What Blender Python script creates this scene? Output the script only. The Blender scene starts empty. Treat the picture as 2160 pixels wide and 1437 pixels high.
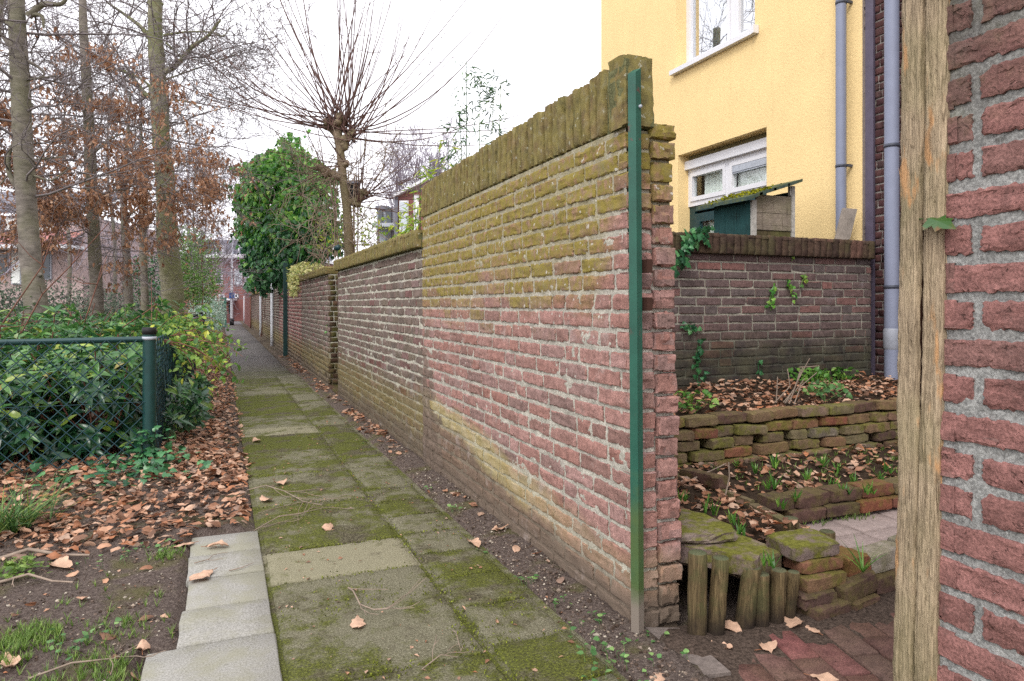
import bpy, math, random
import numpy as np
from mathutils import Vector, Matrix

random.seed(7)
RNG = np.random.default_rng(11)
SC = bpy.context.scene
COL = SC.collection

# ------------------------------------------------------------------ camera geometry (from the photograph)
F, CX, HY, CAMH = 1480.0, 1080.0, 642.0, 1.12
ANG = math.atan2(614.0, F)
SA, CA = math.sin(ANG), math.cos(ANG)

def ray(px, py):
    return np.array([F*SA+(px-CX)*CA, F*CA-(px-CX)*SA, HY-py])
def G(px, py, z=0.0):
    d = ray(px, py); s = (z-CAMH)/d[2]
    return np.array([d[0]*s, d[1]*s, z])
def onX(px, py, X):
    d = ray(px, py); s = X/d[0]
    return np.array([X, d[1]*s, CAMH+d[2]*s])
def onY(px, py, Y):
    d = ray(px, py); s = Y/d[1]
    return np.array([d[0]*s, Y, CAMH+d[2]*s])
def onD(px, py, D):
    d = ray(px, py); s = D/F
    return np.array([d[0]*s, d[1]*s, CAMH+d[2]*s])

def norm(v):
    v = np.asarray(v, float)
    return v/(np.linalg.norm(v)+1e-12)
def s2l(c):
    c = c/255.0
    return c/12.92 if c <= .04045 else ((c+.055)/1.055)**2.4
def C(r, g, b, k=1.0):
    return (min(1, s2l(r)*k), min(1, s2l(g)*k), min(1, s2l(b)*k), 1.0)

# ------------------------------------------------------------------ mesh builder
class MB:
    def __init__(s): s.V = []; s.T = []; s.n = 0
    def add(s, V, faces, mat=0, smooth=True):
        V = np.asarray(V, float).reshape(-1, 3)
        f = np.asarray(faces, np.int64)
        if f.size == 0: return
        s.T.append((f+s.n, mat, smooth)); s.V.append(V); s.n += len(V)
    def adds(s, V, face_groups, mat=0, smooth=True):
        V = np.asarray(V, float).reshape(-1, 3)
        for f in face_groups:
            f = np.asarray(f, np.int64)
            if f.size: s.T.append((f+s.n, mat, smooth))
        s.V.append(V); s.n += len(V)
    def box(s, a, b, mat=0):
        (x0, y0, z0), (x1, y1, z1) = a, b
        x0, x1 = min(x0, x1), max(x0, x1); y0, y1 = min(y0, y1), max(y0, y1); z0, z1 = min(z0, z1), max(z0, z1)
        V = [(x0,y0,z0),(x1,y0,z0),(x1,y1,z0),(x0,y1,z0),(x0,y0,z1),(x1,y0,z1),(x1,y1,z1),(x0,y1,z1)]
        s.add(V, [(0,3,2,1),(4,5,6,7),(0,1,5,4),(1,2,6,5),(2,3,7,6),(3,0,4,7)], mat, False)
    def hexa(s, P, mat=0):
        """8 corners: bottom ring 0-3, top ring 4-7"""
        s.add(P, [(0,3,2,1),(4,5,6,7),(0,1,5,4),(1,2,6,5),(2,3,7,6),(3,0,4,7)], mat, False)
    def prism(s, poly, z0, z1, mat=0):
        n = len(poly)
        V = [(p[0], p[1], z0) for p in poly]+[(p[0], p[1], z1) for p in poly]
        s.adds(V, [[(i, (i+1) % n, n+(i+1) % n, n+i) for i in range(n)], [tuple(range(n-1, -1, -1))], [tuple(range(n, 2*n))]], mat, False)
    def tube(s, pts, rad, sides=6, mat=0, caps=False):
        P = np.asarray(pts, float); n = len(P)
        R = np.full(n, rad, float) if np.isscalar(rad) else np.asarray(rad, float)
        T = np.empty_like(P); T[1:-1] = P[2:]-P[:-2]; T[0] = P[1]-P[0]; T[-1] = P[-1]-P[-2]
        T /= (np.linalg.norm(T, axis=1, keepdims=True)+1e-12)
        m = np.abs(T).mean(0); ref = np.zeros(3); ref[int(np.argmin(m))] = 1
        U = np.cross(T, ref); U /= (np.linalg.norm(U, axis=1, keepdims=True)+1e-12)
        W = np.cross(T, U)
        a = np.arange(sides)*2*math.pi/sides
        V = P[:, None, :]+R[:, None, None]*(np.cos(a)[None, :, None]*U[:, None, :]+np.sin(a)[None, :, None]*W[:, None, :])
        i = np.arange(n-1)[:, None]*sides; j = np.arange(sides)[None, :]; k = (j+1) % sides
        f = np.stack([i+j, i+k, i+sides+k, i+sides+j], -1).reshape(-1, 4)
        g = [f]
        if caps: g += [[tuple(range(sides))[::-1]], [tuple((n-1)*sides+q for q in range(sides))]]
        s.adds(V.reshape(-1, 3), g, mat, True)
    def build(s, name, mats, parent=None, org=None, xf=None, sharp=None):
        V = np.concatenate(s.V)
        if xf is not None: V = xf(V)
        if org is None:
            org = ORG[parent.name] if parent is not None else (0, 0, 0)
        V = V-np.asarray(org, float)
        me = bpy.data.meshes.new(name)
        loops = np.concatenate([f.ravel() for f, m, q in s.T])
        tot = np.concatenate([np.full(len(f), f.shape[1]) for f, m, q in s.T])
        mi = np.concatenate([np.full(len(f), m) for f, m, q in s.T])
        sm = np.concatenate([np.full(len(f), q) for f, m, q in s.T])
        st = np.concatenate([[0], np.cumsum(tot)[:-1]])
        me.vertices.add(len(V)); me.vertices.foreach_set('co', V.ravel().astype(np.float32))
        me.loops.add(len(loops)); me.loops.foreach_set('vertex_index', loops.astype(np.int32))
        me.polygons.add(len(tot)); me.polygons.foreach_set('loop_start', st.astype(np.int32))
        for m in (mats if isinstance(mats, (list, tuple)) else [mats]): me.materials.append(m)
        me.polygons.foreach_set('material_index', mi.astype(np.int32))
        me.polygons.foreach_set('use_smooth', sm.astype(bool))
        me.update(calc_edges=True); me.validate()
        if sharp: me.set_sharp_from_angle(angle=math.radians(sharp))
        o = bpy.data.objects.new(name, me); COL.objects.link(o)
        if parent is not None:
            o.parent = parent; ORG[o.name] = tuple(org)
        else:
            o.location = tuple(org); ORG[o.name] = tuple(org)
        return o

ORG = {}
def tag(o, label, cat, group=None):
    o['label'] = label; o['category'] = cat
    if group: o['group'] = group
    return o
def thing(name, label, cat, loc=(0, 0, 0), group=None):
    o = bpy.data.objects.new(name, None); COL.objects.link(o)
    o.location = tuple(float(v) for v in loc); ORG[o.name] = tuple(float(v) for v in loc); o.empty_display_size = .1
    return tag(o, label, cat, group)
def struct(o): o['kind'] = 'structure'; return o
def stuff(o, label=None, cat=None):
    o['kind'] = 'stuff'
    if label: o['label'] = label; o['category'] = cat
    return o

# ------------------------------------------------------------------ shapes
def sgrid(nu, nw, k=2):
    """smooth random field on an (nw+1, nu+1) grid, about -1..1"""
    a = RNG.normal(0, 1, (k+2, k+2))
    x = np.linspace(0, k+.999, nu+1); y = np.linspace(0, k+.999, nw+1)
    xi = x.astype(int); yi = y.astype(int); fx = x-xi; fy = y-yi
    fx = fx*fx*(3-2*fx); fy = fy*fy*(3-2*fy)
    xi2 = np.minimum(xi+1, k+1); yi2 = np.minimum(yi+1, k+1)
    A = a[yi][:, xi]*(1-fx)+a[yi][:, xi2]*fx
    B = a[yi2][:, xi]*(1-fx)+a[yi2][:, xi2]*fx
    return (A*(1-fy[:, None])+B*fy[:, None])*.6

_BF = {}
def brick(mb, o, u, w, n, L, Hh, dep, nu, nw, amp=.003, mat=0, rnd=.0032, jit=.0032):
    """rough-faced brick: face in the (u, w) plane with its lower corner at o, facing n, going back dep"""
    key = (nu, nw)
    if key not in _BF:
        idx = np.arange((nu+1)*(nw+1)).reshape(nw+1, nu+1)
        q = np.stack([idx[:-1, :-1], idx[:-1, 1:], idx[1:, 1:], idx[1:, :-1]], -1).reshape(-1, 4)
        ring = np.concatenate([idx[0, :], idx[1:, -1], idx[-1, :-1][::-1], idx[1:-1, 0][::-1]])
        m = len(ring); b0 = (nu+1)*(nw+1)
        i = np.arange(m); j = (i+1) % m
        sk = np.stack([ring[j], ring[i], b0+i, b0+j], -1)
        inner = np.zeros((nw+1, nu+1), bool); inner[1:-1, 1:-1] = True
        _BF[key] = (q, ring, sk, inner)
    q, ring, sk, inner = _BF[key]
    X, Z = np.meshgrid(np.linspace(0, L, nu+1), np.linspace(0, Hh, nw+1))
    if nu > 2:
        e = min(.005, L*.2); f = np.linspace(0, 1, nu+1); X = X.copy()
        X[:, 1] = e; X[:, -2] = L-e
        e = min(.005, Hh*.2); Z = Z.copy(); Z[1, :] = e; Z[-2, :] = Hh-e
    X = X+RNG.normal(0, jit*.5, X.shape); Z = Z+RNG.normal(0, jit*.5, Z.shape)
    D = np.zeros_like(X)
    if nu > 2:
        D = amp*(sgrid(nu, nw, 2)+.6*sgrid(nu, nw, max(2, nu//2)))
        if random.random() < .4:
            D += amp*.8*np.minimum(0, sgrid(nu, nw, 3)-.2)
        D[~inner] -= rnd
        for _ in range(RNG.integers(0, 4)):
            cx_, cz_ = RNG.choice([0, L]), RNG.choice([0, Hh])
            if RNG.uniform() < .5: cx_ = RNG.uniform(0, L)
            rr_ = RNG.uniform(.008, .022); q_ = np.clip(1-np.hypot(X-cx_, Z-cz_)/rr_, 0, 1); D -= q_*RNG.uniform(.003, .009)
    else:
        D += amp*random.uniform(-1, 1)
    D += amp*.6*random.uniform(-1, 1)
    o = np.asarray(o, float); u = np.asarray(u, float); w = np.asarray(w, float); n = np.asarray(n, float)
    V = (o+X[..., None]*u+Z[..., None]*w+D[..., None]*n).reshape(-1, 3)
    B = V[ring]-n*(dep)
    mb.adds(np.concatenate([V, B]), [q, sk], mat, True)

def courses(mb, P0, u, n, length, zs, h, L, joint, nu, nw, dep=.03, amp=.003, mat=0, head=.3, keep=None, jl=.003, startoff=None, rnd=.0032):
    """brick courses on a vertical face: P0 start at bottom, u along, courses at heights zs"""
    u = np.asarray(u, float); n = np.asarray(n, float); up = np.array([0, 0, 1.0])
    hl = (L-joint)/2
    for ci, z in enumerate(zs):
        x = -random.uniform(0, L) if startoff is None else startoff[ci % len(startoff)]
        wob = random.uniform(-.001, .001)
        while x < length:
            l = hl if random.random() < head else L
            l += random.uniform(-jl, jl)
            a, b = max(x, 0), min(x+l, length)
            if b-a > .025:
                hh = h-joint+random.uniform(-.003, .003)
                ok = keep is None or keep((a+b)/2, z)
                if ok:
                    brick(mb, np.asarray(P0, float)+u*a+up*(z+wob+random.uniform(-.0015, .0015)), u, up, n, b-a, hh, dep,
                          max(1, int(nu*max(.4, (b-a)/L))) if nu > 2 else nu, nw, amp, mat, rnd)
            x += l+joint

def mortar_face(mb, o, u, w, n, L, Hh, step=.022, amp=.0022, mat=1):
    nu = max(2, int(L/step)); nw = max(2, int(Hh/step))
    X, Z = np.meshgrid(np.linspace(0, L, nu+1), np.linspace(0, Hh, nw+1))
    D = RNG.normal(0, amp*.8, X.shape)+amp*2.2*np.clip(sgrid(nu, nw, max(3, int(L/.06)))-.35, -.3, 2)+amp*.8*np.sin(X*9+Z*4)*np.sin(Z*13)
    V = np.asarray(o, float)+X[..., None]*np.asarray(u, float)+Z[..., None]*np.asarray(w, float)+D[..., None]*np.asarray(n, float)
    i = np.arange((nu+1)*(nw+1)).reshape(nw+1, nu+1)
    mb.add(V, np.stack([i[:-1, :-1], i[:-1, 1:], i[1:, 1:], i[1:, :-1]], -1).reshape(-1, 4), mat, True)

# leaf templates -------------------------------------------------------------
def leaf_grid(nl=5, ratio=.5, fold=.15, curl=.2, wave=.04, point=.8, seed=0):
    r = np.random.default_rng(seed)
    t = np.linspace(0, 1, nl+1)
    w = .5*ratio*np.sin(math.pi*t**point)**.85; w[0] = w[-1] = .012
    V = []
    for i in range(nl+1):
        for v in (-1, 0, 1):
            z = fold*abs(v)*w[i]*2+curl*(t[i]**2)*-1+r.normal(0, wave)*(0 if v == 0 else 1)
            V.append((t[i], v*w[i], z))
    Fq = []
    for i in range(nl):
        a = 3*i
        Fq += [(a, a+1, a+4, a+3), (a+1, a+2, a+5, a+4)]
    return np.array(V), np.array(Fq)
def curl_leaf(nl=5, ratio=.55, seed=0):
    """dry leaf, rolled about its long axis and bent"""
    r = np.random.default_rng(seed)
    t = np.linspace(0, 1, nl+1)
    w = .5*ratio*np.sin(math.pi*t**.8)**.8*r.uniform(.72, 1.15, nl+1); w[0] = w[-1] = .015
    k = r.uniform(-3.5, 3.5); bend = r.uniform(-.7, .7); tw = r.uniform(-1, 1)
    V = []
    vs = np.linspace(-1, 1, 5)
    for i in range(nl+1):
        for v in vs:
            y = v*w[i]; kk = k*(1+.5*r.normal(0, .3))
            a = kk*y
            yy = math.sin(a)/kk if abs(kk) > .2 else y
            zz = (1-math.cos(a))/kk if abs(kk) > .2 else 0
            th = tw*(t[i]-.5)
            yy, zz = yy*math.cos(th)-zz*math.sin(th), yy*math.sin(th)+zz*math.cos(th)
            zz += bend*((t[i]-.5)**2)*.8+r.normal(0, .028); yy += r.normal(0, .022)*abs(v)
            V.append((t[i], yy, zz))
    Fq = [(5*i+j, 5*i+j+1, 5*i+j+6, 5*i+j+5) for i in range(nl) for j in range(4)]
    V = np.array(V); V[:, 0] -= .5
    V[:, 2] -= V[:, 2].min()*.8
    return V, np.array(Fq)
def ivy_leaf(seed=0, fold=.1):
    r = np.random.default_rng(seed)
    pts = [(0, 0), (.0, .28), (.18, .46), (.36, .26), (.55, .36), (.62, .2), (1, 0), (.62, -.2), (.55, -.36), (.36, -.26), (.18, -.46), (.0, -.28)]
    V = [(.35, 0, 0)]+[(x, y, fold*abs(y)*-1.5-.15*x*x+r.normal(0, .02)) for x, y in pts]
    n = len(pts)
    return np.array(V), np.array([(0, 1+i, 1+(i+1) % n) for i in range(n)])
def diamond(ratio=.5, fold=.12):
    return np.array([(0, 0, 0), (.45, ratio*.5, fold), (1, 0, -.1), (.45, -ratio*.5, fold)]), np.array([(0, 3, 2), (0, 2, 1)])
def leaves(mb, P, A, Nn, size, temps, mat=0, smooth=False):
    """scatter leaf templates: positions P, long axes A, approximate normals Nn, sizes"""
    P = np.asarray(P, float); A = np.asarray(A, float); Nn = np.asarray(Nn, float)
    n = len(P)
    if n == 0: return
    size = np.full(n, size, float) if np.isscalar(size) else np.asarray(size, float)
    A = A/(np.linalg.norm(A, axis=1, keepdims=True)+1e-9)
    B = np.cross(Nn, A); B /= (np.linalg.norm(B, axis=1, keepdims=True)+1e-9)
    N2 = np.cross(A, B)
    which = RNG.integers(0, len(temps), n)
    for k, (tv, tf) in enumerate(temps):
        s = which == k; m = int(s.sum())
        if not m: continue
        V = P[s][:, None, :]+size[s][:, None, None]*(tv[None, :, 0:1]*A[s][:, None, :]+tv[None, :, 1:2]*B[s][:, None, :]+tv[None, :, 2:3]*N2[s][:, None, :])
        f = (tf[None, :, :]+(np.arange(m)*len(tv))[:, None, None]).reshape(-1, tf.shape[1])
        mb.add(V.reshape(-1, 3), f, mat, smooth)
def rand_dirs(n):
    v = RNG.normal(0, 1, (n, 3)); return v/np.linalg.norm(v, axis=1, keepdims=True)

def grow(mb, p, d, L, r, lvl, kids, up=.05, wig=.2, ratio=.55, tips=None, rmin=.0022, ang=(.5, 1.0), nodes=None, mat=0):
    n = 4+lvl; st = L/n
    pts = [np.array(p, float)]; d = norm(d); dirs = [d]
    for i in range(n):
        d = norm(d+RNG.normal(0, wig, 3)+np.array([0, 0, up])); pts.append(pts[-1]+d*st); dirs.append(d)
    rr = np.linspace(r, max(rmin, r*.35), n+1)
    mb.tube(pts, rr, 5 if r > .02 else (4 if r > .008 else 3), mat)
    if lvl <= 0:
        if tips is not None: tips.append((pts[-1], d, pts))
        return
    k = kids[lvl]
    for c in range(k):
        t = RNG.uniform(.2, 1.0) if c else 1.0
        q = t*n; i = min(int(q), n-1); f = q-i
        pos = pts[i]*(1-f)+pts[i+1]*f
        dd = dirs[i+1]; side = np.cross(dd, RNG.normal(0, 1, 3)); side = norm(side)
        a = RNG.uniform(*ang)
        nd = dd*math.cos(a)+side*math.sin(a)
        grow(mb, pos, nd, L*ratio*RNG.uniform(.6, 1.15)*(1.1-.35*t), max(rmin, rr[i]*.6), lvl-1, kids, up, wig, ratio, tips, rmin, ang, nodes, mat)

# ------------------------------------------------------------------ materials
class N:
    def __init__(s, name, rough=.8, spec=.3):
        s.m = bpy.data.materials.new(name); s.m.use_nodes = True
        s.nt = s.m.node_tree; s.b = s.nt.nodes['Principled BSDF']; s.o = s.nt.nodes['Material Output']
        s.b.inputs['Roughness'].default_value = rough; s.b.inputs['Specular IOR Level'].default_value = spec
        s._p = None
    def set(s, sock, v):
        if isinstance(v, bpy.types.NodeSocket): s.nt.links.new(v, sock)
        else:
            if isinstance(v, (tuple, list)) and len(v) == 3 and sock.type == 'RGBA': v = (*v, 1)
            sock.default_value = v
    def new(s, t): return s.nt.nodes.new('ShaderNode'+t)
    def geo(s):
        if s._p is None: s._p = s.new('NewGeometry')
        return s._p
    def pos(s): return s.geo().outputs['Position']
    def rnd(s): return s.geo().outputs['Random Per Island']
    def xyz(s):
        n = s.new('SeparateXYZ'); s.set(n.inputs[0], s.pos()); return n.outputs
    def xyz2(s):
        n = s.new('SeparateXYZ'); s.set(n.inputs[0], s.geo().outputs['Normal']); return n.outputs[2]
    def obj(s): return s.new('ObjectInfo').outputs['Random']
    def objco(s): return s.new('TexCoord').outputs['Object']
    def scale(s, v, k):
        n = s.new('Mapping'); s.set(n.inputs['Vector'], v); n.inputs['Scale'].default_value = k; return n.outputs[0]
    def nz(s, sc, det=4, ro=.6, vec=None, dist=0.0):
        n = s.new('TexNoise'); n.inputs['Scale'].default_value = sc; n.inputs['Detail'].default_value = det
        n.inputs['Roughness'].default_value = ro; n.inputs['Distortion'].default_value = dist
        s.set(n.inputs['Vector'], vec if vec is not None else s.pos()); return n.outputs[0]
    def vor(s, sc, feat='F1', vec=None, out='Distance'):
        n = s.new('TexVoronoi'); n.feature = feat; n.inputs['Scale'].default_value = sc
        s.set(n.inputs['Vector'], vec if vec is not None else s.pos()); return n.outputs[out]
    def ramp(s, f, stops, interp='LINEAR'):
        n = s.new('ValToRGB'); s.set(n.inputs[0], f); e = n.color_ramp.elements; n.color_ramp.interpolation = interp
        while len(e) < len(stops): e.new(.5)
        for el, (p, c) in zip(e, stops):
            el.position = p; el.color = c if not np.isscalar(c) else (c, c, c, 1)
        return n.outputs[0]
    def mix(s, f, a, b, mode='MIX'):
        n = s.new('Mix'); n.data_type = 'RGBA'; n.blend_type = mode; n.clamp_factor = True
        s.set(n.inputs[0], f); s.set(n.inputs[6], a); s.set(n.inputs[7], b); return n.outputs[2]
    def ma(s, op, a, b=0.0, c=0.0, clamp=False):
        n = s.new('Math'); n.operation = op; n.use_clamp = clamp
        s.set(n.inputs[0], a); s.set(n.inputs[1], b); s.set(n.inputs[2], c); return n.outputs[0]
    def mr(s, v, a, b, c=0.0, d=1.0, smooth=True):
        n = s.new('MapRange'); n.interpolation_type = 'SMOOTHSTEP' if smooth else 'LINEAR'
        for i, x in enumerate((v, a, b, c, d)): s.set(n.inputs[i], x)
        return n.outputs[0]
    def bump(s, h, strength=.5, dist=.005, nrm=None):
        n = s.new('Bump'); n.inputs['Strength'].default_value = strength; n.inputs['Distance'].default_value = dist
        s.set(n.inputs['Height'], h)
        if nrm is not None: s.set(n.inputs['Normal'], nrm)
        return n.outputs[0]
    def done(s, col=None, nrm=None, rough=None):
        if col is not None: s.set(s.b.inputs['Base Color'], col)
        if nrm is not None: s.set(s.b.inputs['Normal'], nrm)
        if rough is not None: s.set(s.b.inputs['Roughness'], rough)
        return s.m
    def translucent(s, col, k=.3):
        t = s.new('BsdfTranslucent'); s.set(t.inputs[0], col)
        x = s.new('MixShader'); x.inputs[0].default_value = k
        s.nt.links.new(s.b.outputs[0], x.inputs[1]); s.nt.links.new(t.outputs[0], x.inputs[2])
        s.nt.links.new(x.outputs[0], s.o.inputs['Surface'])
    def vary(s, col, sc=30, lo=.75, hi=1.2, det=5):
        f = s.nz(sc, det)
        k = s.mr(f, .3, .7, lo, hi, False)
        n = s.new('CombineColor'); 
        for i in range(3): s.set(n.inputs[i], k)
        return s.mix(1.0, col, n.outputs[0], 'MULTIPLY')

def brick_mat(name, stops, extra=None, rough=.9, pit=.5, bs=.5):
    k = N(name, rough, .2)
    col = k.ramp(k.rnd(), stops)
    col = k.vary(col, 28, .7, 1.28); col = k.vary(col, 170, .62, 1.38, 4)
    fine = k.nz(170, 5, .75); mid = k.nz(45, 6, .65, dist=1.2)
    crack = k.mr(k.nz(26, 7, .7, dist=2.0), .335, .40, 1, 0)
    col = k.mix(k.ma('MULTIPLY', crack, pit), col, C(52, 44, 38))
    if extra: col = extra(k, col)
    h = k.ma('ADD', k.ma('MULTIPLY', fine, .9), k.ma('ADD', k.ma('MULTIPLY', mid, .5), k.ma('MULTIPLY', crack, -.9)))
    return k.done(col, k.bump(h, bs, .007))
def mortar_mat(name, c0, c1, extra=None, bs=.6):
    k = N(name, .95, .15)
    f = k.nz(130, 5, .75); g = k.nz(22, 5, .6)
    col = k.ramp(f, [(.36, c0), (.62, c1)]); col = k.vary(col, 14, .72, 1.15); col = k.vary(col, 230, .74, 1.26, 3)
    if extra: col = extra(k, col)
    h = k.ma('ADD', k.ma('MULTIPLY', f, .6), k.ma('MULTIPLY', g, 1.2))
    return k.done(col, k.bump(h, bs, .008))
def plain(name, col, rough=.6, spec=.3, var=(20, .85, 1.12), bump=None, metal=0):
    k = N(name, rough, spec)
    c = k.vary(col, *var) if var else col
    if metal: k.b.inputs['Metallic'].default_value = metal
    nrm = k.bump(k.nz(bump[0], 4), bump[1], bump[2]) if bump else None
    return k.done(c, nrm)
def leaf_mat(name, stops, rough=.45, trans=.25, spec=.4, big=None):
    k = N(name, rough, spec)
    col = k.ramp(k.rnd(), stops)
    col = k.vary(col, 40, .8, 1.2, 3)
    if big: col = k.vary(col, *big)
    k.done(col); k.translucent(col, trans)
    return k.m

# weathering of the tall alley wall: yellow lichen above, pale band and dark grime at the foot
def tall_extra(strength=1.0, coping=False):
    def f(k, col):
        x, y, z = k.xyz()
        n = k.ma('SUBTRACT', k.nz(2.2, 6, .65), .5); n2 = k.ma('SUBTRACT', k.nz(9, 5, .6), .5)
        near = k.mr(y, 2.35, 2.0, 0, .34)
        zz = k.ma('ADD', k.ma('ADD', z, k.ma('MULTIPLY', n, .5)), k.ma('MULTIPLY', n2, .22))
        zz = k.ma('SUBTRACT', zz, near)
        zz = k.ma('ADD', zz, k.ma('MULTIPLY', k.ma('SUBTRACT', k.rnd(), .5), .2))
        lich = k.ma('MULTIPLY', k.mr(zz, .98, 1.34), k.mr(k.nz(26, 5, .65), .32, .55, .35, .97))
        lcol = k.ramp(k.nz(17, 5), [(.3, C(112, 102, 54)), (.5, C(142, 128, 60)), (.7, C(132, 124, 82))])
        col = k.mix(k.ma('MULTIPLY', lich, strength), col, lcol)
        # pale yellow-white bloom above the grime, growing towards the far end
        a = k.mr(y, 2.3, 4.4, .0, .26, False)
        zb = k.ma('SUBTRACT', k.ma('ADD', z, k.ma('MULTIPLY', n, .25)), a)
        bloom = k.ma('MULTIPLY', k.ma('MULTIPLY', k.mr(zb, .05, .12), k.mr(zb, .3, .2)), k.mr(y, 2.3, 3.4, .35, 1))
        bcol = k.ramp(k.nz(11, 4), [(.35, C(158, 148, 92)), (.6, C(178, 170, 128))])
        col = k.mix(k.ma('MULTIPLY', bloom, .75*strength), col, bcol)
        grime = k.mr(zb, .16, .05)
        gcol = k.ramp(k.nz(13, 4), [(.3, C(98, 84, 70)), (.7, C(126, 110, 90))])
        col = k.mix(k.ma('MULTIPLY', grime, .82), col, gcol)
        dust = k.mr(k.ma('ADD', z, k.ma('MULTIPLY', n, .1)), .19, .05)
        col = k.mix(k.ma('MULTIPLY', dust, .85), col, C(112, 99, 87))
        lim = k.ma('MULTIPLY_ADD', k.ma('SUBTRACT', 1.15, z), -.52, 4.83)
        tooth = k.ma('MULTIPLY', k.mr(k.ma('ADD', y, k.ma('MULTIPLY', k.ma('SUBTRACT', k.rnd(), .5), .3)), lim, k.ma('ADD', lim, .05)), k.mr(z, 1.2, 1.05))
        col = k.mix(k.ma('MULTIPLY', tooth, .8), col, k.ramp(k.nz(12, 4), [(.3, C(96, 84, 74)), (.7, C(128, 112, 100))]))
        wh = k.ma('MULTIPLY', k.mr(k.nz(5.5, 6, .7), .56, .70), k.mr(zz, 1.25, 1.0))
        col = k.mix(k.ma('MULTIPLY', wh, .5), col, C(172, 158, 152))
        sp = k.ma('MULTIPLY', k.mr(k.nz(34, 3, .5), .66, .71), k.mr(zz, .7, .95))
        col = k.mix(k.ma('MULTIPLY', sp, .75), col, C(205, 200, 190))
        return col
    return f
def low_extra(k, col):
    x, y, z = k.xyz()
    n = k.ma('SUBTRACT', k.nz(3, 6, .65), .5)
    zz = k.ma('ADD', z, k.ma('MULTIPLY', n, .45))
    green = k.ma('MULTIPLY', k.mr(zz, .62, .3), .6)
    col = k.mix(green, col, C(128, 116, 66))
    dust = k.mr(zz, .26, .08)
    col = k.mix(k.ma('MULTIPLY', dust, .8), col, C(104, 92, 82))
    bl = k.mr(k.nz(5, 5, .65), .56, .7)
    return k.mix(k.ma('MULTIPLY', bl, .35), col, C(150, 142, 138))
def garden_extra(k, col):
    x, y, z = k.xyz()
    n = k.ma('SUBTRACT', k.nz(2.5, 6, .65), .5)
    zz = k.ma('ADD', z, k.ma('MULTIPLY', n, .35))
    lowg = k.mr(zz, .98, .68)
    col = k.mix(k.ma('MULTIPLY', lowg, .8), col, k.ramp(k.nz(7, 4), [(.35, C(36, 38, 36)), (.65, C(72, 74, 54))]))
    wht = k.ma('MULTIPLY', k.mr(k.nz(4, 6, .7), .57, .68), k.mr(zz, .85, 1.2))
    return k.mix(k.ma('MULTIPLY', wht, .45), col, C(168, 160, 164))
def near_extra(k, col):
    x, y, z = k.xyz()
    zz = k.ma('ADD', z, k.ma('MULTIPLY', k.ma('SUBTRACT', k.nz(3.5, 6, .7), .5), 1.1))
    col = k.mix(k.ma('MULTIPLY', k.mr(zz, 1.3, 1.75), .6), col, k.ramp(k.nz(20, 5), [(.35, C(58, 52, 48)), (.55, C(86, 80, 66)), (.7, C(94, 96, 62))]))
    return k.mix(k.ma('MULTIPLY', k.mr(k.nz(6, 6, .7), .55, .68), .35), col, C(92, 82, 78))
def moss_extra(amount=.6, c=(112, 116, 44)):
    def f(k, col):
        m = k.ma('MULTIPLY', k.mr(k.nz(7, 6, .65), .4, .62), amount)
        return k.mix(m, col, k.ramp(k.nz(60, 3), [(.3, C(*c, .7)), (.7, C(*c, 1.15))]))
    return f

RED = [(0, C(136, 106, 98)), (.25, C(162, 124, 116)), (.5, C(150, 110, 100)), (.75, C(166, 132, 126)), (1, C(130, 106, 100))]
M = {}
M['brick_tall'] = brick_mat('weathered red brick', RED, tall_extra())
M['mortar_tall'] = mortar_mat('pale grey mortar', C(148, 144, 132), C(202, 198, 186), tall_extra(.55))
def cope_x(k, col):
    m = k.mr(k.nz(14, 5, .6), .3, .6, .4, .9)
    col = k.mix(m, col, k.ramp(k.nz(24, 4), [(.3, C(96, 92, 60)), (.55, C(132, 122, 70)), (.75, C(142, 138, 106))]))
    return k.mix(k.ma('MULTIPLY', k.mr(k.nz(40, 3), .64, .7), .6), col, C(188, 188, 170))
M['brick_cope'] = brick_mat('lichen covered coping brick', [(0, C(112, 92, 72)), (.5, C(128, 100, 78)), (1, C(104, 92, 70))], cope_x)
M['mortar_cope'] = mortar_mat('mossy coping mortar', C(70, 72, 46), C(118, 118, 84))
M['brick_low'] = brick_mat('grey brown brick', [(0, C(104, 92, 84)), (.3, C(122, 106, 98)), (.6, C(112, 100, 88)), (.85, C(130, 108, 104)), (1, C(112, 76, 72))], low_extra)
M['mortar_low'] = mortar_mat('pale lime mortar', C(160, 156, 140), C(212, 208, 194), low_extra)
M['brick_red'] = brick_mat('alley red brick', [(0, C(142, 104, 98)), (.4, C(164, 118, 112)), (.7, C(150, 112, 108)), (1, C(132, 104, 98))], low_extra)
M['brick_mossy'] = brick_mat('mossy reveal brick', [(0, C(70, 54, 46)), (1, C(92, 66, 54))], moss_extra(.8, (88, 90, 46)))
M['brick_near'] = brick_mat('close red brick', [(0, C(132, 94, 88)), (.4, C(154, 110, 104)), (.7, C(142, 102, 96)), (1, C(124, 96, 90))], near_extra, bs=.8)
M['mortar_near'] = mortar_mat('close grey mortar', C(118, 118, 116), C(172, 172, 168), near_extra, bs=.8)
M['brick_garden'] = brick_mat('dark garden brick', [(0, C(92, 80, 78)), (.3, C(108, 88, 86)), (.6, C(100, 90, 88)), (.9, C(118, 92, 88)), (1, C(134, 96, 90))], garden_extra)
M['mortar_garden'] = mortar_mat('garden wall mortar', C(134, 130, 118), C(178, 174, 160), garden_extra)
M['cope_garden'] = brick_mat('dark brown coping brick', [(0, C(66, 52, 46)), (.4, C(84, 66, 56)), (.7, C(76, 64, 54)), (1, C(102, 76, 66))], moss_extra(.3, (90, 92, 50)))
M['mortar_dark'] = mortar_mat('dark dirty mortar', C(50, 46, 40), C(84, 78, 68))
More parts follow.
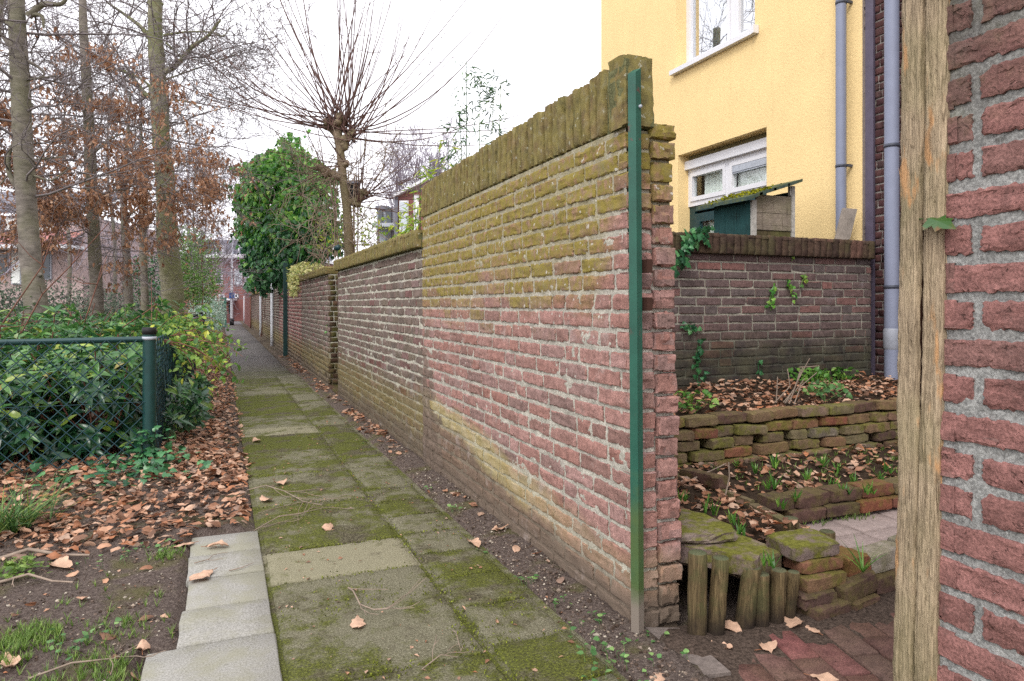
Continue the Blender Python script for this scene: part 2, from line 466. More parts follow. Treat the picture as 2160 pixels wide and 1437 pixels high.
M['brick_house'] = brick_mat('house red brick', [(0, C(118, 76, 74)), (.5, C(136, 90, 86)), (1, C(126, 92, 88))], None)
M['mortar_house'] = mortar_mat('house mortar', C(150, 142, 136), C(172, 166, 158))
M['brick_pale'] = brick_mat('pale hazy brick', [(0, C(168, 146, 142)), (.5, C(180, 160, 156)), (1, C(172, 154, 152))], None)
M['brick_neighbour'] = brick_mat('neighbour brick', [(0, C(72, 48, 50)), (.5, C(92, 62, 60)), (1, C(84, 66, 64))], None)
def loose_mat(name, stops, moss):
    k = N(name, .92, .2)
    col = k.ramp(k.obj(), stops)
    col = k.vary(col, 22, .7, 1.25); col = k.vary(col, 120, .8, 1.2, 3)
    nn = k.new('SeparateXYZ'); k.set(nn.inputs[0], k.geo().outputs['Normal'])
    m = k.ma('MULTIPLY', k.mr(k.ma('ADD', k.nz(16, 5), k.ma('MULTIPLY', nn.outputs[2], .12)), .42, .66), moss)
    col = k.mix(m, col, k.ramp(k.nz(60, 3), [(.3, C(84, 84, 32)), (.7, C(120, 120, 52))]))
    h = k.ma('ADD', k.nz(110, 5, .7), k.nz(30, 5))
    return k.done(col, k.bump(h, .55, .006))
LOOSE = [(0, C(104, 90, 72)), (.2, C(122, 100, 78)), (.4, C(112, 104, 80)), (.6, C(134, 90, 70)), (.8, C(120, 112, 100)), (1, C(98, 82, 66))]
M['loose_mossy'] = loose_mat('mossy loose brick', LOOSE, .75)
M['loose_plain'] = loose_mat('brown loose brick', LOOSE, .3)
M['loose_red'] = loose_mat('orange red loose brick', [(0, C(132, 82, 64)), (1, C(116, 76, 64))], .5)
M['loose_grey'] = loose_mat('grey concrete brick', [(0, C(142, 136, 122)), (1, C(156, 146, 134))], .3)
M['loose_dark'] = loose_mat('dark damp brick', [(0, C(84, 66, 60)), (1, C(98, 74, 66))], .35)
M['stone'] = loose_mat('mossy stone slab', [(0, C(126, 108, 104)), (1, C(130, 118, 108))], 1.0)

# ground
def mk_soil():
    k = N('dark gravelly soil', .95, .15)
    x, y, z = k.xyz()
    a = k.nz(75, 6, .8); b = k.nz(4, 5)
    col = k.ramp(a, [(.28, C(54, 45, 40)), (.45, C(96, 84, 78)), (.58, C(122, 109, 101)), (.72, C(168, 154, 142))])
    col = k.mix(k.ma('MULTIPLY', k.mr(b, .5, .68), .55), col, C(104, 104, 52))
    far = k.mr(y, 9, 20)
    col = k.mix(k.ma('MULTIPLY', far, .5), col, C(84, 74, 58))
    v = k.vor(90)
    h = k.ma('ADD', k.ma('MULTIPLY', a, 1.0), k.ma('MULTIPLY', v, -.5))
    return k.done(col, k.bump(h, 1.0, .016))
M['soil'] = mk_soil()
def mk_path():
    k = N('mossy concrete paving', .92, .2)
    x, y, z = k.xyz(); r = k.rnd()
    base = k.ramp(k.nz(150, 4, .8), [(.32, C(88, 86, 70)), (.5, C(120, 116, 94)), (.68, C(164, 160, 138))])
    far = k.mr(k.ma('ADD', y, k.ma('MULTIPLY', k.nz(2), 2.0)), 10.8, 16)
    nn = k.ma('ADD', k.ma('MULTIPLY', k.nz(2.6, 5, .6), .75), k.ma('MULTIPLY', k.nz(13, 6, .7), .55))
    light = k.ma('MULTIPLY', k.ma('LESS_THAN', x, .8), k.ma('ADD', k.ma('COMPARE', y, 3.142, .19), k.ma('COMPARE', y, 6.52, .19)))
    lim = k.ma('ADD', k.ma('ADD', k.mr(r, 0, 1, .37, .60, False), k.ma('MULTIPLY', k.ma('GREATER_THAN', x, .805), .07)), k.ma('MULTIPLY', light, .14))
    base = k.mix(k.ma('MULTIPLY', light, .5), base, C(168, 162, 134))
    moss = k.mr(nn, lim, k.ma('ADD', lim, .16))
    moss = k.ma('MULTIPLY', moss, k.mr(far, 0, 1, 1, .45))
    mc = k.ramp(k.nz(120, 4, .7), [(.32, C(48, 48, 28)), (.47, C(84, 88, 38)), (.59, C(112, 118, 44)), (.72, C(146, 152, 66))])
    mc2 = k.ramp(k.nz(90, 4, .7), [(.34, C(52, 46, 38)), (.5, C(90, 84, 64)), (.66, C(132, 126, 102))])
    mc = k.mix(k.mr(k.nz(4.2, 5), .48, .62), mc, mc2)
    dirt = k.mr(k.nz(5.5, 6, .7), .56, .7)
    base = k.mix(k.ma('MULTIPLY', dirt, .6), base, C(84, 76, 62))
    col = k.mix(k.ma('MULTIPLY', moss, .93), base, mc)
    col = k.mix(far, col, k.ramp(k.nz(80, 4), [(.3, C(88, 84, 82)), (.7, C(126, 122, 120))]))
    sp = k.mr(k.nz(210, 2, .5), .72, .76)
    col = k.mix(k.ma('MULTIPLY', sp, .6), col, C(215, 212, 196))
    h = k.ma('ADD', k.ma('MULTIPLY', k.nz(140, 5, .75), 1.0), k.ma('MULTIPLY', moss, k.nz(70, 4)))
    return k.done(col, k.bump(h, .9, .010))
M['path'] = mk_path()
def mk_gslab():
    k = N('smooth grey concrete', .85, .25)
    col = k.ramp(k.nz(170, 4, .75), [(.34, C(116, 114, 106)), (.62, C(170, 168, 162))])
    col = k.mix(k.ma('MULTIPLY', k.mr(k.nz(4.5, 5), .42, .62), .55), col, C(138, 136, 112))
    sp = k.mr(k.nz(90, 2), .68, .73)
    col = k.mix(k.ma('MULTIPLY', sp, .6), col, C(90, 84, 76))
    return k.done(col, k.bump(k.nz(170, 5), .35, .004))
M['gslab'] = mk_gslab()
M['patio'] = plain('pinkish patio concrete', C(164, 148, 142), .85, .25, (60, .75, 1.15), (150, .5, .004))
M['paver'] = brick_mat('dark red clay paver', [(0, C(96, 72, 66)), (.4, C(114, 80, 72)), (.7, C(106, 84, 76)), (1, C(124, 78, 76))], moss_extra(.25, (72, 70, 44)), rough=.7, pit=.4)
M['sand'] = plain('dark joint sand', C(84, 72, 64), .95, .1, (90, .35, 1.6), (120, 1, .01))
M['bed'] = plain('dark humus soil', C(66, 54, 44), .95, .1, (40, .5, 1.35), (70, .9, .02))
M['concrete_block'] = plain('rough grey concrete', C(120, 110, 104), .9, .2, (60, .7, 1.2), (90, .6, .006))
M['pebble'] = brick_mat('pebbles', [(0, C(150, 140, 126)), (.5, C(196, 186, 170)), (1, C(120, 104, 90))])

# timber
def wood(name, c0, c1, grain=(14, 14, .9), streak=None, rough=.8, bs=.5, green=0, orange=0):
    k = N(name, rough, .25)
    v = k.scale(k.pos(), grain)
    g = k.nz(5, 6, .65, v, 1.5)
    col = k.ramp(g, [(.3, c0), (.55, c1), (.75, tuple(min(1, q*1.25) for q in c1[:3])+(1,))])
    col = k.vary(col, 6, .75, 1.2)
    if green: col = k.mix(k.ma('MULTIPLY', k.mr(k.nz(4, 5), .42, .66), green), col, C(104, 108, 58))
    if orange: col = k.mix(k.ma('MULTIPLY', k.mr(k.nz(7, 4, .6, k.scale(k.pos(), (2.2, 2.2, .55))), .57, .64), orange), col, C(204, 156, 108))
    dk = k.mr(k.nz(9, 3, .5, k.scale(k.pos(), (3, 3, .25))), .66, .72)
    col = k.mix(k.ma('MULTIPLY', dk, .5), col, C(70, 58, 46))
    return k.done(col, k.bump(g, bs, .006))
M['timber'] = wood('weathered pale timber', C(102, 86, 68), C(186, 166, 138), (34, 34, 1.6), green=.32, orange=.85, bs=1.0)
def mk_stake():
    k = N('round treated stake', .85, .2); x, y, z = k.xyz()
    g = k.nz(5, 6, .7, k.scale(k.pos(), (22, 22, 1.2)), 1.0)
    col = k.ramp(g, [(.3, C(52, 43, 30)), (.5, C(92, 78, 54)), (.7, C(132, 114, 82))])
    col = k.mix(k.ma('MULTIPLY', k.mr(k.nz(9, 5), .45, .62), .5), col, C(76, 84, 50))
    col = k.mix(k.mr(k.ma('ADD', z, k.ma('MULTIPLY', k.nz(14), .14)), .2, .06), col, C(46, 38, 32))
    col = k.mix(k.mr(k.geo().outputs['Normal'] and k.xyz2(), .6, .9, 0, .55), col, C(92, 104, 80))
    return k.done(col, k.bump(g, .7, .006))
M['palisade'] = mk_stake()
M['stake'] = wood('green brown stake', C(52, 46, 32), C(96, 86, 60), (16, 16, 1.5), green=.6)
M['grey_board'] = wood('grey weathered board', C(96, 84, 72), C(150, 138, 124), (3, 3, 30), green=.3)
M['grey_plank'] = wood('grey plank', C(112, 104, 96), C(146, 136, 126), (30, 30, 3))
M['green_board'] = wood('dark green board', C(24, 52, 52), C(34, 70, 70), (20, 20, 2), bs=.3)
M['white_paint'] = plain('flaking white paint', C(190, 186, 178), .7, .3, (40, .6, 1.1), (60, .5, .003))
M['edge_board'] = wood('rotten mossy board', C(74, 60, 48), C(112, 98, 76), (3, 14, 14), green=.6)
M['felt'] = loose_mat('mossy roof felt', [(0, C(66, 82, 76)), (1, C(76, 90, 82))], .5)
M['roof_moss'] = plain('bright moss', C(138, 138, 30), .95, .1, (60, .6, 1.3), (90, 1, .01))
M['black'] = plain('black rubber', C(34, 34, 36), .6, .3)

# painted metal and plastics
def mk_steel():
    k = N('chipped green steel', .45, .5)
    x, y, z = k.xyz()
    col = k.vary(C(34, 88, 72), 10, .8, 1.2)
    col = k.mix(k.ma('MULTIPLY', k.mr(k.ma('ADD', z, k.nz(6)), 1.05, .7), .7), col, C(86, 100, 48))
    col = k.mix(k.ma('MULTIPLY', k.mr(k.nz(22, 5, .7), .6, .68), k.mr(z, .8, 1.8, .15, .8)), col, C(104, 62, 56))
    col = k.mix(k.mr(k.ma('ADD', z, k.ma('MULTIPLY', k.nz(9), .1)), .24, .14), col, C(128, 118, 108))
    return k.done(col, k.bump(k.nz(40), .15, .003))
M['steel'] = mk_steel()
M['rust'] = plain('rusty iron and crack shade', C(66, 44, 36), .85, .2)  # rust of the hinges; the same brown paints shade into the post crack
M['fence'] = plain('green plastic coating', C(22, 62, 60), .4, .5, (20, .85, 1.15))
M['wire'] = plain('green coated wire', C(24, 64, 72), .45, .5, (6, .8, 1.2))
M['pipe'] = plain('grey plastic pipe', C(132, 138, 158), .45, .4, (8, .92, 1.06))
M['pipe_light'] = plain('pale grey collar', C(152, 156, 166), .45, .4, (30, .85, 1.1))
M['clip'] = plain('dark pipe clip', C(70, 74, 86), .5, .4)
M['flashing'] = plain('dark purple flashing', C(88, 80, 96), .5, .4, (12, .85, 1.15))
M['render_grey'] = plain('grey cement', C(130, 118, 110), .95, .1, (40, .75, 1.15), (60, .7, .006))
def mk_yellow():
    k = N('yellow rough render', .9, .2)
    col = k.vary(C(243, 214, 156), 3, .96, 1.04)
    h = k.nz(75, 4, .55)
    st = k.ma('MULTIPLY', k.mr(k.nz(6, 5, .6, k.scale(k.pos(), (1.6, 1.6, .16))), .52, .72), .12)
    col = k.mix(st, col, C(196, 168, 116))
    return k.done(k.vary(col, 75, .91, 1.07, 3), k.bump(h, .55, .008))
M['yellow'] = mk_yellow()
M['olive'] = plain('olive header board', C(126, 116, 84), .8, .2)
M['frame'] = plain('white window frame', C(226, 226, 230), .35, .4, (8, .97, 1.02))
M['teal'] = plain('dark teal paint', C(24, 58, 62), .4, .45)
def mk_glass(name, refl, tint):
    k = N(name)
    tr = k.new('BsdfTransparent'); tr.inputs[0].default_value = tint
    gl = k.new('BsdfGlossy'); gl.inputs['Roughness'].default_value = .01; gl.inputs[0].default_value = (1, 1, 1, 1)
    x = k.new('MixShader'); x.inputs[0].default_value = refl
    k.nt.links.new(tr.outputs[0], x.inputs[1]); k.nt.links.new(gl.outputs[0], x.inputs[2]); k.nt.links.new(x.outputs[0], k.o.inputs['Surface'])
    return k.m
M['glass'] = mk_glass('window glass', .08, (.95, .97, .96, 1))
M['glass_bright'] = mk_glass('reflecting glass', .55, (.8, .85, .88, 1))
M['glass_far'] = plain('dark far glass', C(70, 78, 86), .08, .6, None)
M['curtain'] = plain('net curtain', C(240, 244, 240), .9, .1, (30, .9, 1.05))
M['blind'] = plain('pale blind', C(196, 204, 212), .8, .2, (3, .95, 1.04))
M['interior'] = plain('dim room', C(96, 90, 84), .9, .1)
M['tile_red'] = brick_mat('red roof tile', [(0, C(168, 112, 106)), (1, C(184, 132, 126))])
M['tile_grey'] = plain('grey slate', C(112, 112, 122), .7, .3)
M['white_trim'] = plain('white trim', C(222, 222, 226), .6, .3)
M['lead'] = plain('grey lead', C(176, 182, 192), .5, .4)

# plants
def mk_bark(name, c0, c1, green, sc=9):
    k = N(name, .9, .15)
    g = k.nz(sc, 6, .65, k.scale(k.pos(), (1, 1, 2.2)))
    col = k.ramp(g, [(.3, c0), (.65, c1)])
    col = k.mix(k.ma('MULTIPLY', k.mr(k.nz(2.2, 5), .38, .62), green), col, C(112, 116, 76))
    col = k.mix(k.ma('MULTIPLY', k.mr(k.nz(14, 3, .5, k.scale(k.pos(), (1, 1, 3))), .66, .72), .5), col, C(58, 52, 46))
    return k.done(col, k.bump(g, .5, .02))
M['bark'] = mk_bark('grey beech bark', C(92, 86, 80), C(138, 130, 122), .35)
M['bark_green'] = mk_bark('algae green beech bark', C(108, 106, 86), C(158, 154, 130), .8)
M['bark_brown'] = mk_bark('brown plane bark', C(92, 78, 64), C(140, 124, 104), .35, 22)
M['twig'] = plain('bare twig', C(124, 116, 116), .85, .15, (5, .8, 1.2))
M['twig_far'] = plain('far bare twig', C(152, 144, 154), .9, .1, (1, .85, 1.15))
M['shoot'] = plain('purple brown shoot', C(96, 72, 66), .7, .25, (6, .8, 1.2))
M['stem'] = plain('red brown stem', C(124, 86, 74), .8, .2, (9, .7, 1.25))
M['dry_twig'] = plain('dry grey twig', C(146, 130, 116), .85, .2, (20, .75, 1.2))
M['dead'] = leaf_mat('dry copper leaf', [(0, C(124, 86, 62)), (.3, C(166, 122, 92)), (.6, C(194, 150, 118)), (.85, C(150, 110, 84)), (1, C(226, 190, 160))], .45, .25)
M['litter'] = leaf_mat('fallen beech leaf', [(0, C(92, 68, 54)), (.2, C(150, 106, 80)), (.4, C(188, 142, 112)), (.6, C(206, 170, 144)), (.75, C(140, 118, 104)), (.9, C(178, 116, 78)), (1, C(118, 88, 70))], .65, .12)
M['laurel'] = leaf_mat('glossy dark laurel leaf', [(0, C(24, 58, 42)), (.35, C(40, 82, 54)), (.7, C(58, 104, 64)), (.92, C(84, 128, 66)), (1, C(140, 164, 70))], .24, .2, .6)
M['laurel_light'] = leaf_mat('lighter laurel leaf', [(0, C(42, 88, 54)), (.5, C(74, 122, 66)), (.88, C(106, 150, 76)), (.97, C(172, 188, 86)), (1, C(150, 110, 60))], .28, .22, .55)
M['privet'] = leaf_mat('yellow green creeper leaf', [(0, C(66, 108, 54)), (.45, C(98, 140, 62)), (.8, C(140, 172, 74)), (1, C(196, 198, 76))], .4, .35)
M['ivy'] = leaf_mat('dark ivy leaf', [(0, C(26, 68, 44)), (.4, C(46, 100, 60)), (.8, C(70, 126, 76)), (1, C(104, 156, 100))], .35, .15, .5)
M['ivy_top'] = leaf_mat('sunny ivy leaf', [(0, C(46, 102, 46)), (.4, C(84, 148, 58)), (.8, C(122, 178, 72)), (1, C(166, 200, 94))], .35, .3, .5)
M['ivy_var'] = leaf_mat('cream edged ivy leaf', [(0, C(120, 140, 70)), (.4, C(196, 196, 120)), (.8, C(220, 214, 150)), (1, C(110, 134, 70))], .5, .2)
M['bamboo'] = leaf_mat('bamboo leaf', [(0, C(44, 84, 56)), (.6, C(72, 112, 74)), (1, C(110, 146, 80))], .5, .3)
M['bamboo_y'] = leaf_mat('yellow bamboo leaf', [(0, C(126, 162, 60)), (.6, C(172, 196, 80)), (1, C(206, 208, 84))], .5, .4)
M['shrub'] = leaf_mat('grey green shrub leaf', [(0, C(74, 106, 56)), (.5, C(112, 148, 76)), (1, C(150, 182, 104))], .5, .3)
M['silver'] = leaf_mat('silver variegated leaf', [(0, C(110, 146, 122)), (.5, C(170, 196, 176)), (1, C(206, 220, 206))], .5, .2)
M['darkshrub'] = leaf_mat('dull far foliage', [(0, C(64, 80, 66)), (.5, C(92, 108, 92)), (1, C(126, 142, 118))], .6, .2)
M['grass'] = leaf_mat('fresh grass', [(0, C(78, 108, 44)), (.5, C(106, 138, 56)), (1, C(150, 174, 92))], .5, .3)
M['sedge'] = leaf_mat('dark sedge blade', [(0, C(54, 90, 46)), (.6, C(84, 122, 58)), (1, C(140, 160, 80))], .4, .25)
M['bulb'] = leaf_mat('fresh bulb leaf', [(0, C(62, 108, 48)), (.6, C(92, 142, 58)), (1, C(146, 180, 84))], .35, .3)
M['weed'] = leaf_mat('small weed leaf', [(0, C(70, 112, 62)), (.6, C(104, 146, 84)), (1, C(142, 176, 104))], .45, .25)
M['cabinet'] = plain('sea green boards', C(62, 112, 96), .6, .3, (12, .85, 1.1))
M['pole'] = plain('pale street pole', C(206, 208, 214), .5, .4)
M['blue'] = plain('blue sign', C(46, 90, 160), .5, .4, None)
# ================================================================== GROUND
GARDEN_Y = 4.25
def gz(x, y):
    """height of the loose ground"""
    x = np.asarray(x, float); y = np.asarray(y, float)
    h = .012*np.sin(2.1*x+.7)*np.cos(1.7*y)+.006*np.sin(7*x+2)*np.sin(6*y)+.004*np.sin(17*x+y*3)*np.sin(15*y-x*4)
    mound = .07*np.exp(-((y-5.0)/.8)**2)*np.clip((.1-x)/.5, 0, 1)
    strip = .05*np.exp(-((x+.22)/.25)**2)*np.clip((y-3.9)/1, 0, 1)
    left = .004+h*.8+mound+strip
    mid = -.03+0*x
    wallstrip = .004+h*.7+.02*np.clip((x-1.14)/.2, 0, 1)
    z = np.where(x < .12, left, np.where(x < 1.12, mid, wallstrip))
    blend = np.clip((x-.1)/.08, 0, 1)
    z = np.where((x >= .1) & (x < .18), left*(1-blend)+mid*blend, z)
    z = np.where((x < -.13) | (y > 3.72) | (y < 1.5), z, np.where(x < .2, -.03, z))
    z = np.where(x > 1.34, -.035, z)
    z = np.where((x < -.1) & (x > -.26) & (y < 2.56) & (y > 1.9), -.03, z)
    return z
def ground():
    xs = np.concatenate([np.linspace(-400, -30, 8), np.linspace(-25, -4, 14), np.arange(-3.6, 1.5, .03), np.linspace(1.6, 6, 20), np.linspace(8, 40, 8), np.linspace(80, 400, 5)])
    ys = np.concatenate([np.linspace(-200, -20, 5), np.linspace(-10, 1, 6), np.arange(1.1, 7.5, .03), np.arange(7.6, 14, .12), np.linspace(14.5, 60, 50), np.linspace(80, 700, 8)])
    X, Y = np.meshgrid(xs, ys); Z = gz(X, Y)
    fine = (X > -3.6) & (X < 1.34) & (Y < 14)
    Z = Z+np.where(fine, RNG.normal(0, .0025, X.shape), 0)
    i = np.arange(len(xs)*len(ys)).reshape(len(ys), len(xs))
    q = np.stack([i[:-1, :-1], i[:-1, 1:], i[1:, 1:], i[1:, :-1]], -1).reshape(-1, 4)
    mb = MB(); mb.add(np.stack([X, Y, Z], -1), q)
    return struct(mb.build('ground', M['soil']))
ground()

def slab(mb, x0, x1, y0, y1, z1, th=.05, tilt=.004, rough=.0016, g=.012, step=.045, mat=0, ch=.006):
    """paving slab with worn, chamfered edges and a slightly uneven top"""
    nx = max(3, int((x1-x0)/step)); ny = max(3, int((y1-y0)/step))
    xs = np.concatenate([[0, ch], np.linspace(ch, 1, nx+1)[1:-1]*0+np.linspace(0, x1-x0-2*g, nx+1)[1:-1], [x1-x0-2*g-ch, x1-x0-2*g]])
    ys = np.concatenate([[0, ch], np.linspace(0, y1-y0-2*g, ny+1)[1:-1], [y1-y0-2*g-ch, y1-y0-2*g]])
    X, Y = np.meshgrid(xs, ys)
    tx, ty = RNG.normal(0, tilt, 2)
    Z = z1+tx*(X-X.mean())+ty*(Y-Y.mean())+RNG.normal(0, rough, X.shape)
    Z[0, :] -= ch; Z[-1, :] -= ch; Z[:, 0] -= ch; Z[:, -1] -= ch
    jx = RNG.normal(0, .0016, X.shape); X = X+x0+g; Y = Y+y0+g
    X[:, 0] += jx[:, 0]; X[:, -1] += jx[:, -1]; Y[0] += jx[0]; Y[-1] += jx[-1]
    h, w = X.shape; i = np.arange(h*w).reshape(h, w)
    q = np.stack([i[:-1, :-1], i[:-1, 1:], i[1:, 1:], i[1:, :-1]], -1).reshape(-1, 4)
    ring = np.concatenate([i[0, :], i[1:, -1], i[-1, :-1][::-1], i[1:-1, 0][::-1]])
    m = len(ring); a = np.arange(m); b = (a+1) % m
    V = np.stack([X, Y, Z], -1).reshape(-1, 3); B = V[ring].copy(); B[:, 2] = z1-th
    mb.adds(np.concatenate([V, B]), [q, np.stack([ring[b], ring[a], h*w+a, h*w+b], -1)], mat, True)

def path():
    mb = MB()
    edges = [-.6, .1, .75, 1.35, 2.12, 2.95, 3.335, 4.1, 4.85, 5.6, 6.33, 6.72, 7.5, 8.3, 9.1, 9.9, 10.7, 11.3, 11.7]
    for a, b in zip(edges[:-1], edges[1:]):
        slab(mb, .18, .795, a, b, .0, g=.006, tilt=.003)
    y = -.55
    while y < 11.5:
        l = .298
        slab(mb, .815+random.uniform(-.008, .008), 1.105+random.uniform(-.01, .01), y, y+l, .0, g=.006, tilt=.012)
        y += l+.003
    # beyond, one worn asphalt strip
    slab(mb, .17, 1.06, 11.7, 40, -.004, g=.004, tilt=0, step=.3)
    o = struct(mb.build('path', M['path']))
    mb = MB(); mb.box((.16, -.6, -.05), (1.13, 11.8, -.008)); 
    struct(mb.build('path_joint_sand', M['path']))
path()

# grey concrete slabs lying beside the path
ys = [2.10, 2.515, 2.81, 3.11, 3.40, 3.68]
gl = ['largest and nearest smooth grey concrete slab beside the mossy path, at the bottom edge',
      'smooth grey slab next beyond the large wide one, beside the mossy path',
      'smooth grey slab in the middle of the row of five beside the mossy path',
      'smooth grey slab with two dark twigs lying on it beside the mossy path',
      'farthest smooth grey slab, partly under fallen leaves, beside the mossy path']
for i in range(5):
    mb = MB(); x0 = -.225 if i == 0 else -.128+random.uniform(-.008, .008)
    y0 = 1.95 if i == 0 else ys[i]
    slab(mb, x0, .172, y0, ys[i+1], .006+.002*(i % 2), g=.0045, tilt=.002, rough=.0005, ch=.004, step=.1)
    o = mb.build('concrete_slab', M['gslab'], org=((x0+.172)/2, (y0+ys[i+1])/2, 0))
    tag(o, gl[i], 'concrete slab', 'grey concrete slabs beside the path')

# ================================================================== BRICK WALLS
H = .069
def zs_to(z0, z1, h=H): return [z0+i*h for i in range(int(round((z1-z0)/h)))]
AX = 1.31                                       # alley face of the walls
up = np.array([0, 0, 1.0]); ux = np.array([1., 0, 0]); uy = np.array([0, 1., 0])

def tall_wall():
    y0, y1 = 2.06, 4.80
    def lean(V):
        V = V.copy(); V[:, 0] -= .022*np.clip(V[:, 2], 0, 3)*np.clip((5-V[:, 1])/2.5, 0, 1); return V
    w = thing('tall_brick_wall', 'tall brick alley wall with yellow lichen above pink red bricks and an open end', 'wall', ((AX+.08), (y0+y1)/2, 0))
    mb = MB()
    zt = .0+25*H                                 # 1.725 under the soldier course
    mb.box((AX+.02, y0+.012, -.05), (AX+.10, y1, zt), 1)
    mortar_face(mb, (AX+.0046, y1, -.05), -uy, up, -ux, y1-y0-.004, zt+.05, .012, .0017)
    courses(mb, (AX, y0, 0), uy, -ux, y1-y0, zs_to(0, zt), H, .224, .017, 14, 7, dep=.05, amp=.0022, mat=0, head=.25, jl=.007, rnd=.0022)
    # end of the thin upper part
    for i, z in enumerate(zs_to(0, zt)):
        brick(mb, (AX+.004, y0, z), ux, up, -uy, .096, H-.014, .05, 8, 5, .004, 0)
    # mortar smear on the face: lumps left proud of the joints
    w1 = mb.build('brickwork', [M['brick_tall'], M['mortar_tall']], w, xf=lean, sharp=21)
    mb = MB()
    mb.box((AX+.103, y0+.02, -.05), (AX+.19, y0+.40, 1.70), 1)
    zz = 0.0; i = 0
    while zz < 1.66:
        hh = .078 if i % 2 else .07
        brick(mb, (AX+.108+random.uniform(-.004, .004), y0-.004+random.uniform(-.006, .006), zz), ux, up, -uy, .083+random.uniform(-.006, .008), hh-.014, .2, 8, 5, .0055, 0, .006)
        brick(mb, (AX+.19, y0+.004, zz), uy, up, ux, .2, hh-.014, .05, 6, 4, .003, 0)
        zz += hh; i += 1
    brick(mb, (AX+.098, y0-.01, zz), ux, up, -uy, .105, .05, .3, 8, 5, .006, 0, .008)
    mb.build('end_pier', [M['brick_tall'], M['mortar_tall']], w, xf=lean, sharp=21)
    mb = MB()
    mb.box((AX+.008, y0+.012, zt-.004), (AX+.095, y1, zt+.2), 1)
    y = y0+.07
    while y < y1-.03:
        l = .052+random.uniform(-.004, .005); hh = .222+random.uniform(-.006, .008)
        brick(mb, (AX+random.uniform(-.003, .003), y, zt+.006), uy, up, -ux, l, hh, .1, 6, 14, .0045, 0, .006)
        brick(mb, (AX+.1, y, zt+.006), uy, up, ux, l, hh, .02, 3, 3, .003, 0, .004)
        y += l+.013
    # the broken end block, bedded in mortar
    for k in range(3):
        a = RNG.uniform(0, .01)
        brick(mb, (AX-.012+a, y0-.012, zt-.0+k*.0), ux, up, -uy, .118, .245-.012*k, .075, 10, 14, .007, 1 if k else 0, .016)
    brick(mb, (AX-.012, y0-.01, zt), uy, up, -ux, .075, .24, .06, 8, 14, .006, 0, .012)
    mb.build('coping', [M['brick_cope'], M['mortar_cope']], w, xf=lean, sharp=45)
tall_wall()

def low_wall():
    y0, y1 = 4.805, 8.72
    w = thing('low_brick_wall', 'low grey brown brick alley wall with mossy overhanging coping beside the tall wall', 'wall', (AX+.1, (y0+y1)/2, 0))
    mb = MB(); x = AX+.006
    zt = 22*H
    mb.box((x+.008, y0, -.05), (x+.21, y1-.01, zt), 1)
    courses(mb, (x, y0, 0), uy, -ux, y1-y0, zs_to(0, zt), H, .2, .016, 7, 4, dep=.03, amp=.0035, mat=0, head=.3)
    courses(mb, (x+.0, y1, 0), ux, uy, .2, zs_to(0, zt), H, .2, .016, 3, 3, dep=.03, amp=.0035, mat=0, head=.5)
    courses(mb, (x+.215, y0, 0), uy, ux, y1-y0, zs_to(.3, zt), H, .2, .016, 2, 2, dep=.03, amp=.0025, mat=0, head=.3)
    # a slightly proud plinth at the foot
    mortar_face(mb, (x+.0055, y1, -.05), -uy, up, -ux, y1-y0, zt+.05, .02, .0018)
    mb.build('brickwork', [M['brick_low'], M['mortar_low']], w, sharp=21)
    mb = MB()
    mb.box((x-.035, y0, zt+.003), (x+.25, y1, zt+.10), 1)
    y = y0
    while y < y1:
        l = .05+random.uniform(-.003, .004)
        brick(mb, (x-.05+random.uniform(-.003, .003), y, zt+.005), uy, up, -ux, l, .125+random.uniform(-.004, .004), .03, 4, 8, .003, 0, .005)
        brick(mb, (x-.05, y, zt+.128), uy, ux, up, l, .3, .02, 3, 5, .003, 0, .005)
        y += l+.011
    mb.build('coping', [M['brick_cope'], M['mortar_cope']], w)
low_wall()

def wall_run(name, label, y0, y1, zt, bm, mm, cope=None, grp=None, det=(4, 2), endface=True, cope_over=.04, joint=.014):
    w = thing(name, label, 'wall', (AX+.1, (y0+y1)/2, 0), grp)
    mb = MB(); x = AX+.004
    nc = int(zt/H); zt = nc*H
    mb.box((x+.008, y0+.01, -.1), (x+.21, y1, zt), 1)
    courses(mb, (x, y0, 0), uy, -ux, y1-y0, zs_to(0, zt), H, .205, joint, det[0], det[1], dep=.02, amp=.003, mat=0, head=.35)
    if endface:
        courses(mb, (x, y0, 0), ux, -uy, .21, zs_to(0, zt), H, .2, joint, 4, 3, dep=.02, amp=.004, mat=2, head=.6)
    mb.build('brickwork', [bm, mm, M['brick_mossy']], w)
    if cope:
        mb = MB(); mb.box((x-cope_over+.008, y0+.004, zt+.003), (x+.22+cope_over, y1, zt+cope-.01), 1)
        y = y0
        while y < y1:
            l = .055
            brick(mb, (x-cope_over, y, zt+.004), uy, up, -ux, min(l, y1-y), cope, .03, 2, 3, .004, 0, .004)
            if y < 20: brick(mb, (x-cope_over, y, zt+cope+.002), uy, ux, up, min(l, y1-y), .28, .02, 2, 2, .004, 0, .004)
            y += l+.012
        courses(mb, (x-cope_over, y0, 0), ux, -uy, .2+2*cope_over, [zt+.004], cope, .2, .012, 4, 3, mat=0)
        mb.build('coping', [M['brick_cope'], M['mortar_cope']], w)
    return w
wall_run('alley_wall', 'brown brick wall end with mossy reveal beyond the narrow gateway', 9.5, 12.85, 1.53, M['brick_low'], M['mortar_low'], .1, 'farther walls along the alley', (5, 3))
wall_run('alley_wall', 'red brick wall stretch on both sides of the dark green post', 12.87, 18.1, 1.66, M['brick_red'], M['mortar_low'], None, 'farther walls along the alley', (4, 2), False)
wall_run('alley_wall', 'yellowish brick wall stretch between two thin white pipes in the alley', 18.12, 26.2, 1.64, M['brick_low'], M['mortar_low'], None, 'farther walls along the alley', (3, 1), False)
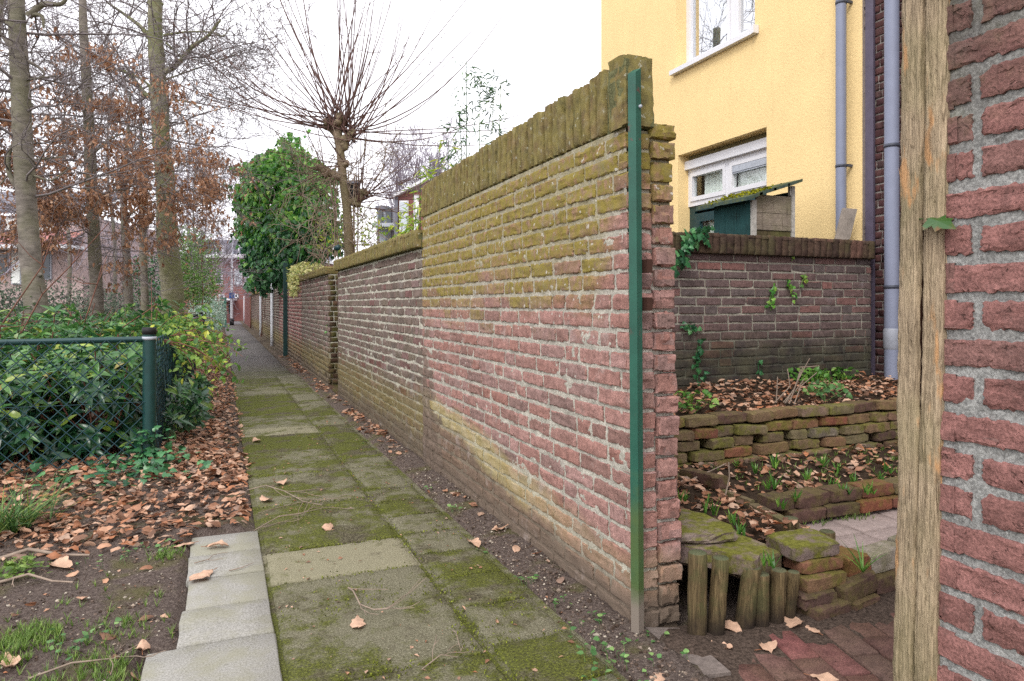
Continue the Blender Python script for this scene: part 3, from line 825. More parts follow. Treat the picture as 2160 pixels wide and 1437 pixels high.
wall_run('alley_wall', 'far narrow stretch of brick wall with low coping deep in the alley', 26.22, 36.0, 1.56, M['brick_low'], M['mortar_low'], .12, 'farther walls along the alley', (1, 1), False)
# gateway sill and door
mb = MB()
for k in range(8): brick(mb, (AX-.005, 8.73+k*.096, .0), uy, up, -ux, .085, .05, .05, 3, 3, .004, 0); brick(mb, (AX-.005, 8.73+k*.096, .052), uy, ux, up, .085, .2, .04, 3, 3, .004, 0)
tag(mb.build('gateway_sill', M['brick_mossy'], org=(AX+.1, 9.1, 0)), 'mossy brick sill at the foot of the narrow dark gateway between two walls', 'sill')
g = thing('garden_gate', 'dark recessed timber gate in the narrow gap between two alley walls', 'gate', (AX+.17, 9.1, .06))
mb = MB()
for k in range(6): mb.box((AX+.15, 8.735+k*.126, .07), (AX+.175, 8.735+k*.126+.12, 1.55))
mb.build('gate_boards', M['stake'], g)
for z_ in (.3, 1.2):
    mb = MB(); mb.box((AX+.177, 8.74, z_), (AX+.2, 9.48, z_+.08)); mb.build('ledge', M['stake'], g)

# far flat-roofed brick outbuilding at the end of the wall
s = thing('brick_shed', 'small red brick outbuilding with white flat roof edge at the far alley end', 'shed', (1.9, 40, 0))
mb = MB(); mb.box((1.28, 36.05, -.1), (3.6, 44.5, 2.05)); mb.build('wall', M['brick_house'], s)
mb = MB(); mb.box((1.2, 35.98, 2.055), (3.7, 44.6, 2.3)); mb.build('roof_edge', M['white_trim'], s)

# ------------------------------------------------------------------ posts and pipes along the alley wall
def post(name, label, px, X, w, z1, mat, cat, round_=False, grp=None, z0=-.02, y=None):
    Y = onX(px, 700, AX)[1] if y is None else y
    mb = MB()
    if round_: mb.tube([(X, Y, z0), (X, Y, z0+.4), (X, Y, z1)], w/2, 10, 0, True)
    else:
        mb.box((X-w/2, Y-w/2, z0), (X+w/2, Y+w/2, z1))
    o = mb.build(name, mat, org=(X, Y, 0)); tag(o, label, cat, grp); return o
post('gate_post', 'dark green square post against the red brick wall under the ivy', 607, AX-.05, .085, 2.0, M['fence'], 'post')
post('drain_pipe', 'white drain pipe on the wall just beyond the dark green post', 578, AX-.05, .085, 1.75, M['pole'], 'pipe', True, 'white pipes along the alley wall')
post('drain_pipe', 'thin white pipe rising above the wall top, second beyond the dark post', 553, AX-.05, .08, 2.25, M['pole'], 'pipe', True, 'white pipes along the alley wall')
post('drain_pipe', 'thin brown pipe deep in the alley beyond the white pipes', 531, AX-.05, .07, 1.62, M['stem'], 'pipe', True)
post('drain_pipe', 'farthest white pipe on the alley wall near the outbuilding', 517, AX-.05, .09, 1.6, M['pole'], 'pipe', True, 'white pipes along the alley wall')
p = thing('street_pole', 'slender pale street pole with small blue sign at the alley end', 'pole')
Pp = onD(489, 700, 38)
mb = MB(); mb.tube([(Pp[0], Pp[1], -.05), (Pp[0], Pp[1], 1.5), (Pp[0], Pp[1], 3.9)], [.09, .07, .05], 8); mb.build('shaft', M['pole'], p)
mb = MB(); mb.box((Pp[0]-.14, Pp[1]-.1, 1.45), (Pp[0]+.14, Pp[1]-.06, 1.75)); mb.build('sign', M['blue'], p)
mb = MB(); mb.tube([(Pp[0], Pp[1], -.05), (Pp[0], Pp[1], .35)], .11, 8, 0, True); mb.build('base', M['black'], p)
c = thing('wooden_screen', 'sea green boarded screen at the end of the leafy fence', 'screen', (.05, 37, 0))
mb = MB(); P0 = onD(464, 690, 34); P1 = onD(477, 690, 34)
for k in range(9): mb.box((P0[0], P0[1]-.02, .02+k*.16), (P1[0]+.02, P0[1]+.3, .02+k*.16+.15))
mb.build('boards', M['cabinet'], c)

# ================================================================== NEAR RIGHT WALL + TIMBER
def near_wall():
    y1 = .962; X = 1.305
    w = thing('near_brick_wall', 'close red brick wall with thick grey mortar at the right edge', 'wall', (X+.1, .3, 0))
    mb = MB()
    mb.box((X+.02, -1.2, -.05), (X+.2, y1-.02, 2.2), 1)
    zs = [-.0+i*.0715 for i in range(31)]
    off = [0, -.115]
    # courses run from the post towards the viewer
    courses(mb, (X, y1, 0), -uy, -ux, 1.2, zs, .0715, .222, .02, 30, 12, dep=.04, amp=.0019, mat=0, head=.1, startoff=[-.03, -.15], rnd=.0018)
    courses(mb, (X, y1, 0), ux, uy, .2, zs, .0715, .21, .018, 4, 3, dep=.04, amp=.003, mat=0, head=.3)
    mortar_face(mb, (X+.0050, y1-.002, -.05), -uy, up, -ux, 1.2, 2.25, .008, .0012)
    mb.build('brickwork', [M['brick_near'], M['mortar_near']], w, sharp=21)
near_wall()

def timber():
    """split old gate post: two rough planks with a dark crack between"""
    Xf = 1.292
    t = thing('timber_gate_post', 'rough weathered timber post with a long crack beside the close brick wall', 'post', (Xf+.03, 1.0, 0))
    def plank(ya, yb, seed):
        r = np.random.default_rng(seed)
        mb = MB(); nz_, ny = 160, 9
        zz = np.linspace(-.02, 2.4, nz_+1)
        edge_a = np.cumsum(r.normal(0, .00065, nz_+1)); edge_a -= np.linspace(edge_a[0], edge_a[-1], nz_+1)
        edge_b = np.cumsum(r.normal(0, .00065, nz_+1)); edge_b -= np.linspace(edge_b[0], edge_b[-1], nz_+1)
        ridge = r.normal(0, .0022, ny+1)
        V = []
        for i, z in enumerate(zz):
            for j in range(ny+1):
                f = j/ny
                ya_ = ya+edge_a[i]; yb_ = yb+edge_b[i]
                y = ya_+(yb_-ya_)*f
                rnd = -.007*(abs(2*f-1)**6)
                x = Xf-(ridge[j]*(1+.4*math.sin(z*5+j))+rnd+.0016*math.sin(z*9+seed)+r.normal(0, .0009))
                V.append((x, y, z))
        i = np.arange((nz_+1)*(ny+1)).reshape(nz_+1, ny+1)
        q = np.stack([i[:-1, :-1], i[1:, :-1], i[1:, 1:], i[:-1, 1:]], -1).reshape(-1, 4)
        V = np.array(V); Bk = V.copy(); Bk[:, 0] = Xf+.06
        n0 = len(V); m = i[:, 0]; m2 = i[:, -1]
        V[:, 1] -= .0155*(V[:, 2]+.05); Bk[:, 1] -= .0155*(Bk[:, 2]+.05)
        sd = np.stack([m[:-1], n0+m[:-1], n0+m[1:], m[1:]], -1); sd2 = np.stack([m2[:-1], m2[1:], n0+m2[1:], n0+m2[:-1]], -1)
        tp = np.stack([i[-1, :-1], i[-1, 1:], n0+i[-1, 1:], n0+i[-1, :-1]], -1)
        mb.adds(np.concatenate([V, Bk]), [q, sd2, tp, q+n0], 0, True); mb.n -= 0
        mb.T.append((sd+mb.n-len(V)*2, 1 if seed == 4 else 0, False))  # inner crack side in rotted brown, also painting the crack's shade
        # loose splinters
        for k in range(70):
            z = r.uniform(.02, 2.2); y = r.uniform(ya+.004, yb-.004); l = r.uniform(.006, .022)
            mb.add([(Xf+.001, y-.0155*z, z), (Xf+.001, y+.0022-.0155*z, z-.001), (Xf-.0045, y+r.normal(0, .002)-.0155*z, z+l)], [(0, 1, 2), (0, 2, 1)][:1], 0, False)
        return mb
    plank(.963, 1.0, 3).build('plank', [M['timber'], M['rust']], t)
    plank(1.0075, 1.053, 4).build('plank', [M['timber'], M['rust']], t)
    mb = MB(); mb.box((Xf+.035, .985, -.02), (Xf+.055, 1.004, 2.3)); mb.build('crack_shade_strip', M['rust'], t)  # added dark strip, paints the shade deep inside the crack
timber()

# ivy leaf caught on the post
P = onX(1960, 462, 1.285)
V, Fq = ivy_leaf(3, .12)
mb = MB()
A = norm([-.15, -.95, -.28]); Nn = norm([-.55, .2, .8])
leaves(mb, [P], [A], [Nn], [.062], [(V, Fq)])
mb.tube([P, P+np.array([.01, .03, .004]), P+np.array([.02, .06, -.01])], .0012, 5)
M['leaf_one'] = leaf_mat('green and red ivy leaf', [(0, C(66, 108, 44)), (1, C(66, 108, 44))], .3, .1, .5)
k = N('ivy leaf flushed red', .3, .5); x, y, z = k.xyz()
k.done(k.mix(k.mr(k.ma('ADD', k.nz(60), k.ma('MULTIPLY', k.ma('SUBTRACT', z, float(P[2])), -14.0)), .75, 1.1), C(48, 84, 34), C(132, 66, 36)))
tag(mb.build('ivy_leaf', k.m, org=P), 'single green ivy leaf with red edge stuck on the timber post', 'leaf')

# ------------------------------------------------------------------ green steel post on the end of the tall wall
g = thing('steel_gate_post', 'tall slim green steel gate post with worn paint at the tall wall end', 'post', (AX+.02, 2.02, 0))
b0 = onY(1345, 1345, 2.015); t0 = onY(1338, 150, 2.015)
def ell(mb, b, t, a=.040, th=.004, top=1):
    for (x0, x1, y0, y1) in ((0, a*.55, -a*.35, -a*.35+th), (a*.55, a, -a*.35+.006, .02), (0, th, -a*.35, .02)):
        pts = []
        for q in (b, t):
            for (x, y) in ((x0, y0), (x1, y0), (x1, y1), (x0, y1)): pts.append((q[0]-a/2+x, q[1]+y, q[2]))
        mb.hexa(pts)
mb = MB(); V = []
ang_ = math.radians(24); hw_ = .0155
ring_ = [(-1, -1), (-.0, -1.0), (1, -1), (1, 1), (-1, 1)]
for q_ in (b0, t0):
    for (x_, y_) in ring_:
        V.append((q_[0]+hw_*(x_*math.cos(ang_)-y_*math.sin(ang_)), q_[1]+hw_*(x_*math.sin(ang_)+y_*math.cos(ang_)), q_[2]+(.010*x_ if q_ is t0 else 0)))
mb.adds(V, [[(i, (i+1) % 5, 5+(i+1) % 5, 5+i) for i in range(5)], [(5, 6, 7, 8, 9)]], 0, False)
mb.build('profile', M['steel'], g)
for z in (1.03, 1.17):
    q = onY(1358, 560 if z > 1.1 else 640, 2.02)
    mb = MB(); mb.box((q[0], 2.0, q[2]-.025), (q[0]+.022, 2.035, q[2]+.02)); mb.build('hinge', M['rust'], g)
for py in (225,):
    q = onY(1350, py, 2.0); mb = MB(); mb.tube([q+np.array([0, .004, 0]), q+np.array([0, -.006, 0])], .006, 8, 0, True); mb.build('bolt', M['lead'], g)

# ================================================================== GARDEN
def gwall():
    Y = GARDEN_Y; x0, x1 = 1.55, 5.0
    w = thing('garden_wall', 'dark brown brick garden wall with overhanging soldier coping behind the raised bed', 'wall', ((x0+x1)/2, Y+.1, 0))
    mb = MB()
    mb.box((x0, Y+.008, -.1), (x1, Y+.2, 1.49), 1)
    h = .0655; n = int(1.16/h)
    courses(mb, (x0, Y, .33), ux, -uy, x1-x0, [.33*0+i*h for i in range(n+1)], h, .215, .013, 6, 4, dep=.02, amp=.0025, mat=0, head=.12)
    mb.build('brickwork', [M['brick_garden'], M['mortar_garden']], w, sharp=21)
    mb = MB(); mb.box((x0, Y-.035, 1.493), (x1, Y+.24, 1.63), 1)
    x = x0
    while x < x1-.02:
        l = min(.056+random.uniform(-.004, .006), x1-x)
        brick(mb, (x, Y-.05+random.uniform(-.004, .003), 1.495), ux, up, -uy, l, .145+random.uniform(-.006, .006), .03, 4, 8, .003, 0, .005)
        brick(mb, (x, Y-.05, 1.643), ux, uy, up, l, .3, .02, 3, 4, .003, 0, .005)
        x += l+.010
    mb.build('coping', [M['cope_garden'], M['mortar_dark']], w)
gwall()

# garden levels
mb = MB()
def patch(mb, x0, x1, y0, y1, zf, n=.06, amp=.006):
    xs = np.arange(x0, x1+n*.5, n); ys = np.arange(y0, y1+n*.5, n)
    X, Y = np.meshgrid(xs, ys); Z = zf(X, Y)+RNG.normal(0, amp, X.shape)
    h, w = X.shape; i = np.arange(h*w).reshape(h, w)
    mb.add(np.stack([X, Y, Z], -1), np.stack([i[:-1, :-1], i[:-1, 1:], i[1:, 1:], i[1:, :-1]], -1).reshape(-1, 4))
bedz = lambda x, y: .465+.05*(y-3.2)/1.0+.012*np.sin(4*x)*np.sin(5*y)
lowz = lambda x, y: .20+.05*np.clip((y-2.5)/.6, -.6, 1)+.01*np.sin(5*x+1)*np.sin(6*y)
patch(mb, 1.55, 5.1, 3.20, 4.26, bedz)
struct(mb.build('raised_bed_soil', M['bed']))
mb = MB(); patch(mb, 1.52, 2.24, 2.12, 3.22, lowz); patch(mb, 2.25, 4.6, 2.5, 3.22, lowz)
struct(mb.build('lower_bed_soil', M['bed']))
mb = MB()
for ix in range(7):
    for iy in range(2):
        slab(mb, 2.27+ix*.3+.02*iy, 2.27+ix*.3+.3+.02*iy, 1.99+iy*.25, 2.24+iy*.25, .128, g=.005, tilt=.008, rough=.0008)
struct(mb.build('patio', M['patio']))
mb = MB(); mb.box((2.24, 2.0, -.05), (4.6, 2.5, .105)); struct(mb.build('patio_bed', M['sand']))

# clay paving inside the gate
def paving():
    mb = MB()
    a = math.radians(-14); ca, sa = math.cos(a), math.sin(a)
    for i in range(-3, 16):
        y = .15+(0 if i % 2 else .105)
        for j in range(-2, 11):
            u0 = i*.104; v0 = y+j*.212-.3
            cx_, cy_ = 1.38+u0+.05, v0+.1
            X = 1.38+(u0*ca-(v0-1)*sa); Y = 1.0+(u0*sa+(v0-1)*ca)
            if X < 1.33 or Y > 1.86 or X > 3.4 or Y < .2: continue
            if X < 1.46 and Y > 1.62: continue
            z = random.uniform(-.004, .004)
            U = np.array([ca, sa, random.uniform(-.015, .015)]); Wv = np.array([-sa, ca, random.uniform(-.015, .015)])
            brick(mb, (X, Y, z), U, Wv, up, .099, .206, .04, 5, 8, .0022, 0, .004)
    struct(mb.build('brick_paving', M['paver']))
    mb = MB(); patch(mb, 1.33, 3.6, .1, 2.03, lambda x, y: -.010+.02*np.exp(-((y-1.9)/.12)**2)+.012*np.exp(-((x-1.42)/.1)**2)*np.clip((y-1.3)*2, 0, 1), .04, .002)
    struct(mb.build('paving_joint_sand', M['sand']))
paving()
mb = MB(); mb.prism([(1.32, 1.72), (1.42, 1.70), (1.45, 2.0), (1.345, 2.05)], -.05, .012)
tag(mb.build('threshold_block', M['concrete_block'], org=(1.4, 1.8, 0)), 'rough grey concrete threshold block at the foot of the tall wall end', 'threshold')

# loose bricks -----------------------------------------------------------------
BR = {}
def brick_mesh(key, L, W, Hh, seed):
    global RNG
    mb = MB(); hl, hw = L/2, W/2
    n = 5
    r = np.random.default_rng(seed)
    # six-sided block with rounded, chipped edges from a subdivided cube
    g = np.linspace(-1, 1, n+1); g = np.sign(g)*np.abs(g)**.75
    V = {}; verts = []; faces = []
    def vid(i, j, k):
        if (i, j, k) not in V:
            p = np.array([g[i], g[j], g[k]])
            e = np.sum(np.abs(p) > .99)
            q = p*np.array([hl, hw, Hh/2])
            ch = .0018 if e == 2 else (.004 if e == 3 else 0)
            q -= np.sign(p)*(np.abs(p) > .99)*ch*abs(r.normal(1, .6))
            q += r.normal(0, .0013, 3)
            V[(i, j, k)] = len(verts); verts.append(q)
        return V[(i, j, k)]
    for a in range(n):
        for b in range(n):
            for s in (0, n):
                f = [vid(s, a, b), vid(s, a+1, b), vid(s, a+1, b+1), vid(s, a, b+1)]; faces.append(f if s else f[::-1])
                f = [vid(a, s, b), vid(a+1, s, b), vid(a+1, s, b+1), vid(a, s, b+1)]; faces.append(f[::-1] if s else f)
                f = [vid(a, b, s), vid(a+1, b, s), vid(a+1, b+1, s), vid(a, b+1, s)]; faces.append(f if s else f[::-1])
    mb.add(np.array(verts), faces, 0, False)
    return mb
def loose(name, label, pos, L, W, Hh, rz=0, rx=0, ry=0, mat='loose_mossy', group=None, cat='brick'):
    o = brick_mesh(None, L, W, Hh, random.randint(0, 99999)).build(name, M[mat], org=(0, 0, 0), sharp=24)
    o.location = tuple(float(v) for v in pos); o.rotation_euler = (rx, ry, rz)
    return tag(o, label, cat, group)
ORD = ['first', 'second', 'third', 'fourth', 'fifth', 'sixth', 'seventh', 'eighth', 'ninth', 'tenth', 'eleventh', 'twelfth']
CRS = ['top', 'second', 'third', 'fourth', 'fifth']
def retaining():
    colw = {'loose_mossy': 'mossy green brown', 'loose_plain': 'plain brown', 'loose_red': 'orange red', 'loose_grey': 'pale grey', 'loose_dark': 'dark damp'}
    for c in range(5):
        z = .445-c*.058
        xend = 2.10+random.uniform(-.05, .05)+(.1 if c % 2 else 0); idx = 0
        while xend < 4.05:
            L = random.choice([.2, .2, .21, .19, .16, .12])
            gap = random.choice([.006, .03, .045, .06]) if c > 1 else random.choice([.003, .008, .012])
            if c == 0: mats = ['loose_mossy', 'loose_mossy', 'loose_plain', 'loose_plain', 'loose_dark', 'loose_grey']
            elif c == 1: mats = ['loose_mossy', 'loose_plain', 'loose_red', 'loose_mossy']
            else: mats = ['loose_mossy', 'loose_mossy', 'loose_mossy', 'loose_plain', 'loose_dark']
            m = random.choice(mats)
            tilt = random.uniform(-.05, .05)*(1 if c < 2 else .5)
            loose('loose_brick', f'{colw[m]} loose brick, {ORD[idx]} from left, {CRS[c]} course of the dry stacked wall',
                  (xend+L/2, 3.17+random.uniform(-.018, .018)+(.01*c*-1)+.02, z+.03+random.uniform(-.002, .002)+(.008 if c == 0 else 0)+.018*(xend-3)*.4), L, .1, .054,
                  random.uniform(-.07, .07), 0, tilt, m, 'loose bricks of the dry stacked retaining wall')
            xend += L+gap; idx += 1
            if idx > 11: break
    mb = MB(); mb.box((1.6, 3.235, .0), (4.4, 3.26, .44)); struct(mb.build('bed_earth_face', M['bed']))
retaining()

# brick edging of the lower bed (two courses, running to the right)
edg = [(1600, 1058, 'loose_dark'), (1655, 1072, 'loose_dark'), (1716, 1062, 'loose_dark'), (1778, 1050, 'loose_red'), (1838, 1046, 'loose_plain'), (1888, 1036, 'loose_red')]
x = 2.26
for i, (m, nm) in enumerate([('loose_dark', 'short dark'), ('loose_dark', 'long dark'), ('loose_dark', 'wide blackish'), ('loose_red', 'tilted orange red'), ('loose_plain', 'squared brown'), ('loose_red', 'rust red, half hidden'), ('loose_plain', 'brown, fully right')]):
    L = .12 if i == 0 else .2
    loose('edging_brick', f'{nm} brick, {ORD[i]} from left in upper course of bed edging', (x+L/2, 2.47+random.uniform(-.012, .012), .228), L, .11, .055, random.uniform(-.08, .08), random.uniform(-.05, .05), random.uniform(-.05, .05), m, 'bricks edging the lower bed')
    x += L+.008
x = 2.34
for i, m in enumerate(['loose_dark', 'loose_dark', 'loose_red', 'loose_red', 'loose_dark', 'loose_plain']):
    loose('edging_brick', f'{ORD[i]} brick from left in lower course of bed edging', (x+.1, 2.45, .170), .2, .11, .055, random.uniform(-.05, .05), 0, 0, m, 'bricks edging the lower bed')
    x += .21
# boards along the narrow bed
def board(label, a, b, w, h, mat, z):
    a = np.array(a, float); b = np.array(b, float); d = norm(b-a); s = np.array([-d[1], d[0], 0])*w/2
    P = [a-s, b-s, b+s, a+s]
    mb = MB()
    pts = [(p[0]+random.uniform(-.004, .004), p[1], p[2]-h) for p in P]+[(p[0]+random.uniform(-.004, .004), p[1], p[2]+random.uniform(-.004, .004)) for p in P]
    mb.hexa(pts)
    return tag(mb.build('edging_board', mat, org=tuple((a+b)/2)), label, 'board', 'boards edging the narrow bed')
board('mossy brown edging board, nearest to the brick stack', (2.19, 2.09, .2), (2.23, 2.52, .215), .05, .12, M['edge_board'], 0)
board('thin dark edging board between the mossy board and the long dark brick', (2.235, 2.53, .225), (2.2, 2.8, .24), .03, .1, M['edge_board'], 0)
board('grey mossy edging board at the foot of the retaining wall', (2.06, 3.05, .26), (2.2, 2.92, .25), .05, .1, M['edge_board'], 0)
loose('long_brick', 'long dark purple brick lying along the narrow bed beside bulbs', (2.2, 2.84, .262), .27, .07, .06, math.radians(98), 0, .05, 'loose_dark')
# round marker stakes by the patio
for i, (px, py, lab) in enumerate(((1668, 1092, 'short round mossy stake by the patio, farther of two'), (1745, 1120, 'very low round stake by the patio beside the mossy board'))):
    q = G(px, py, .24-.06*i)
    mb = MB(); mb.tube([(q[0], q[1], .0), (q[0], q[1], q[2]-.006), (q[0], q[1], q[2])], [.032, .032, .027], 12, 0, True)
    tag(mb.build('round_stake', M['palisade'], org=(q[0], q[1], 0)), lab, 'stake', 'round stakes by the patio')

# palisade of half-buried stakes
stk = [(1470, 1345, 1168, 40, 'tallest and leftmost green stake of the small palisade, beside the wall end'), (1509, 1340, 1181, 36, 'second palisade stake from the wall end, slightly tilted'),
       (1569, 1325, 1201, 40, 'split palisade stake right of the dark gap'), (1605, 1322, 1213, 34, 'fourth palisade stake, with a dark damp foot'),
       (1636, 1315, 1206, 33, 'fifth palisade stake, leaning right'), (1662, 1308, 1211, 26, 'thinnest palisade stake, touching the brick stack')]
for i, (px, pb, pt, w, lab) in enumerate(stk):
    b = G(px, pb, .0); dd = 2.33
    hgt = (pb-pt)*np.linalg.norm([b@np.array([SA, CA, 0])])/F; r = w/2*(b[0]*SA+b[1]*CA)/F
    lean = .02*(i % 3-1)+.025
    mb = MB(); n = 8
    zz = np.linspace(-.03, hgt, n); 
    pts = [(b[0]+lean*z/.25+random.uniform(-.001, .001), b[1]+.01*z, z) for z in zz]
    rad = [r*(1.03-.04*k/n)+random.uniform(-.0006, .0006) for k in range(n)]
    pts.append((pts[-1][0], pts[-1][1], hgt+.004)); rad.append(r*.86)
    mb.tube(pts, rad, 14, 0, True)
    tag(mb.build('palisade_stake', M['palisade'], org=(b[0], b[1], 0)), lab, 'stake', 'stakes of the small palisade')

# stone slabs and brick stack
def stone(label, poly, z0, z1, tx=0, ty=0):
    mb = MB(); c = np.mean(poly, 0)
    m = []
    n = len(poly)
    for i in range(n):
        a = np.array(poly[i]); b = np.array(poly[(i+1) % n])
        for k in range(4): m.append(a+(b-a)*k/4+RNG.normal(0, .004, 2))
    m = np.array(m); n = len(m)
    def ringz(s, z, j): return np.array([(c[0]+(p[0]-c[0])*s+RNG.normal(0, j), c[1]+(p[1]-c[1])*s+RNG.normal(0, j), z+tx*(p[0]-c[0])+ty*(p[1]-c[1])+RNG.normal(0, j*.5)) for p in m])
    R = [ringz(.95, z0, .003), ringz(1.0, z0+(z1-z0)*.35, .003), ringz(1.0, z1-.008, .003), ringz(.97, z1, .001), ringz(.5, z1+.001, .001)]
    V = np.concatenate(R+[[(c[0], c[1], z1)]])
    i = np.arange(n); j = (i+1) % n
    fs = [np.stack([k*n+i, k*n+j, (k+1)*n+j, (k+1)*n+i], -1) for k in range(4)]
    mb.adds(V, fs+[np.stack([4*n+i, 4*n+j, np.full(n, 5*n)], -1), [tuple(range(n))[::-1]]], 0, False)
    return tag(mb.build('stone_slab', M['stone'], org=(c[0], c[1], z0)), label, 'stone slab', 'stone slabs on the palisade')
zt = .285
P1 = [G(1436, 1072, zt), G(1490, 1083, zt), G(1540, 1108, zt), G(1556, 1122, zt), G(1500, 1128, zt), G(1425, 1128, zt)]
stone('upper flat stone slab with pinkish top and mossy rim above the stakes', [p[:2] for p in P1][::-1], .252, zt)
zt = .245
P2 = [G(1425, 1130, zt), G(1545, 1122, zt), G(1618, 1148, zt), G(1622, 1165, zt), G(1585, 1176, zt), G(1430, 1146, zt)]
stone('lower thick green stone slab sticking out over the stakes', [p[:2] for p in P2][::-1], .175, zt)
q = G(1605, 1185, .2)
loose('stack_brick', 'mossy brick under the tip of the thick stone slab', (q[0]+.04, q[1]+.08, .165), .2, .1, .07, .2, 0, 0, 'loose_mossy', 'bricks stacked by the palisade')
sx = 2.0
loose('stack_brick', 'large flat mossy concrete brick on top of the stack', (2.03, 2.03, .213), .205, .16, .055, -.12, .03, -.03, 'stone', 'bricks stacked by the palisade')
loose('stack_brick', 'dark mossy brick directly under the large flat one', (2.05, 2.0, .158), .19, .11, .05, -.05, 0, 0, 'loose_mossy', 'bricks stacked by the palisade')
loose('stack_brick', 'blackish brick with fuzzy green moss in the stack middle', (2.04, 1.975, .105), .2, .11, .052, .03, 0, 0, 'loose_mossy', 'bricks stacked by the palisade')
loose('stack_brick', 'brown brick in the lower stack beside the thinnest stake', (1.985, 1.95, .058), .16, .11, .046, .05, 0, 0, 'loose_dark', 'bricks stacked by the palisade')
loose('stack_brick', 'dark damp bottom brick of the stack on the red paving', (2.02, 1.93, .018), .19, .12, .05, .12, 0, 0, 'loose_dark', 'bricks stacked by the palisade')
loose('stack_brick', 'small orange red brick beside the stack', (2.24, 2.02, .12), .13, .13, .075, .1, 0, 0, 'loose_red', 'bricks stacked by the palisade')
loose('kerb_brick', 'long dark tilted kerb brick below the small orange red brick', (2.19, 1.955, .06), .21, .1, .07, .16, 0, -.12, 'loose_dark', 'kerb blocks along the red paving')
loose('kerb_brick', 'pale grey mossy kerb block right of the orange red brick', (2.43, 2.03, .11), .24, .1, .075, .12, 0, 0, 'loose_grey', 'kerb blocks along the red paving')
loose('kerb_brick', 'pale grey kerb block half hidden by the timber post', (2.68, 2.06, .115), .24, .1, .075, .1, 0, 0, 'loose_grey', 'kerb blocks along the red paving')
loose('kerb_brick', 'dark low kerb block under the pale grey mossy one', (2.42, 2.0, .035), .22, .1, .07, .1, 0, 0, 'loose_dark', 'kerb blocks along the red paving')
loose('kerb_brick', 'dark low kerb block farther right behind the timber post', (2.66, 2.03, .035), .24, .1, .07, .1, 0, 0, 'loose_dark', 'kerb blocks along the red paving')
loose('kerb_brick', 'thin dark kerb brick at the foot of the stack, right side', (2.2, 1.93, .01), .16, .09, .04, .16, 0, 0, 'loose_dark', 'kerb blocks along the red paving')

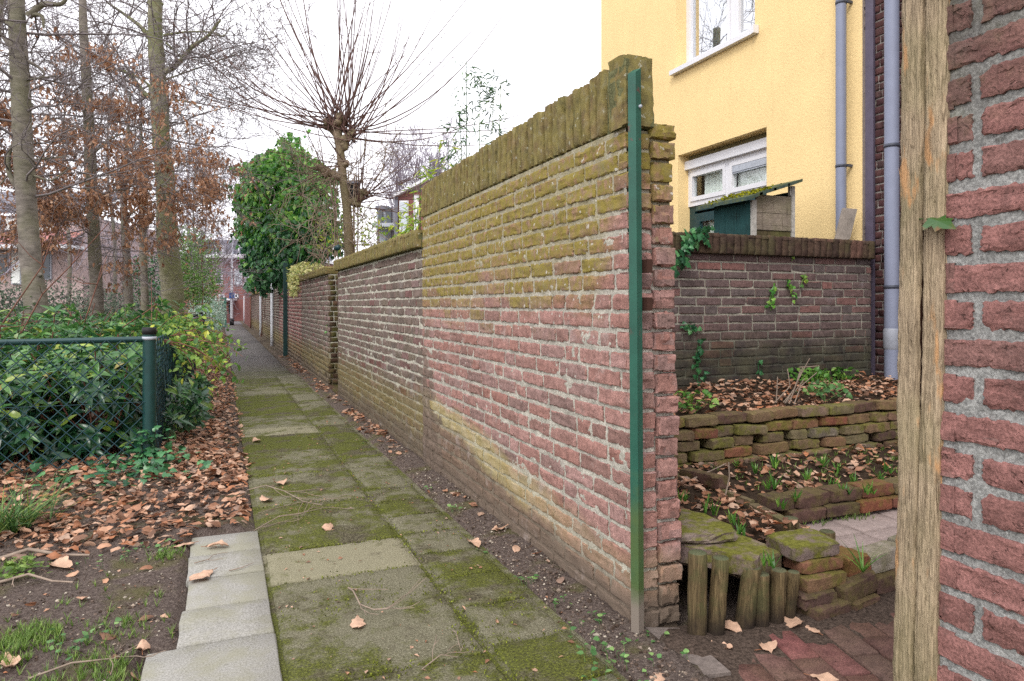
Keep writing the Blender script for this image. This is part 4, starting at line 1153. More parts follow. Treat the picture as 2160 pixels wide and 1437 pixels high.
# ================================================================== YELLOW HOUSE
HX = 5.1
def house():
    h = thing('yellow_house', 'bright yellow rendered house with white framed windows above the garden wall', 'house', (HX+3, 6.6, 0))
    ya, yb = 4.42, 8.80; yf = onX(1268, 300, HX)[1]; yb = yf
    y0, y1 = 5.57, 7.06            # window openings (near, far)
    uy0, uy1 = 5.74, 7.10
    T = .24
    mb = MB()
    def wallbox(a, b, z0, z1): mb.box((HX, a, z0), (HX+T, b, z1))
    # facade split round the openings (butted)
    wallbox(ya, y0, -.1, 2.915); wallbox(y1, yb, -.1, 2.915); wallbox(y0, y1, -.1, .25)
    wallbox(ya, yb, 2.915, 3.93)
    wallbox(ya, uy0, 3.93, 5.6); wallbox(uy1, yb, 3.93, 5.6); wallbox(ya, yb, 5.6, 7.2)
    mb.box((HX+T, yb-.2, -.1), (HX+8, yb, 7.2)); mb.box((HX+8, ya-.0, -.1), (HX+8.2, yb, 7.2))
    mb.build('wall', M['yellow'], h)
    mb = MB(); mb.box((HX+T+.002, ya, 7.2), (HX+8, yb, 7.3)); 
    mb.hexa([(HX-.35, ya, 7.15), (HX+4.2, ya, 9.6), (HX+4.2, yb+.1, 9.6), (HX-.35, yb+.1, 7.15), (HX-.35, ya, 7.3), (HX+4.2, ya, 9.75), (HX+4.2, yb+.1, 9.75), (HX-.35, yb+.1, 7.3)])
    mb.hexa([(HX+4.2, ya, 9.6), (HX+8.5, ya, 7.15), (HX+8.5, yb+.1, 7.15), (HX+4.2, yb+.1, 9.6), (HX+4.2, ya, 9.75), (HX+8.5, ya, 7.3), (HX+8.5, yb+.1, 7.3), (HX+4.2, yb+.1, 9.75)])
    mb.build('roof', M['tile_grey'], h)
    mb = MB(); mb.box((HX+T+1.2, ya+.1, 0), (HX+T+1.25, yb-.3, 7.1)); mb.box((HX+T+.01, ya+.02, 3.1), (HX+T+1.2, yb-.25, 3.2)); mb.build('interior', M['interior'], h)
    fx = HX+.17
    # ---- lower window
    w = bpy.data.objects.new('window', None); COL.objects.link(w); w.parent = h; ORG[w.name] = ORG[h.name]
    mb = MB(); mb.box((fx-.01, y0, 2.845), (fx+.06, y1, 2.914)); mb.build('header_board', M['olive'], w)
    zb, ztp = 2.30, 2.843
    mb = MB(); mb.box((fx-.075, y0, 2.745), (fx+.0, y1, 2.844)); mb.build('blind_box', M['frame'], w)
    mb = MB()
    ym = (y0+y1)/2+.02
    mb.box((fx-.02, y0, zb), (fx+.05, y1, zb+.055))
    mb.box((fx-.02, y0, zb+.055), (fx+.05, y0+.05, 2.745)); mb.box((fx-.02, y1-.05, zb+.055), (fx+.05, y1, 2.745)); mb.box((fx-.02, ym-.035, zb+.055), (fx+.05, ym+.035, 2.745))
    mb.box((fx-.02, y0+.05, 2.70), (fx+.05, ym-.035, 2.745)); mb.box((fx-.02, ym+.035, 2.70), (fx+.05, y1-.05, 2.745))
    for a, b in ((y0+.05, ym-.035), (ym+.035, y1-.05)):      # sashes
        for (c0, c1, d0, d1) in ((a, b, zb+.057, zb+.107), (a, b, 2.652, 2.698), (a, a+.045, zb+.107, 2.652), (b-.045, b, zb+.107, 2.652)):
            mb.box((fx-.035, c0+.002, d0), (fx+.03, c1-.002, d1))
    mb.build('frame', M['frame'], w)
    mb = MB(); mb.box((fx-.034, y0+.1, 2.58), (fx-.012, ym-.085, 2.648)); mb.box((fx-.028, y0+.1, 2.565), (fx-.006, ym-.085, 2.576)); mb.build('vent_grille', M['lead'], w)
    mb = MB()
    for a, b in ((y0+.095, ym-.08), (ym+.08, y1-.095)): mb.box((fx+.0, a, zb+.107), (fx+.006, b, 2.652))
    mb.build('glass', M['glass'], w)
    def curt(name, a, b, z0, z1, x, par, n=60, amp=.02):
        m = MB(); ys_ = np.linspace(a, b, n); xs_ = x+amp*np.sin(np.arange(n)*1.1)+RNG.normal(0, .004, n)
        V = [(xx, yy, z0) for xx, yy in zip(xs_, ys_)]+[(xx, yy, z1) for xx, yy in zip(xs_, ys_)]
        m.add(V, [(i, i+1, n+i+1, n+i) for i in range(n-1)]); m.build(name, M['curtain'], par)
    curt('net_curtain', y0+.06, ym-.06, zb+.06, 2.74, fx+.075, w, 50, .012); curt('net_curtain', ym+.04, y1-.2, zb+.06, 2.74, fx+.075, w, 50, .012)
    # ---- garden door under it
    d = bpy.data.objects.new('garden_door', None); COL.objects.link(d); d.parent = h; ORG[d.name] = ORG[h.name]
    mb = MB(); mb.box((fx-.0, y1-.1, .25), (fx+.05, y1-.002, 2.298)); mb.box((fx, y0+.0, .25), (fx+.05, y0+.06, 2.298)); mb.box((fx, y0+.06, 2.235), (fx+.05, y1-.1, 2.298))
    mb.build('door_frame', M['teal'], d)
    mb = MB()
    for a, b in ((y1-.78, y1-.12), (y0+.07, y1-.82)):
        for (c0, c1, d0, d1) in ((a, b, 2.10, 2.2), (a, a+.1, .9, 2.1), (b-.1, b, .9, 2.1), (a, b, .26, .9)):
            mb.box((fx-.02, c0, d0), (fx+.03, c1, d1))
    mb.box((fx-.02, y1-.82, .26), (fx+.03, y1-.78, 2.2))
    mb.build('door_leaf', M['teal'], d)
    mb = MB(); mb.box((fx, y1-.68, .9), (fx+.006, y1-.22, 2.1)); mb.box((fx, y0+.17, .9), (fx+.006, y1-.92, 2.1)); mb.build('glass', M['glass'], d)
    curt('net_curtain', y0+.1, y1-.14, .9, 2.1, fx+.1, d, 50)
    # ---- upper window
    w = bpy.data.objects.new('window', None); COL.objects.link(w); w.parent = h; ORG[w.name] = ORG[h.name]
    zb, ztp = 3.955, 5.598
    mb = MB(); ym = uy0+.50
    mb.box((fx-.02, uy0, zb), (fx+.05, uy1, zb+.07)); mb.box((fx-.02, uy0, ztp-.07), (fx+.05, uy1, ztp))
    mb.box((fx-.02, uy0, zb+.07), (fx+.05, uy0+.06, ztp-.07)); mb.box((fx-.02, uy1-.07, zb+.07), (fx+.05, uy1, ztp-.07)); mb.box((fx-.02, ym-.05, zb+.07), (fx+.05, ym+.05, ztp-.07))
    for a, b in ((uy0+.06, ym-.05), (ym+.05, uy1-.07)):
        for (c0, c1, d0, d1) in ((a, b, zb+.072, zb+.12), (a, b, ztp-.12, ztp-.072), (a, a+.045, zb+.12, ztp-.12), (b-.045, b, zb+.12, ztp-.12)):
            mb.box((fx-.035, c0+.002, d0), (fx+.03, c1-.002, d1))
    mb.build('frame', M['frame'], w)
    mb = MB()
    for a, b in ((uy0+.105, ym-.095), (ym+.095, uy1-.115)): mb.box((fx, a, zb+.12), (fx+.006, b, ztp-.12))
    mb.build('glass', M['glass_bright'], w)
    mb = MB(); mb.box((fx+.1, uy0, zb), (fx+.12, uy1, ztp)); mb.build('blind', M['blind'], w)
    mb = MB()
    P = [(HX-.06, uy0-.03, 3.915), (fx-.022, uy0-.0, 3.935), (fx-.022, uy1+.0, 3.935), (HX-.06, uy1+.05, 3.915)]
    mb.box((HX-.065, uy0-.03, 3.90), (HX-.002, uy1+.05, 3.953)); mb.box((HX-.002, uy0+.003, 3.932), (fx-.022, uy1-.003, 3.95)); mb.box((HX-.07, uy0-.06, 3.902), (HX-.003, uy0-.032, 3.985))
    mb.build('sill', M['frame'], w)
    # ---- downpipe on the facade
    Py = onX(1774, 300, HX-.08)[1]
    d = bpy.data.objects.new('downpipe', None); COL.objects.link(d); d.parent = h; ORG[d.name] = ORG[h.name]
    mb = MB(); mb.tube([(HX-.08, Py, 0), (HX-.08, Py, 2.46), (HX-.08, Py, 7.1)], .044, 20); mb.build('tube', M['pipe'], d)
    for z in (2.33, 3.76, 5.2):
        mb = MB(); mb.tube([(HX-.08, Py, z-.012), (HX-.08, Py, z+.012)], .048, 20, 0, True); mb.box((HX-.06, Py-.055, z-.01), (HX-.002, Py-.035, z+.012)); mb.build('clip', M['clip'], d)
    # ---- flashing at the house edge
    mb = MB(); ye = onX(1843, 300, HX-.02)[1]; ye2 = onX(1826, 300, HX-.02)[1]
    mb.box((HX-.025, ye, -.1), (HX-.003, ye2, 7.2)); mb.build('flashing', M['flashing'], h)
house()

def neighbour():
    h = thing('brick_house', 'dark purple brick house beside the yellow house, with grey downpipe', 'house', (HX+3, 2, 0))
    mb = MB(); X = HX
    mb.box((X+.01, -3, -.1), (X+8, 4.415, 7.5), 1)
    courses(mb, (X, 4.33, .3), -uy, -ux, 2.2, [i*.0655 for i in range(92)], .0655, .215, .012, 4, 3, dep=.02, amp=.0025, mat=0, head=.3)
    mb.build('wall', [M['brick_neighbour'], M['mortar_house']], h)
    mb = MB()      # ragged cement strip
    zz = np.linspace(.3, 7, 240); y0 = 4.415
    for i in range(len(zz)-1):
        w = .055+.03*math.sin(zz[i]*3)+random.uniform(-.012, .012)
        mb.box((X-.010, y0-w, zz[i]), (X+.004, y0-.002, zz[i+1]))
    mb.build('cement_strip', M['render_grey'], h)
    d = bpy.data.objects.new('downpipe', None); COL.objects.link(d); d.parent = h; ORG[d.name] = ORG[h.name]
    Xp = X-.09; Py = onX(1881, 300, Xp)[1]
    mb = MB(); mb.tube([(Xp, Py, 1.25), (Xp, Py, 2.4), (Xp, Py, 7.2)], .055, 20)
    mb.tube([(Xp, Py, .85), (Xp, Py, 1.25)], .056, 20); mb.tube([(Xp, Py+.0, .40), (Xp, Py, .60), (Xp, Py, .85)], [.054, .056, .056], 20)
    mb.build('tube', M['pipe'], d)
    mb = MB(); mb.tube([(Xp, Py, .755), (Xp, Py, .77), (Xp, Py, .91), (Xp, Py, .925)], [.056, .063, .063, .056], 20); mb.build('collar', M['pipe_light'], d)
    for z in (2.40, 3.9, 5.4, 1.26):
        mb = MB(); mb.tube([(Xp, Py, z-.014), (Xp, Py, z+.014)], .0595, 20, 0, True); mb.box((Xp+.05, Py-.01, z-.008), (X-.002, Py+.01, z+.008)); mb.build('clip', M['clip'], d)
neighbour()

def hutch():
    h = thing('garden_hutch', 'narrow wooden hutch with dark green side and mossy sloping roof', 'hutch', (4.35, 4.92, 0))
    x0, x1, y0, y1 = 4.13, 4.60, 4.70, 5.16
    def top(x): return 2.0+(x-x0)/(x1-x0)*.22-.03
    mb = MB()
    ys_ = np.linspace(y0+.0, y1, 4)
    for a, b in zip(ys_[:-1], ys_[1:]): mb.box((x0-.014, a+.002, 0.1), (x0, b-.002, 2.0))
    mb.build('green_side', M['green_board'], h)
    mb = MB(); z = 1.82
    for hh in (.085, .09, .055):
        pass
    mb.box((x0+.05, y0-.012, 1.90), (x1-.035, y0, 2.05)); mb.box((x0+.05, y0-.010, 1.795), (x1-.035, y0+.002, 1.897)); mb.box((x0+.05, y0-.014, 1.752), (x1-.035, y0-.001, 1.792))
    mb.build('upper_boards', M['grey_board'], h)
    mb = MB()
    xs_ = np.linspace(x0+.05, x1-.035, 4)
    for a, b in zip(xs_[:-1], xs_[1:]): mb.box((a+.002, y0-.006, .1), (b-.002, y0+.006, 1.748))
    mb.build('lower_door', M['stake'], h)
    mb = MB(); mb.box((x0+.001, y0-.02, .05), (x0+.048, y0+.03, 2.0)); mb.box((x1-.033, y0-.02, .05), (x1, y0+.03, 2.145)); mb.box((x1-.05, y0-.015, 2.06), (x1-.036, y0+.01, 2.135)); mb.build('corner_post', M['white_paint'], h)
    mb = MB(); mb.box((x0, y1-.01, .1), (x1, y1, 2.02)); mb.box((x1-.012, y0+.03, .1), (x1-.002, y1-.01, 2.1)); mb.build('back_panel', M['green_board'], h)
    mb = MB()
    for k in range(4):
        a = x0-.12+k*.145; b = a+.172
        z0 = 2.018+(a-x0)*.32; z1 = 2.018+(b-x0)*.32
        n = 8; yy = np.linspace(y0-.09, y1+.12, n)
        jit = RNG.normal(0, .006, n)
        V = [(a+jit[i], yy[i], z0+.03) for i in range(n)]+[(b, yy[i], z1+.03-.006) for i in range(n)]+[(a+jit[i], yy[i], z0) for i in range(n)]+[(b, yy[i], z1) for i in range(n)]
        f = [(i, i+1, n+i+1, n+i) for i in range(n-1)]+[(2*n+i+1, 2*n+i, 3*n+i, 3*n+i+1) for i in range(n-1)]+[(i+1, i, 2*n+i, 2*n+i+1) for i in range(n-1)]+[(n+i, n+i+1, 3*n+i+1, 3*n+i) for i in range(n-1)]
        f += [(0, n, 3*n, 2*n), (n-1, 3*n-1, 4*n-1, 2*n-1)]
        mb.add(V, f, 0, False)
    rf = mb.build('roof', M['felt'], h)
    mb = MB()
    n = 700
    a = RNG.uniform(0, .42, n); yy = RNG.uniform(y0-.08, y1+.08, n); keep = RNG.uniform(0, 1, n) < np.clip(.9-np.abs(a-.2)*4, 0, 1)*(np.sin(yy*23)>-.4)
    a, yy = a[keep], yy[keep]
    P = np.stack([x0-.13+a, yy, 2.018+(a-.13)*.32+.036], -1)
    leaves(mb, P, rand_dirs(len(P))*np.array([1, 1, .6]), rand_dirs(len(P))+np.array([0, 0, 1.5]), RNG.uniform(.015, .035, len(P)), [diamond(.8, .3)])
    stuff(mb.build('moss', M['roof_moss'], rf))
hutch()
# plank leaning on the downpipe behind the garden wall
a = onY(1776, 506, 4.40); b = onY(1793, 437, 4.43)
mb = MB(); w_ = np.array([.066, -.02, .012]); d_ = norm(b-a); n_ = norm(np.cross(d_, w_))*.01
lo = a-d_*(a[2]-1.655)/d_[2]
mb.hexa([lo-w_-n_, lo+w_-n_, lo+w_+n_, lo-w_+n_, b-w_-n_, b+w_-n_-d_*.035, b+w_+n_-d_*.035, b-w_+n_])
tag(mb.build('leaning_plank', M['grey_plank'], org=tuple(lo)), 'short grey plank standing on the garden wall coping and leaning on the downpipe', 'plank')
# ================================================================== TREES
def tree(name, label, mats, trunk, tr, limbs, kids, L0, r0, n_side, trange, seed, group=None, up=.03, wig=.2, ang=(.5, 1.0), rmin=.003, lvl=2, ratio=.55, dirs=None, leaf=None, tsides=12, knots=0):
    """trunk: list of points; limbs: (points, radius) built by hand; then side branches with twigs"""
    global RNG
    keepR = RNG; RNG = np.random.default_rng(seed)
    P = [np.asarray(p, float) for p in trunk]
    base = P[0]
    t = thing(name, label, 'tree', (base[0], base[1], 0), group)
    # refine trunk with catmull-rom
    def smooth(P, m=5):
        P = np.array(P); out = []
        Q = np.concatenate([[2*P[0]-P[1]], P, [2*P[-1]-P[-2]]])
        for i in range(1, len(Q)-2):
            for k in range(m):
                s = k/m; a, b, c, d = Q[i-1], Q[i], Q[i+1], Q[i+2]
                out.append(.5*((2*b)+(c-a)*s+(2*a-5*b+4*c-d)*s*s+(-a+3*b-3*c+d)*s**3))
        out.append(P[-1]); return np.array(out)
    def interp(r, n): return np.interp(np.linspace(0, 1, n), np.linspace(0, 1, len(r)), r)
    T = smooth(P, 6); R = interp(tr, len(T))*(1+RNG.normal(0, .025, len(T)))
    mb = MB(); mb.tube(T, R, tsides, 0)
    for k in range(knots):
        i = RNG.integers(2, len(T)-2); d = rand_dirs(1)[0]*np.array([1, 1, .2]); d = norm(d)
        mb.tube([T[i]+d*R[i]*.7, T[i]+d*R[i]*1.08, T[i]+d*R[i]*1.2], [R[i]*.34, R[i]*.26, R[i]*.04], 8)
    tw = MB(); tips = []
    for pts, r in limbs:
        S = smooth(pts, 4); rr = np.linspace(r, r*.35, len(S)); mb.tube(S, rr, 8, 0)
        n = max(3, int(n_side*.35*np.sum(np.linalg.norm(np.diff(S, axis=0), axis=1))))
        for k in range(n):
            i = RNG.integers(len(S)//5, len(S)); dd = S[min(i+1, len(S)-1)]-S[min(i, len(S)-2)]
            d = norm(norm(dd)*.7+rand_dirs(1)[0]*.9)
            grow(tw, S[i], d, L0*RNG.uniform(.5, 1.0)*.8, max(rmin, rr[i]*.45), lvl, kids, up, wig, ratio, tips, rmin, ang)
    for k in range(n_side):
        f = RNG.uniform(*trange); i = min(int(f*(len(T)-1)), len(T)-2)
        d = dirs() if dirs else norm(rand_dirs(1)[0]*np.array([1, 1, .35])+np.array([0, 0, .25]))
        grow(tw, T[i], d, L0*RNG.uniform(.6, 1.1), r0*RNG.uniform(.6, 1.1), lvl, kids, up, wig, ratio, tips, rmin, ang)
    mb.build('trunk', mats[0], t)
    if tw.V: tw.build('twigs', mats[1], t)
    if leaf: leaf(t, tips)
    RNG = keepR
    return t

def dead_leaves(n_per, size, keepf=None, mat='dead', name='leaves'):
    tm = [leaf_grid(4, .48, .3, .5, .06, .8, s) for s in range(6)]+[curl_leaf(4, .5, s) for s in range(4)]
    def f(t, tips):
        P, A, Nn = [], [], []
        for p, d, pts in tips:
            cen = [pts[RNG.integers(1, len(pts))] for _ in range(2)]
            for k in range(n_per):
                q = cen[k % 2]+RNG.normal(0, .035, 3)*[1, 1, 1.6]
                if keepf is not None and not keepf(q): continue
                P.append(q); A.append(norm(np.array([0, 0, -1.0])+RNG.normal(0, .45, 3))); Nn.append(RNG.normal(0, 1, 3))
        if not P: return
        mb = MB(); leaves(mb, P, A, Nn, RNG.uniform(size*.65, size*1.25, len(P)), tm); mb.build(name, M[mat], t)
    return f

def D(d): return lambda x, y: onD(x, y, d)
# T1: big grey beech near the fence, left
q = D(7.6)
tree('beech_tree', 'nearest grey beech trunk at the left edge behind the fence', (M['bark'], M['twig']),
     [q(82, 770)*[1, 1, 0], q(80, 690), q(66, 560), q(57, 440), q(48, 300), q(43, 180), q(36, 40), q(28, -180)], [.15, .118, .105, .1, .098, .094, .085, .07],
     [([q(60, 35), q(90, 10), q(130, 8), q(150, -20)], .04), ([q(58, 30), q(88, 34), q(92, 60)], .03), ([q(35, 395), q(18, 360), q(22, 315), q(45, 285), q(62, 235)], .03),
      ([q(45, 340), q(90, 335), q(145, 330)], .016), ([q(50, 170), q(80, 165), q(120, 160)], .016), ([q(30, 110), q(0, 70), q(-40, 50)], .03), ([q(30, 60), q(5, 45), q(-30, 48)], .025),
      ([q(60, 130), q(85, 145), q(92, 160), q(60, 170)], .02), ([q(70, 370), q(110, 380), q(150, 350)], .014)],
     (0, 5, 5), 1.5, .016, 22, (.42, .98), 5, None, .02, .24, (.5, 1.1), .0028, 2, .55, None, None, 16, 10)
# T5: big greenish beech further on
q = D(13)
tree('beech_tree', 'tall pale green beech trunk with heavy side limbs in the middle of the grove', (M['bark_green'], M['twig']),
     [q(363, 730)*[1, 1, 0], q(364, 650), q(362, 590), q(352, 500), q(350, 400), q(340, 290), q(335, 190), q(328, 80), q(327, -10), q(322, -160)], [.22, .19, .19, .18, .165, .155, .15, .13, .115, .09],
     [([q(348, 152), q(375, 135), q(405, 100), q(440, 75), q(465, 42)], .055), ([q(330, 205), q(305, 198), q(270, 155), q(225, 145)], .06), ([q(325, 95), q(300, 60), q(262, 30), q(225, 5)], .05),
      ([q(345, 75), q(390, 68), q(440, 68), q(470, 76), q(485, 58)], .025), ([q(318, 200), q(312, 178), q(275, 155), q(240, 148)], .03), ([q(350, 240), q(338, 215), q(320, 195)], .03),
      ([q(345, 170), q(400, 150), q(470, 125), q(520, 105)], .018), ([q(345, 210), q(395, 215), q(430, 230)], .018), ([q(350, 90), q(385, 120), q(440, 130)], .018)],
     (0, 5, 5), 2.3, .016, 30, (.45, .98), 8, None, -.012, .2, (.4, 1.0), .0042, 2, .55, None, None, 18, 12)
# T2: slim trunk inside the copper-leaved young beech
q = D(10)
cc = q(190, 345)
from mathutils import noise as mnoise
def in_leafy(p):
    # copper leaves sit in layered sprays
    d = (p-cc)/np.array([1.9, 1.6, 1.65])
    nz = mnoise.noise(Vector((p[0]*1.7, p[1]*1.7, p[2]*3.2)))
    return np.sum(d*d) < RNG.uniform(.3, 1.5) and nz > .05+.15*max(0, (p[2]-3.4)/1.2) and p[2] > 1.25
def hor():
    a = RNG.uniform(0, 2*math.pi); return norm([math.cos(a), math.sin(a), RNG.uniform(-.25, .3)])
tree('copper_beech', 'slim dark trunk carrying most of the dry copper brown leaves', (M['bark'], M['twig']),
     [q(205, 740)*[1, 1, 0], q(204, 660), q(203, 600), q(198, 500), q(192, 380), q(188, 280), q(183, 180), q(176, 60), q(172, -80)], [.105, .095, .086, .08, .076, .072, .068, .056, .04],
     [([q(190, 300), q(150, 260), q(110, 250), q(75, 270)], .02), ([q(195, 420), q(250, 400), q(320, 410), q(400, 400)], .02), ([q(195, 440), q(160, 450), q(110, 455)], .018), ([q(190, 330), q(240, 290), q(300, 270)], .018)],
     (0, 5, 5), 1.75, .012, 52, (.3, .86), 21, None, .0, .16, (.4, .9), .0026, 2, .55, hor, dead_leaves(14, .07, in_leafy), 12, 4)
q = D(12.5)
cc2 = q(350, 420)
def in_leafy2(p):
    d = (p-cc2)/np.array([1.5, 1.5, 1.15]); return np.sum(d*d) < RNG.uniform(.3, 1.5) and p[2] > 1.75 and mnoise.noise(Vector((p[0]*1.7, p[1]*1.7, p[2]*3.2+7))) > .14
tree('copper_beech', 'young beech with copper leaves reaching in front of the pale green trunk', (M['bark'], M['twig']),
     [q(272, 730)*[1, 1, 0], q(272, 650), q(268, 560), q(262, 460), q(262, 380), q(268, 300), q(275, 200)], [.085, .075, .07, .06, .05, .035, .015],
     [([q(265, 460), q(310, 430), q(370, 420), q(420, 425)], .02), ([q(265, 400), q(320, 370), q(380, 350)], .018)],
     (0, 5, 5), 1.6, .011, 30, (.35, .95), 33, None, .0, .16, (.4, .9), .003, 2, .55, hor, dead_leaves(8, .07, in_leafy2), 10)
q = D(15)
tree('young_beech', 'thin grey trunk between the copper leaves and the pale green beech', (M['bark'], M['twig']),
     [q(307, 720)*[1, 1, 0], q(306, 640), q(302, 540), q(300, 430), q(300, 360), q(298, 290), q(300, 200)], [.085, .08, .075, .06, .05, .03, .012], [], (0, 5, 4), 1.8, .012, 22, (.5, .98), 41, None, .03, .2, (.4, .9), .004)
q = D(8.6)
def top_left(p): return True
tree('young_beech', 'thin leaning branchy sapling at the far left edge with a few copper leaves', (M['bark'], M['twig']),
     [q(-70, 780)*[1, 1, 0], q(-60, 560), q(-35, 380), q(-20, 200), q(0, 20), q(10, -120)], [.07, .06, .055, .05, .04, .03], [([q(-45, 420), q(0, 390), q(30, 350)], .014)], (0, 5, 5), 1.6, .011, 26, (.3, .95), 51, None, .0, .2, (.4, .9), .0026, 2, .55, None,
     dead_leaves(2, .075, lambda p: p[2] < 3.2 and RNG.uniform() < .5), 8)
# background trees, hazy and thin
def bg(px, d, h, seed, label, name='bare_tree', n=30, L=2.6, r=.12, spread=None, mat='twig_far', lv=2, kd=(0, 6, 5), rm=.008):
    b = onD(px, 700, d)
    tree(name, label, (M['bark'] if d < 25 else M[mat], M[mat]), [(b[0], b[1], 0), (b[0]+.1, b[1], h*.3), (b[0]-.1, b[1], h*.6), (b[0], b[1]+.1, h)], [r, r*.8, r*.55, r*.2],
         [], kd, L, r*.25, n, (.22, .98), seed, 'bare trees in the distance', .06, .17, (.35, .85), rm, lv, .58, spread, None, 8)
bg(415, 22, 6.2, 61, 'slender bare tree just right of the pale green beech trunk', n=30, L=1.9, r=.045, rm=.005)
bg(437, 30, 5.6, 62, 'hazy bare bushy tree at the end of the leafy side', n=30, L=2.4, r=.08)
bg(400, 34, 9.5, 63, 'tall bare tree in the distance behind the pale green beech', n=22, L=3.2, r=.09)
bg(300, 26, 10, 64, 'bare tree in the distance behind the copper leaves', n=13, L=3.0, r=.08)
bg(140, 24, 9.5, 65, 'bare tree in front of the red roofed house', n=13, L=3.0, r=.08)
bg(-20, 18, 9, 66, 'bare tree in the distance cut by the left frame edge', n=16, L=2.8, r=.12)
bg(235, 20, 8.5, 67, 'bare tree in the distance between the nearest trunk and the copper leaves', n=14, L=2.6, r=.06, rm=.006)
def upd():
    v = rand_dirs(1)[0]; return norm([v[0]*.28, v[1]*.28, 1])
for i, (px, d, h, lab) in enumerate(((845, 42, 9.2, 'leftmost upright bare poplar behind the alley wall'), (885, 45, 10.6, 'middle upright bare poplar behind the alley wall'), (925, 44, 10.2, 'right upright bare poplar, beside the bamboo'))):
    bg(px, d, h, 70+i, lab, 'bare_poplar', 60, 2.6, .14, upd, 'twig_far', 2, (0, 5, 5), .011)

# pollarded plane with long shoots -----------------------------------------------
def pollard():
    q = D(11.2)
    t = thing('pollard_tree', 'knobbly pollarded tree with long bare shoots fanning out above the low wall', 'tree', q(736, 660)*[1, 1, 0])
    mb = MB(); sm = lambda L: np.array(L)
    mb.tube([q(738, 720)*[1, 1, 0], q(736, 520), q(732, 440), q(724, 380), q(718, 320), q(712, 282), q(716, 255)], [.085, .078, .072, .068, .066, .075, .05], 14)
    knobs = [(q(714, 258), .15), (q(742, 285), .1), (q(690, 262), .1), (q(766, 412), .1), (q(752, 428), .08), (q(690, 362), .1), (q(728, 345), .08), (q(722, 310), .1)]
    for a, b, r in ((q(724, 380), q(690, 362), .06), (q(730, 430), q(766, 412), .06), (q(716, 300), q(735, 290), .07), (q(714, 290), q(690, 262), .06), (q(690, 362), q(668, 352), .05)):
        mb.tube([a, (a+b)/2+RNG.normal(0, .02, 3), b], [r, r*.9, r*1.1], 10)
    for p, r in knobs:
        for k in range(9):
            c = p+rand_dirs(1)[0]*r*.55; rr = r*RNG.uniform(.35, .6)
            d = rand_dirs(1)[0]
            mb.tube([c-d*rr, c-d*rr*.7, c, c+d*rr*.7, c+d*rr], [rr*.1, rr*.75, rr, rr*.75, rr*.1], 8)
    mb.build('trunk', M['bark_brown'], t)
    sh = MB()
    right = np.array([CA, -SA, 0]); fwd = np.array([SA, CA, 0])
    def shoot(p, ang, L, r, curve, depth):
        # ang measured from up, in the plane across the alley view, plus a depth component
        d = right*math.sin(ang)*1.0+up*math.cos(ang)+fwd*depth; d = norm(d); pts = [p+rand_dirs(1)[0]*.05]
        n = 10
        for i in range(n):
            d = norm(d+up*curve/n+RNG.normal(0, .035, 3)); pts.append(pts[-1]+d*L/n)
        sh.tube(pts, np.linspace(r, .0028, n+1), 5)
        for k in range(RNG.integers(0, 3)):
            i = RNG.integers(4, n); dd = norm(pts[i]-pts[i-1]+rand_dirs(1)[0]*.45)
            sh.tube([pts[i], pts[i]+dd*.15, pts[i]+dd*.3+up*.04, pts[i]+dd*.45+up*.1], [.004, .0035, .003, .0025], 4)
    for k in range(76):
        p = knobs[int(RNG.choice([0, 0, 1, 1, 2]))][0]+rand_dirs(1)[0]*np.array([.11, .11, .16])
        a = RNG.uniform(-1.85, 1.85)*RNG.uniform(.8, 1)
        shoot(p, a, RNG.uniform(1.7, 3.7), RNG.uniform(.0085, .014), RNG.uniform(.3, 1.3), RNG.normal(0, .4))
    for k in range(26):
        p = knobs[int(RNG.choice([3, 4]))][0]; a = RNG.uniform(-.3, 1.9)
        shoot(p, a, RNG.uniform(.6, 2.2), RNG.uniform(.006, .011), RNG.uniform(.2, .6), RNG.normal(0, .5))
    for k in range(20):
        p = knobs[int(RNG.choice([5, 6]))][0]; a = RNG.uniform(-2.4, -.3)
        shoot(p, a, RNG.uniform(.6, 1.5), RNG.uniform(.006, .010), RNG.uniform(-.3, .5), RNG.normal(0, .5))
    sh.build('shoots', M['shoot'], t)
    tw = MB(); tips = []
    for k in range(85):
        b = q(RNG.uniform(650, 800), RNG.uniform(330, 530))
        grow(tw, b, rand_dirs(1)[0]*np.array([1, 1, .6]), RNG.uniform(.5, 1.1), .008, 1, (0, 6), .0, .34, .6, tips, .004)
    for k in range(7):
        a = q(RNG.uniform(690, 770), 540); mb2 = [a]
        for i in range(6): mb2.append(mb2[-1]+up*.22+RNG.normal(0, .012, 3))
        tw.tube(mb2, .011, 5)
    tag(tw.build('bare_shrub', M['dry_twig'], org=tuple(q(736, 540))), 'tangle of pale bare twigs and stakes round the pollarded trunk', 'shrub')
    # bird box
    b = thing('bird_box', 'dark bird box with sloping grey lid hung on the pollarded trunk', 'bird box', q(744, 398)+fwd*.1)
    c = np.array(ORG[b.name]); w = .075
    def rb(mb, x0, x1, y0, y1, z0, z1, slope=0):
        P = []
        for z in (0, 1):
            for (x, y) in ((x0, y0), (x1, y0), (x1, y1), (x0, y1)):
                P.append(c+right*x+fwd*y+up*((z1+(slope if y > 0 else 0)) if z else z0))
        mb.hexa(P)
    m = MB(); rb(m, -w, w, -.07, .07, -.22, .08, .06); m.build('box', M['black'], b)
    m = MB(); P = [c+right*x+fwd*y+up*z for x, y, z in ((-.11, -.12, .082), (.11, -.12, .082), (.11, .08, .152), (-.11, .08, .152), (-.11, -.12, .097), (.11, -.12, .097), (.11, .08, .167), (-.11, .08, .167))]; m.hexa(P); m.build('lid', M['tile_grey'], b)
    m = MB(); m.tube([c-fwd*.071-up*.04, c-fwd*.076-up*.04], .022, 12, 0, True); m.build('entrance_hole', M['teal'], b)
pollard()

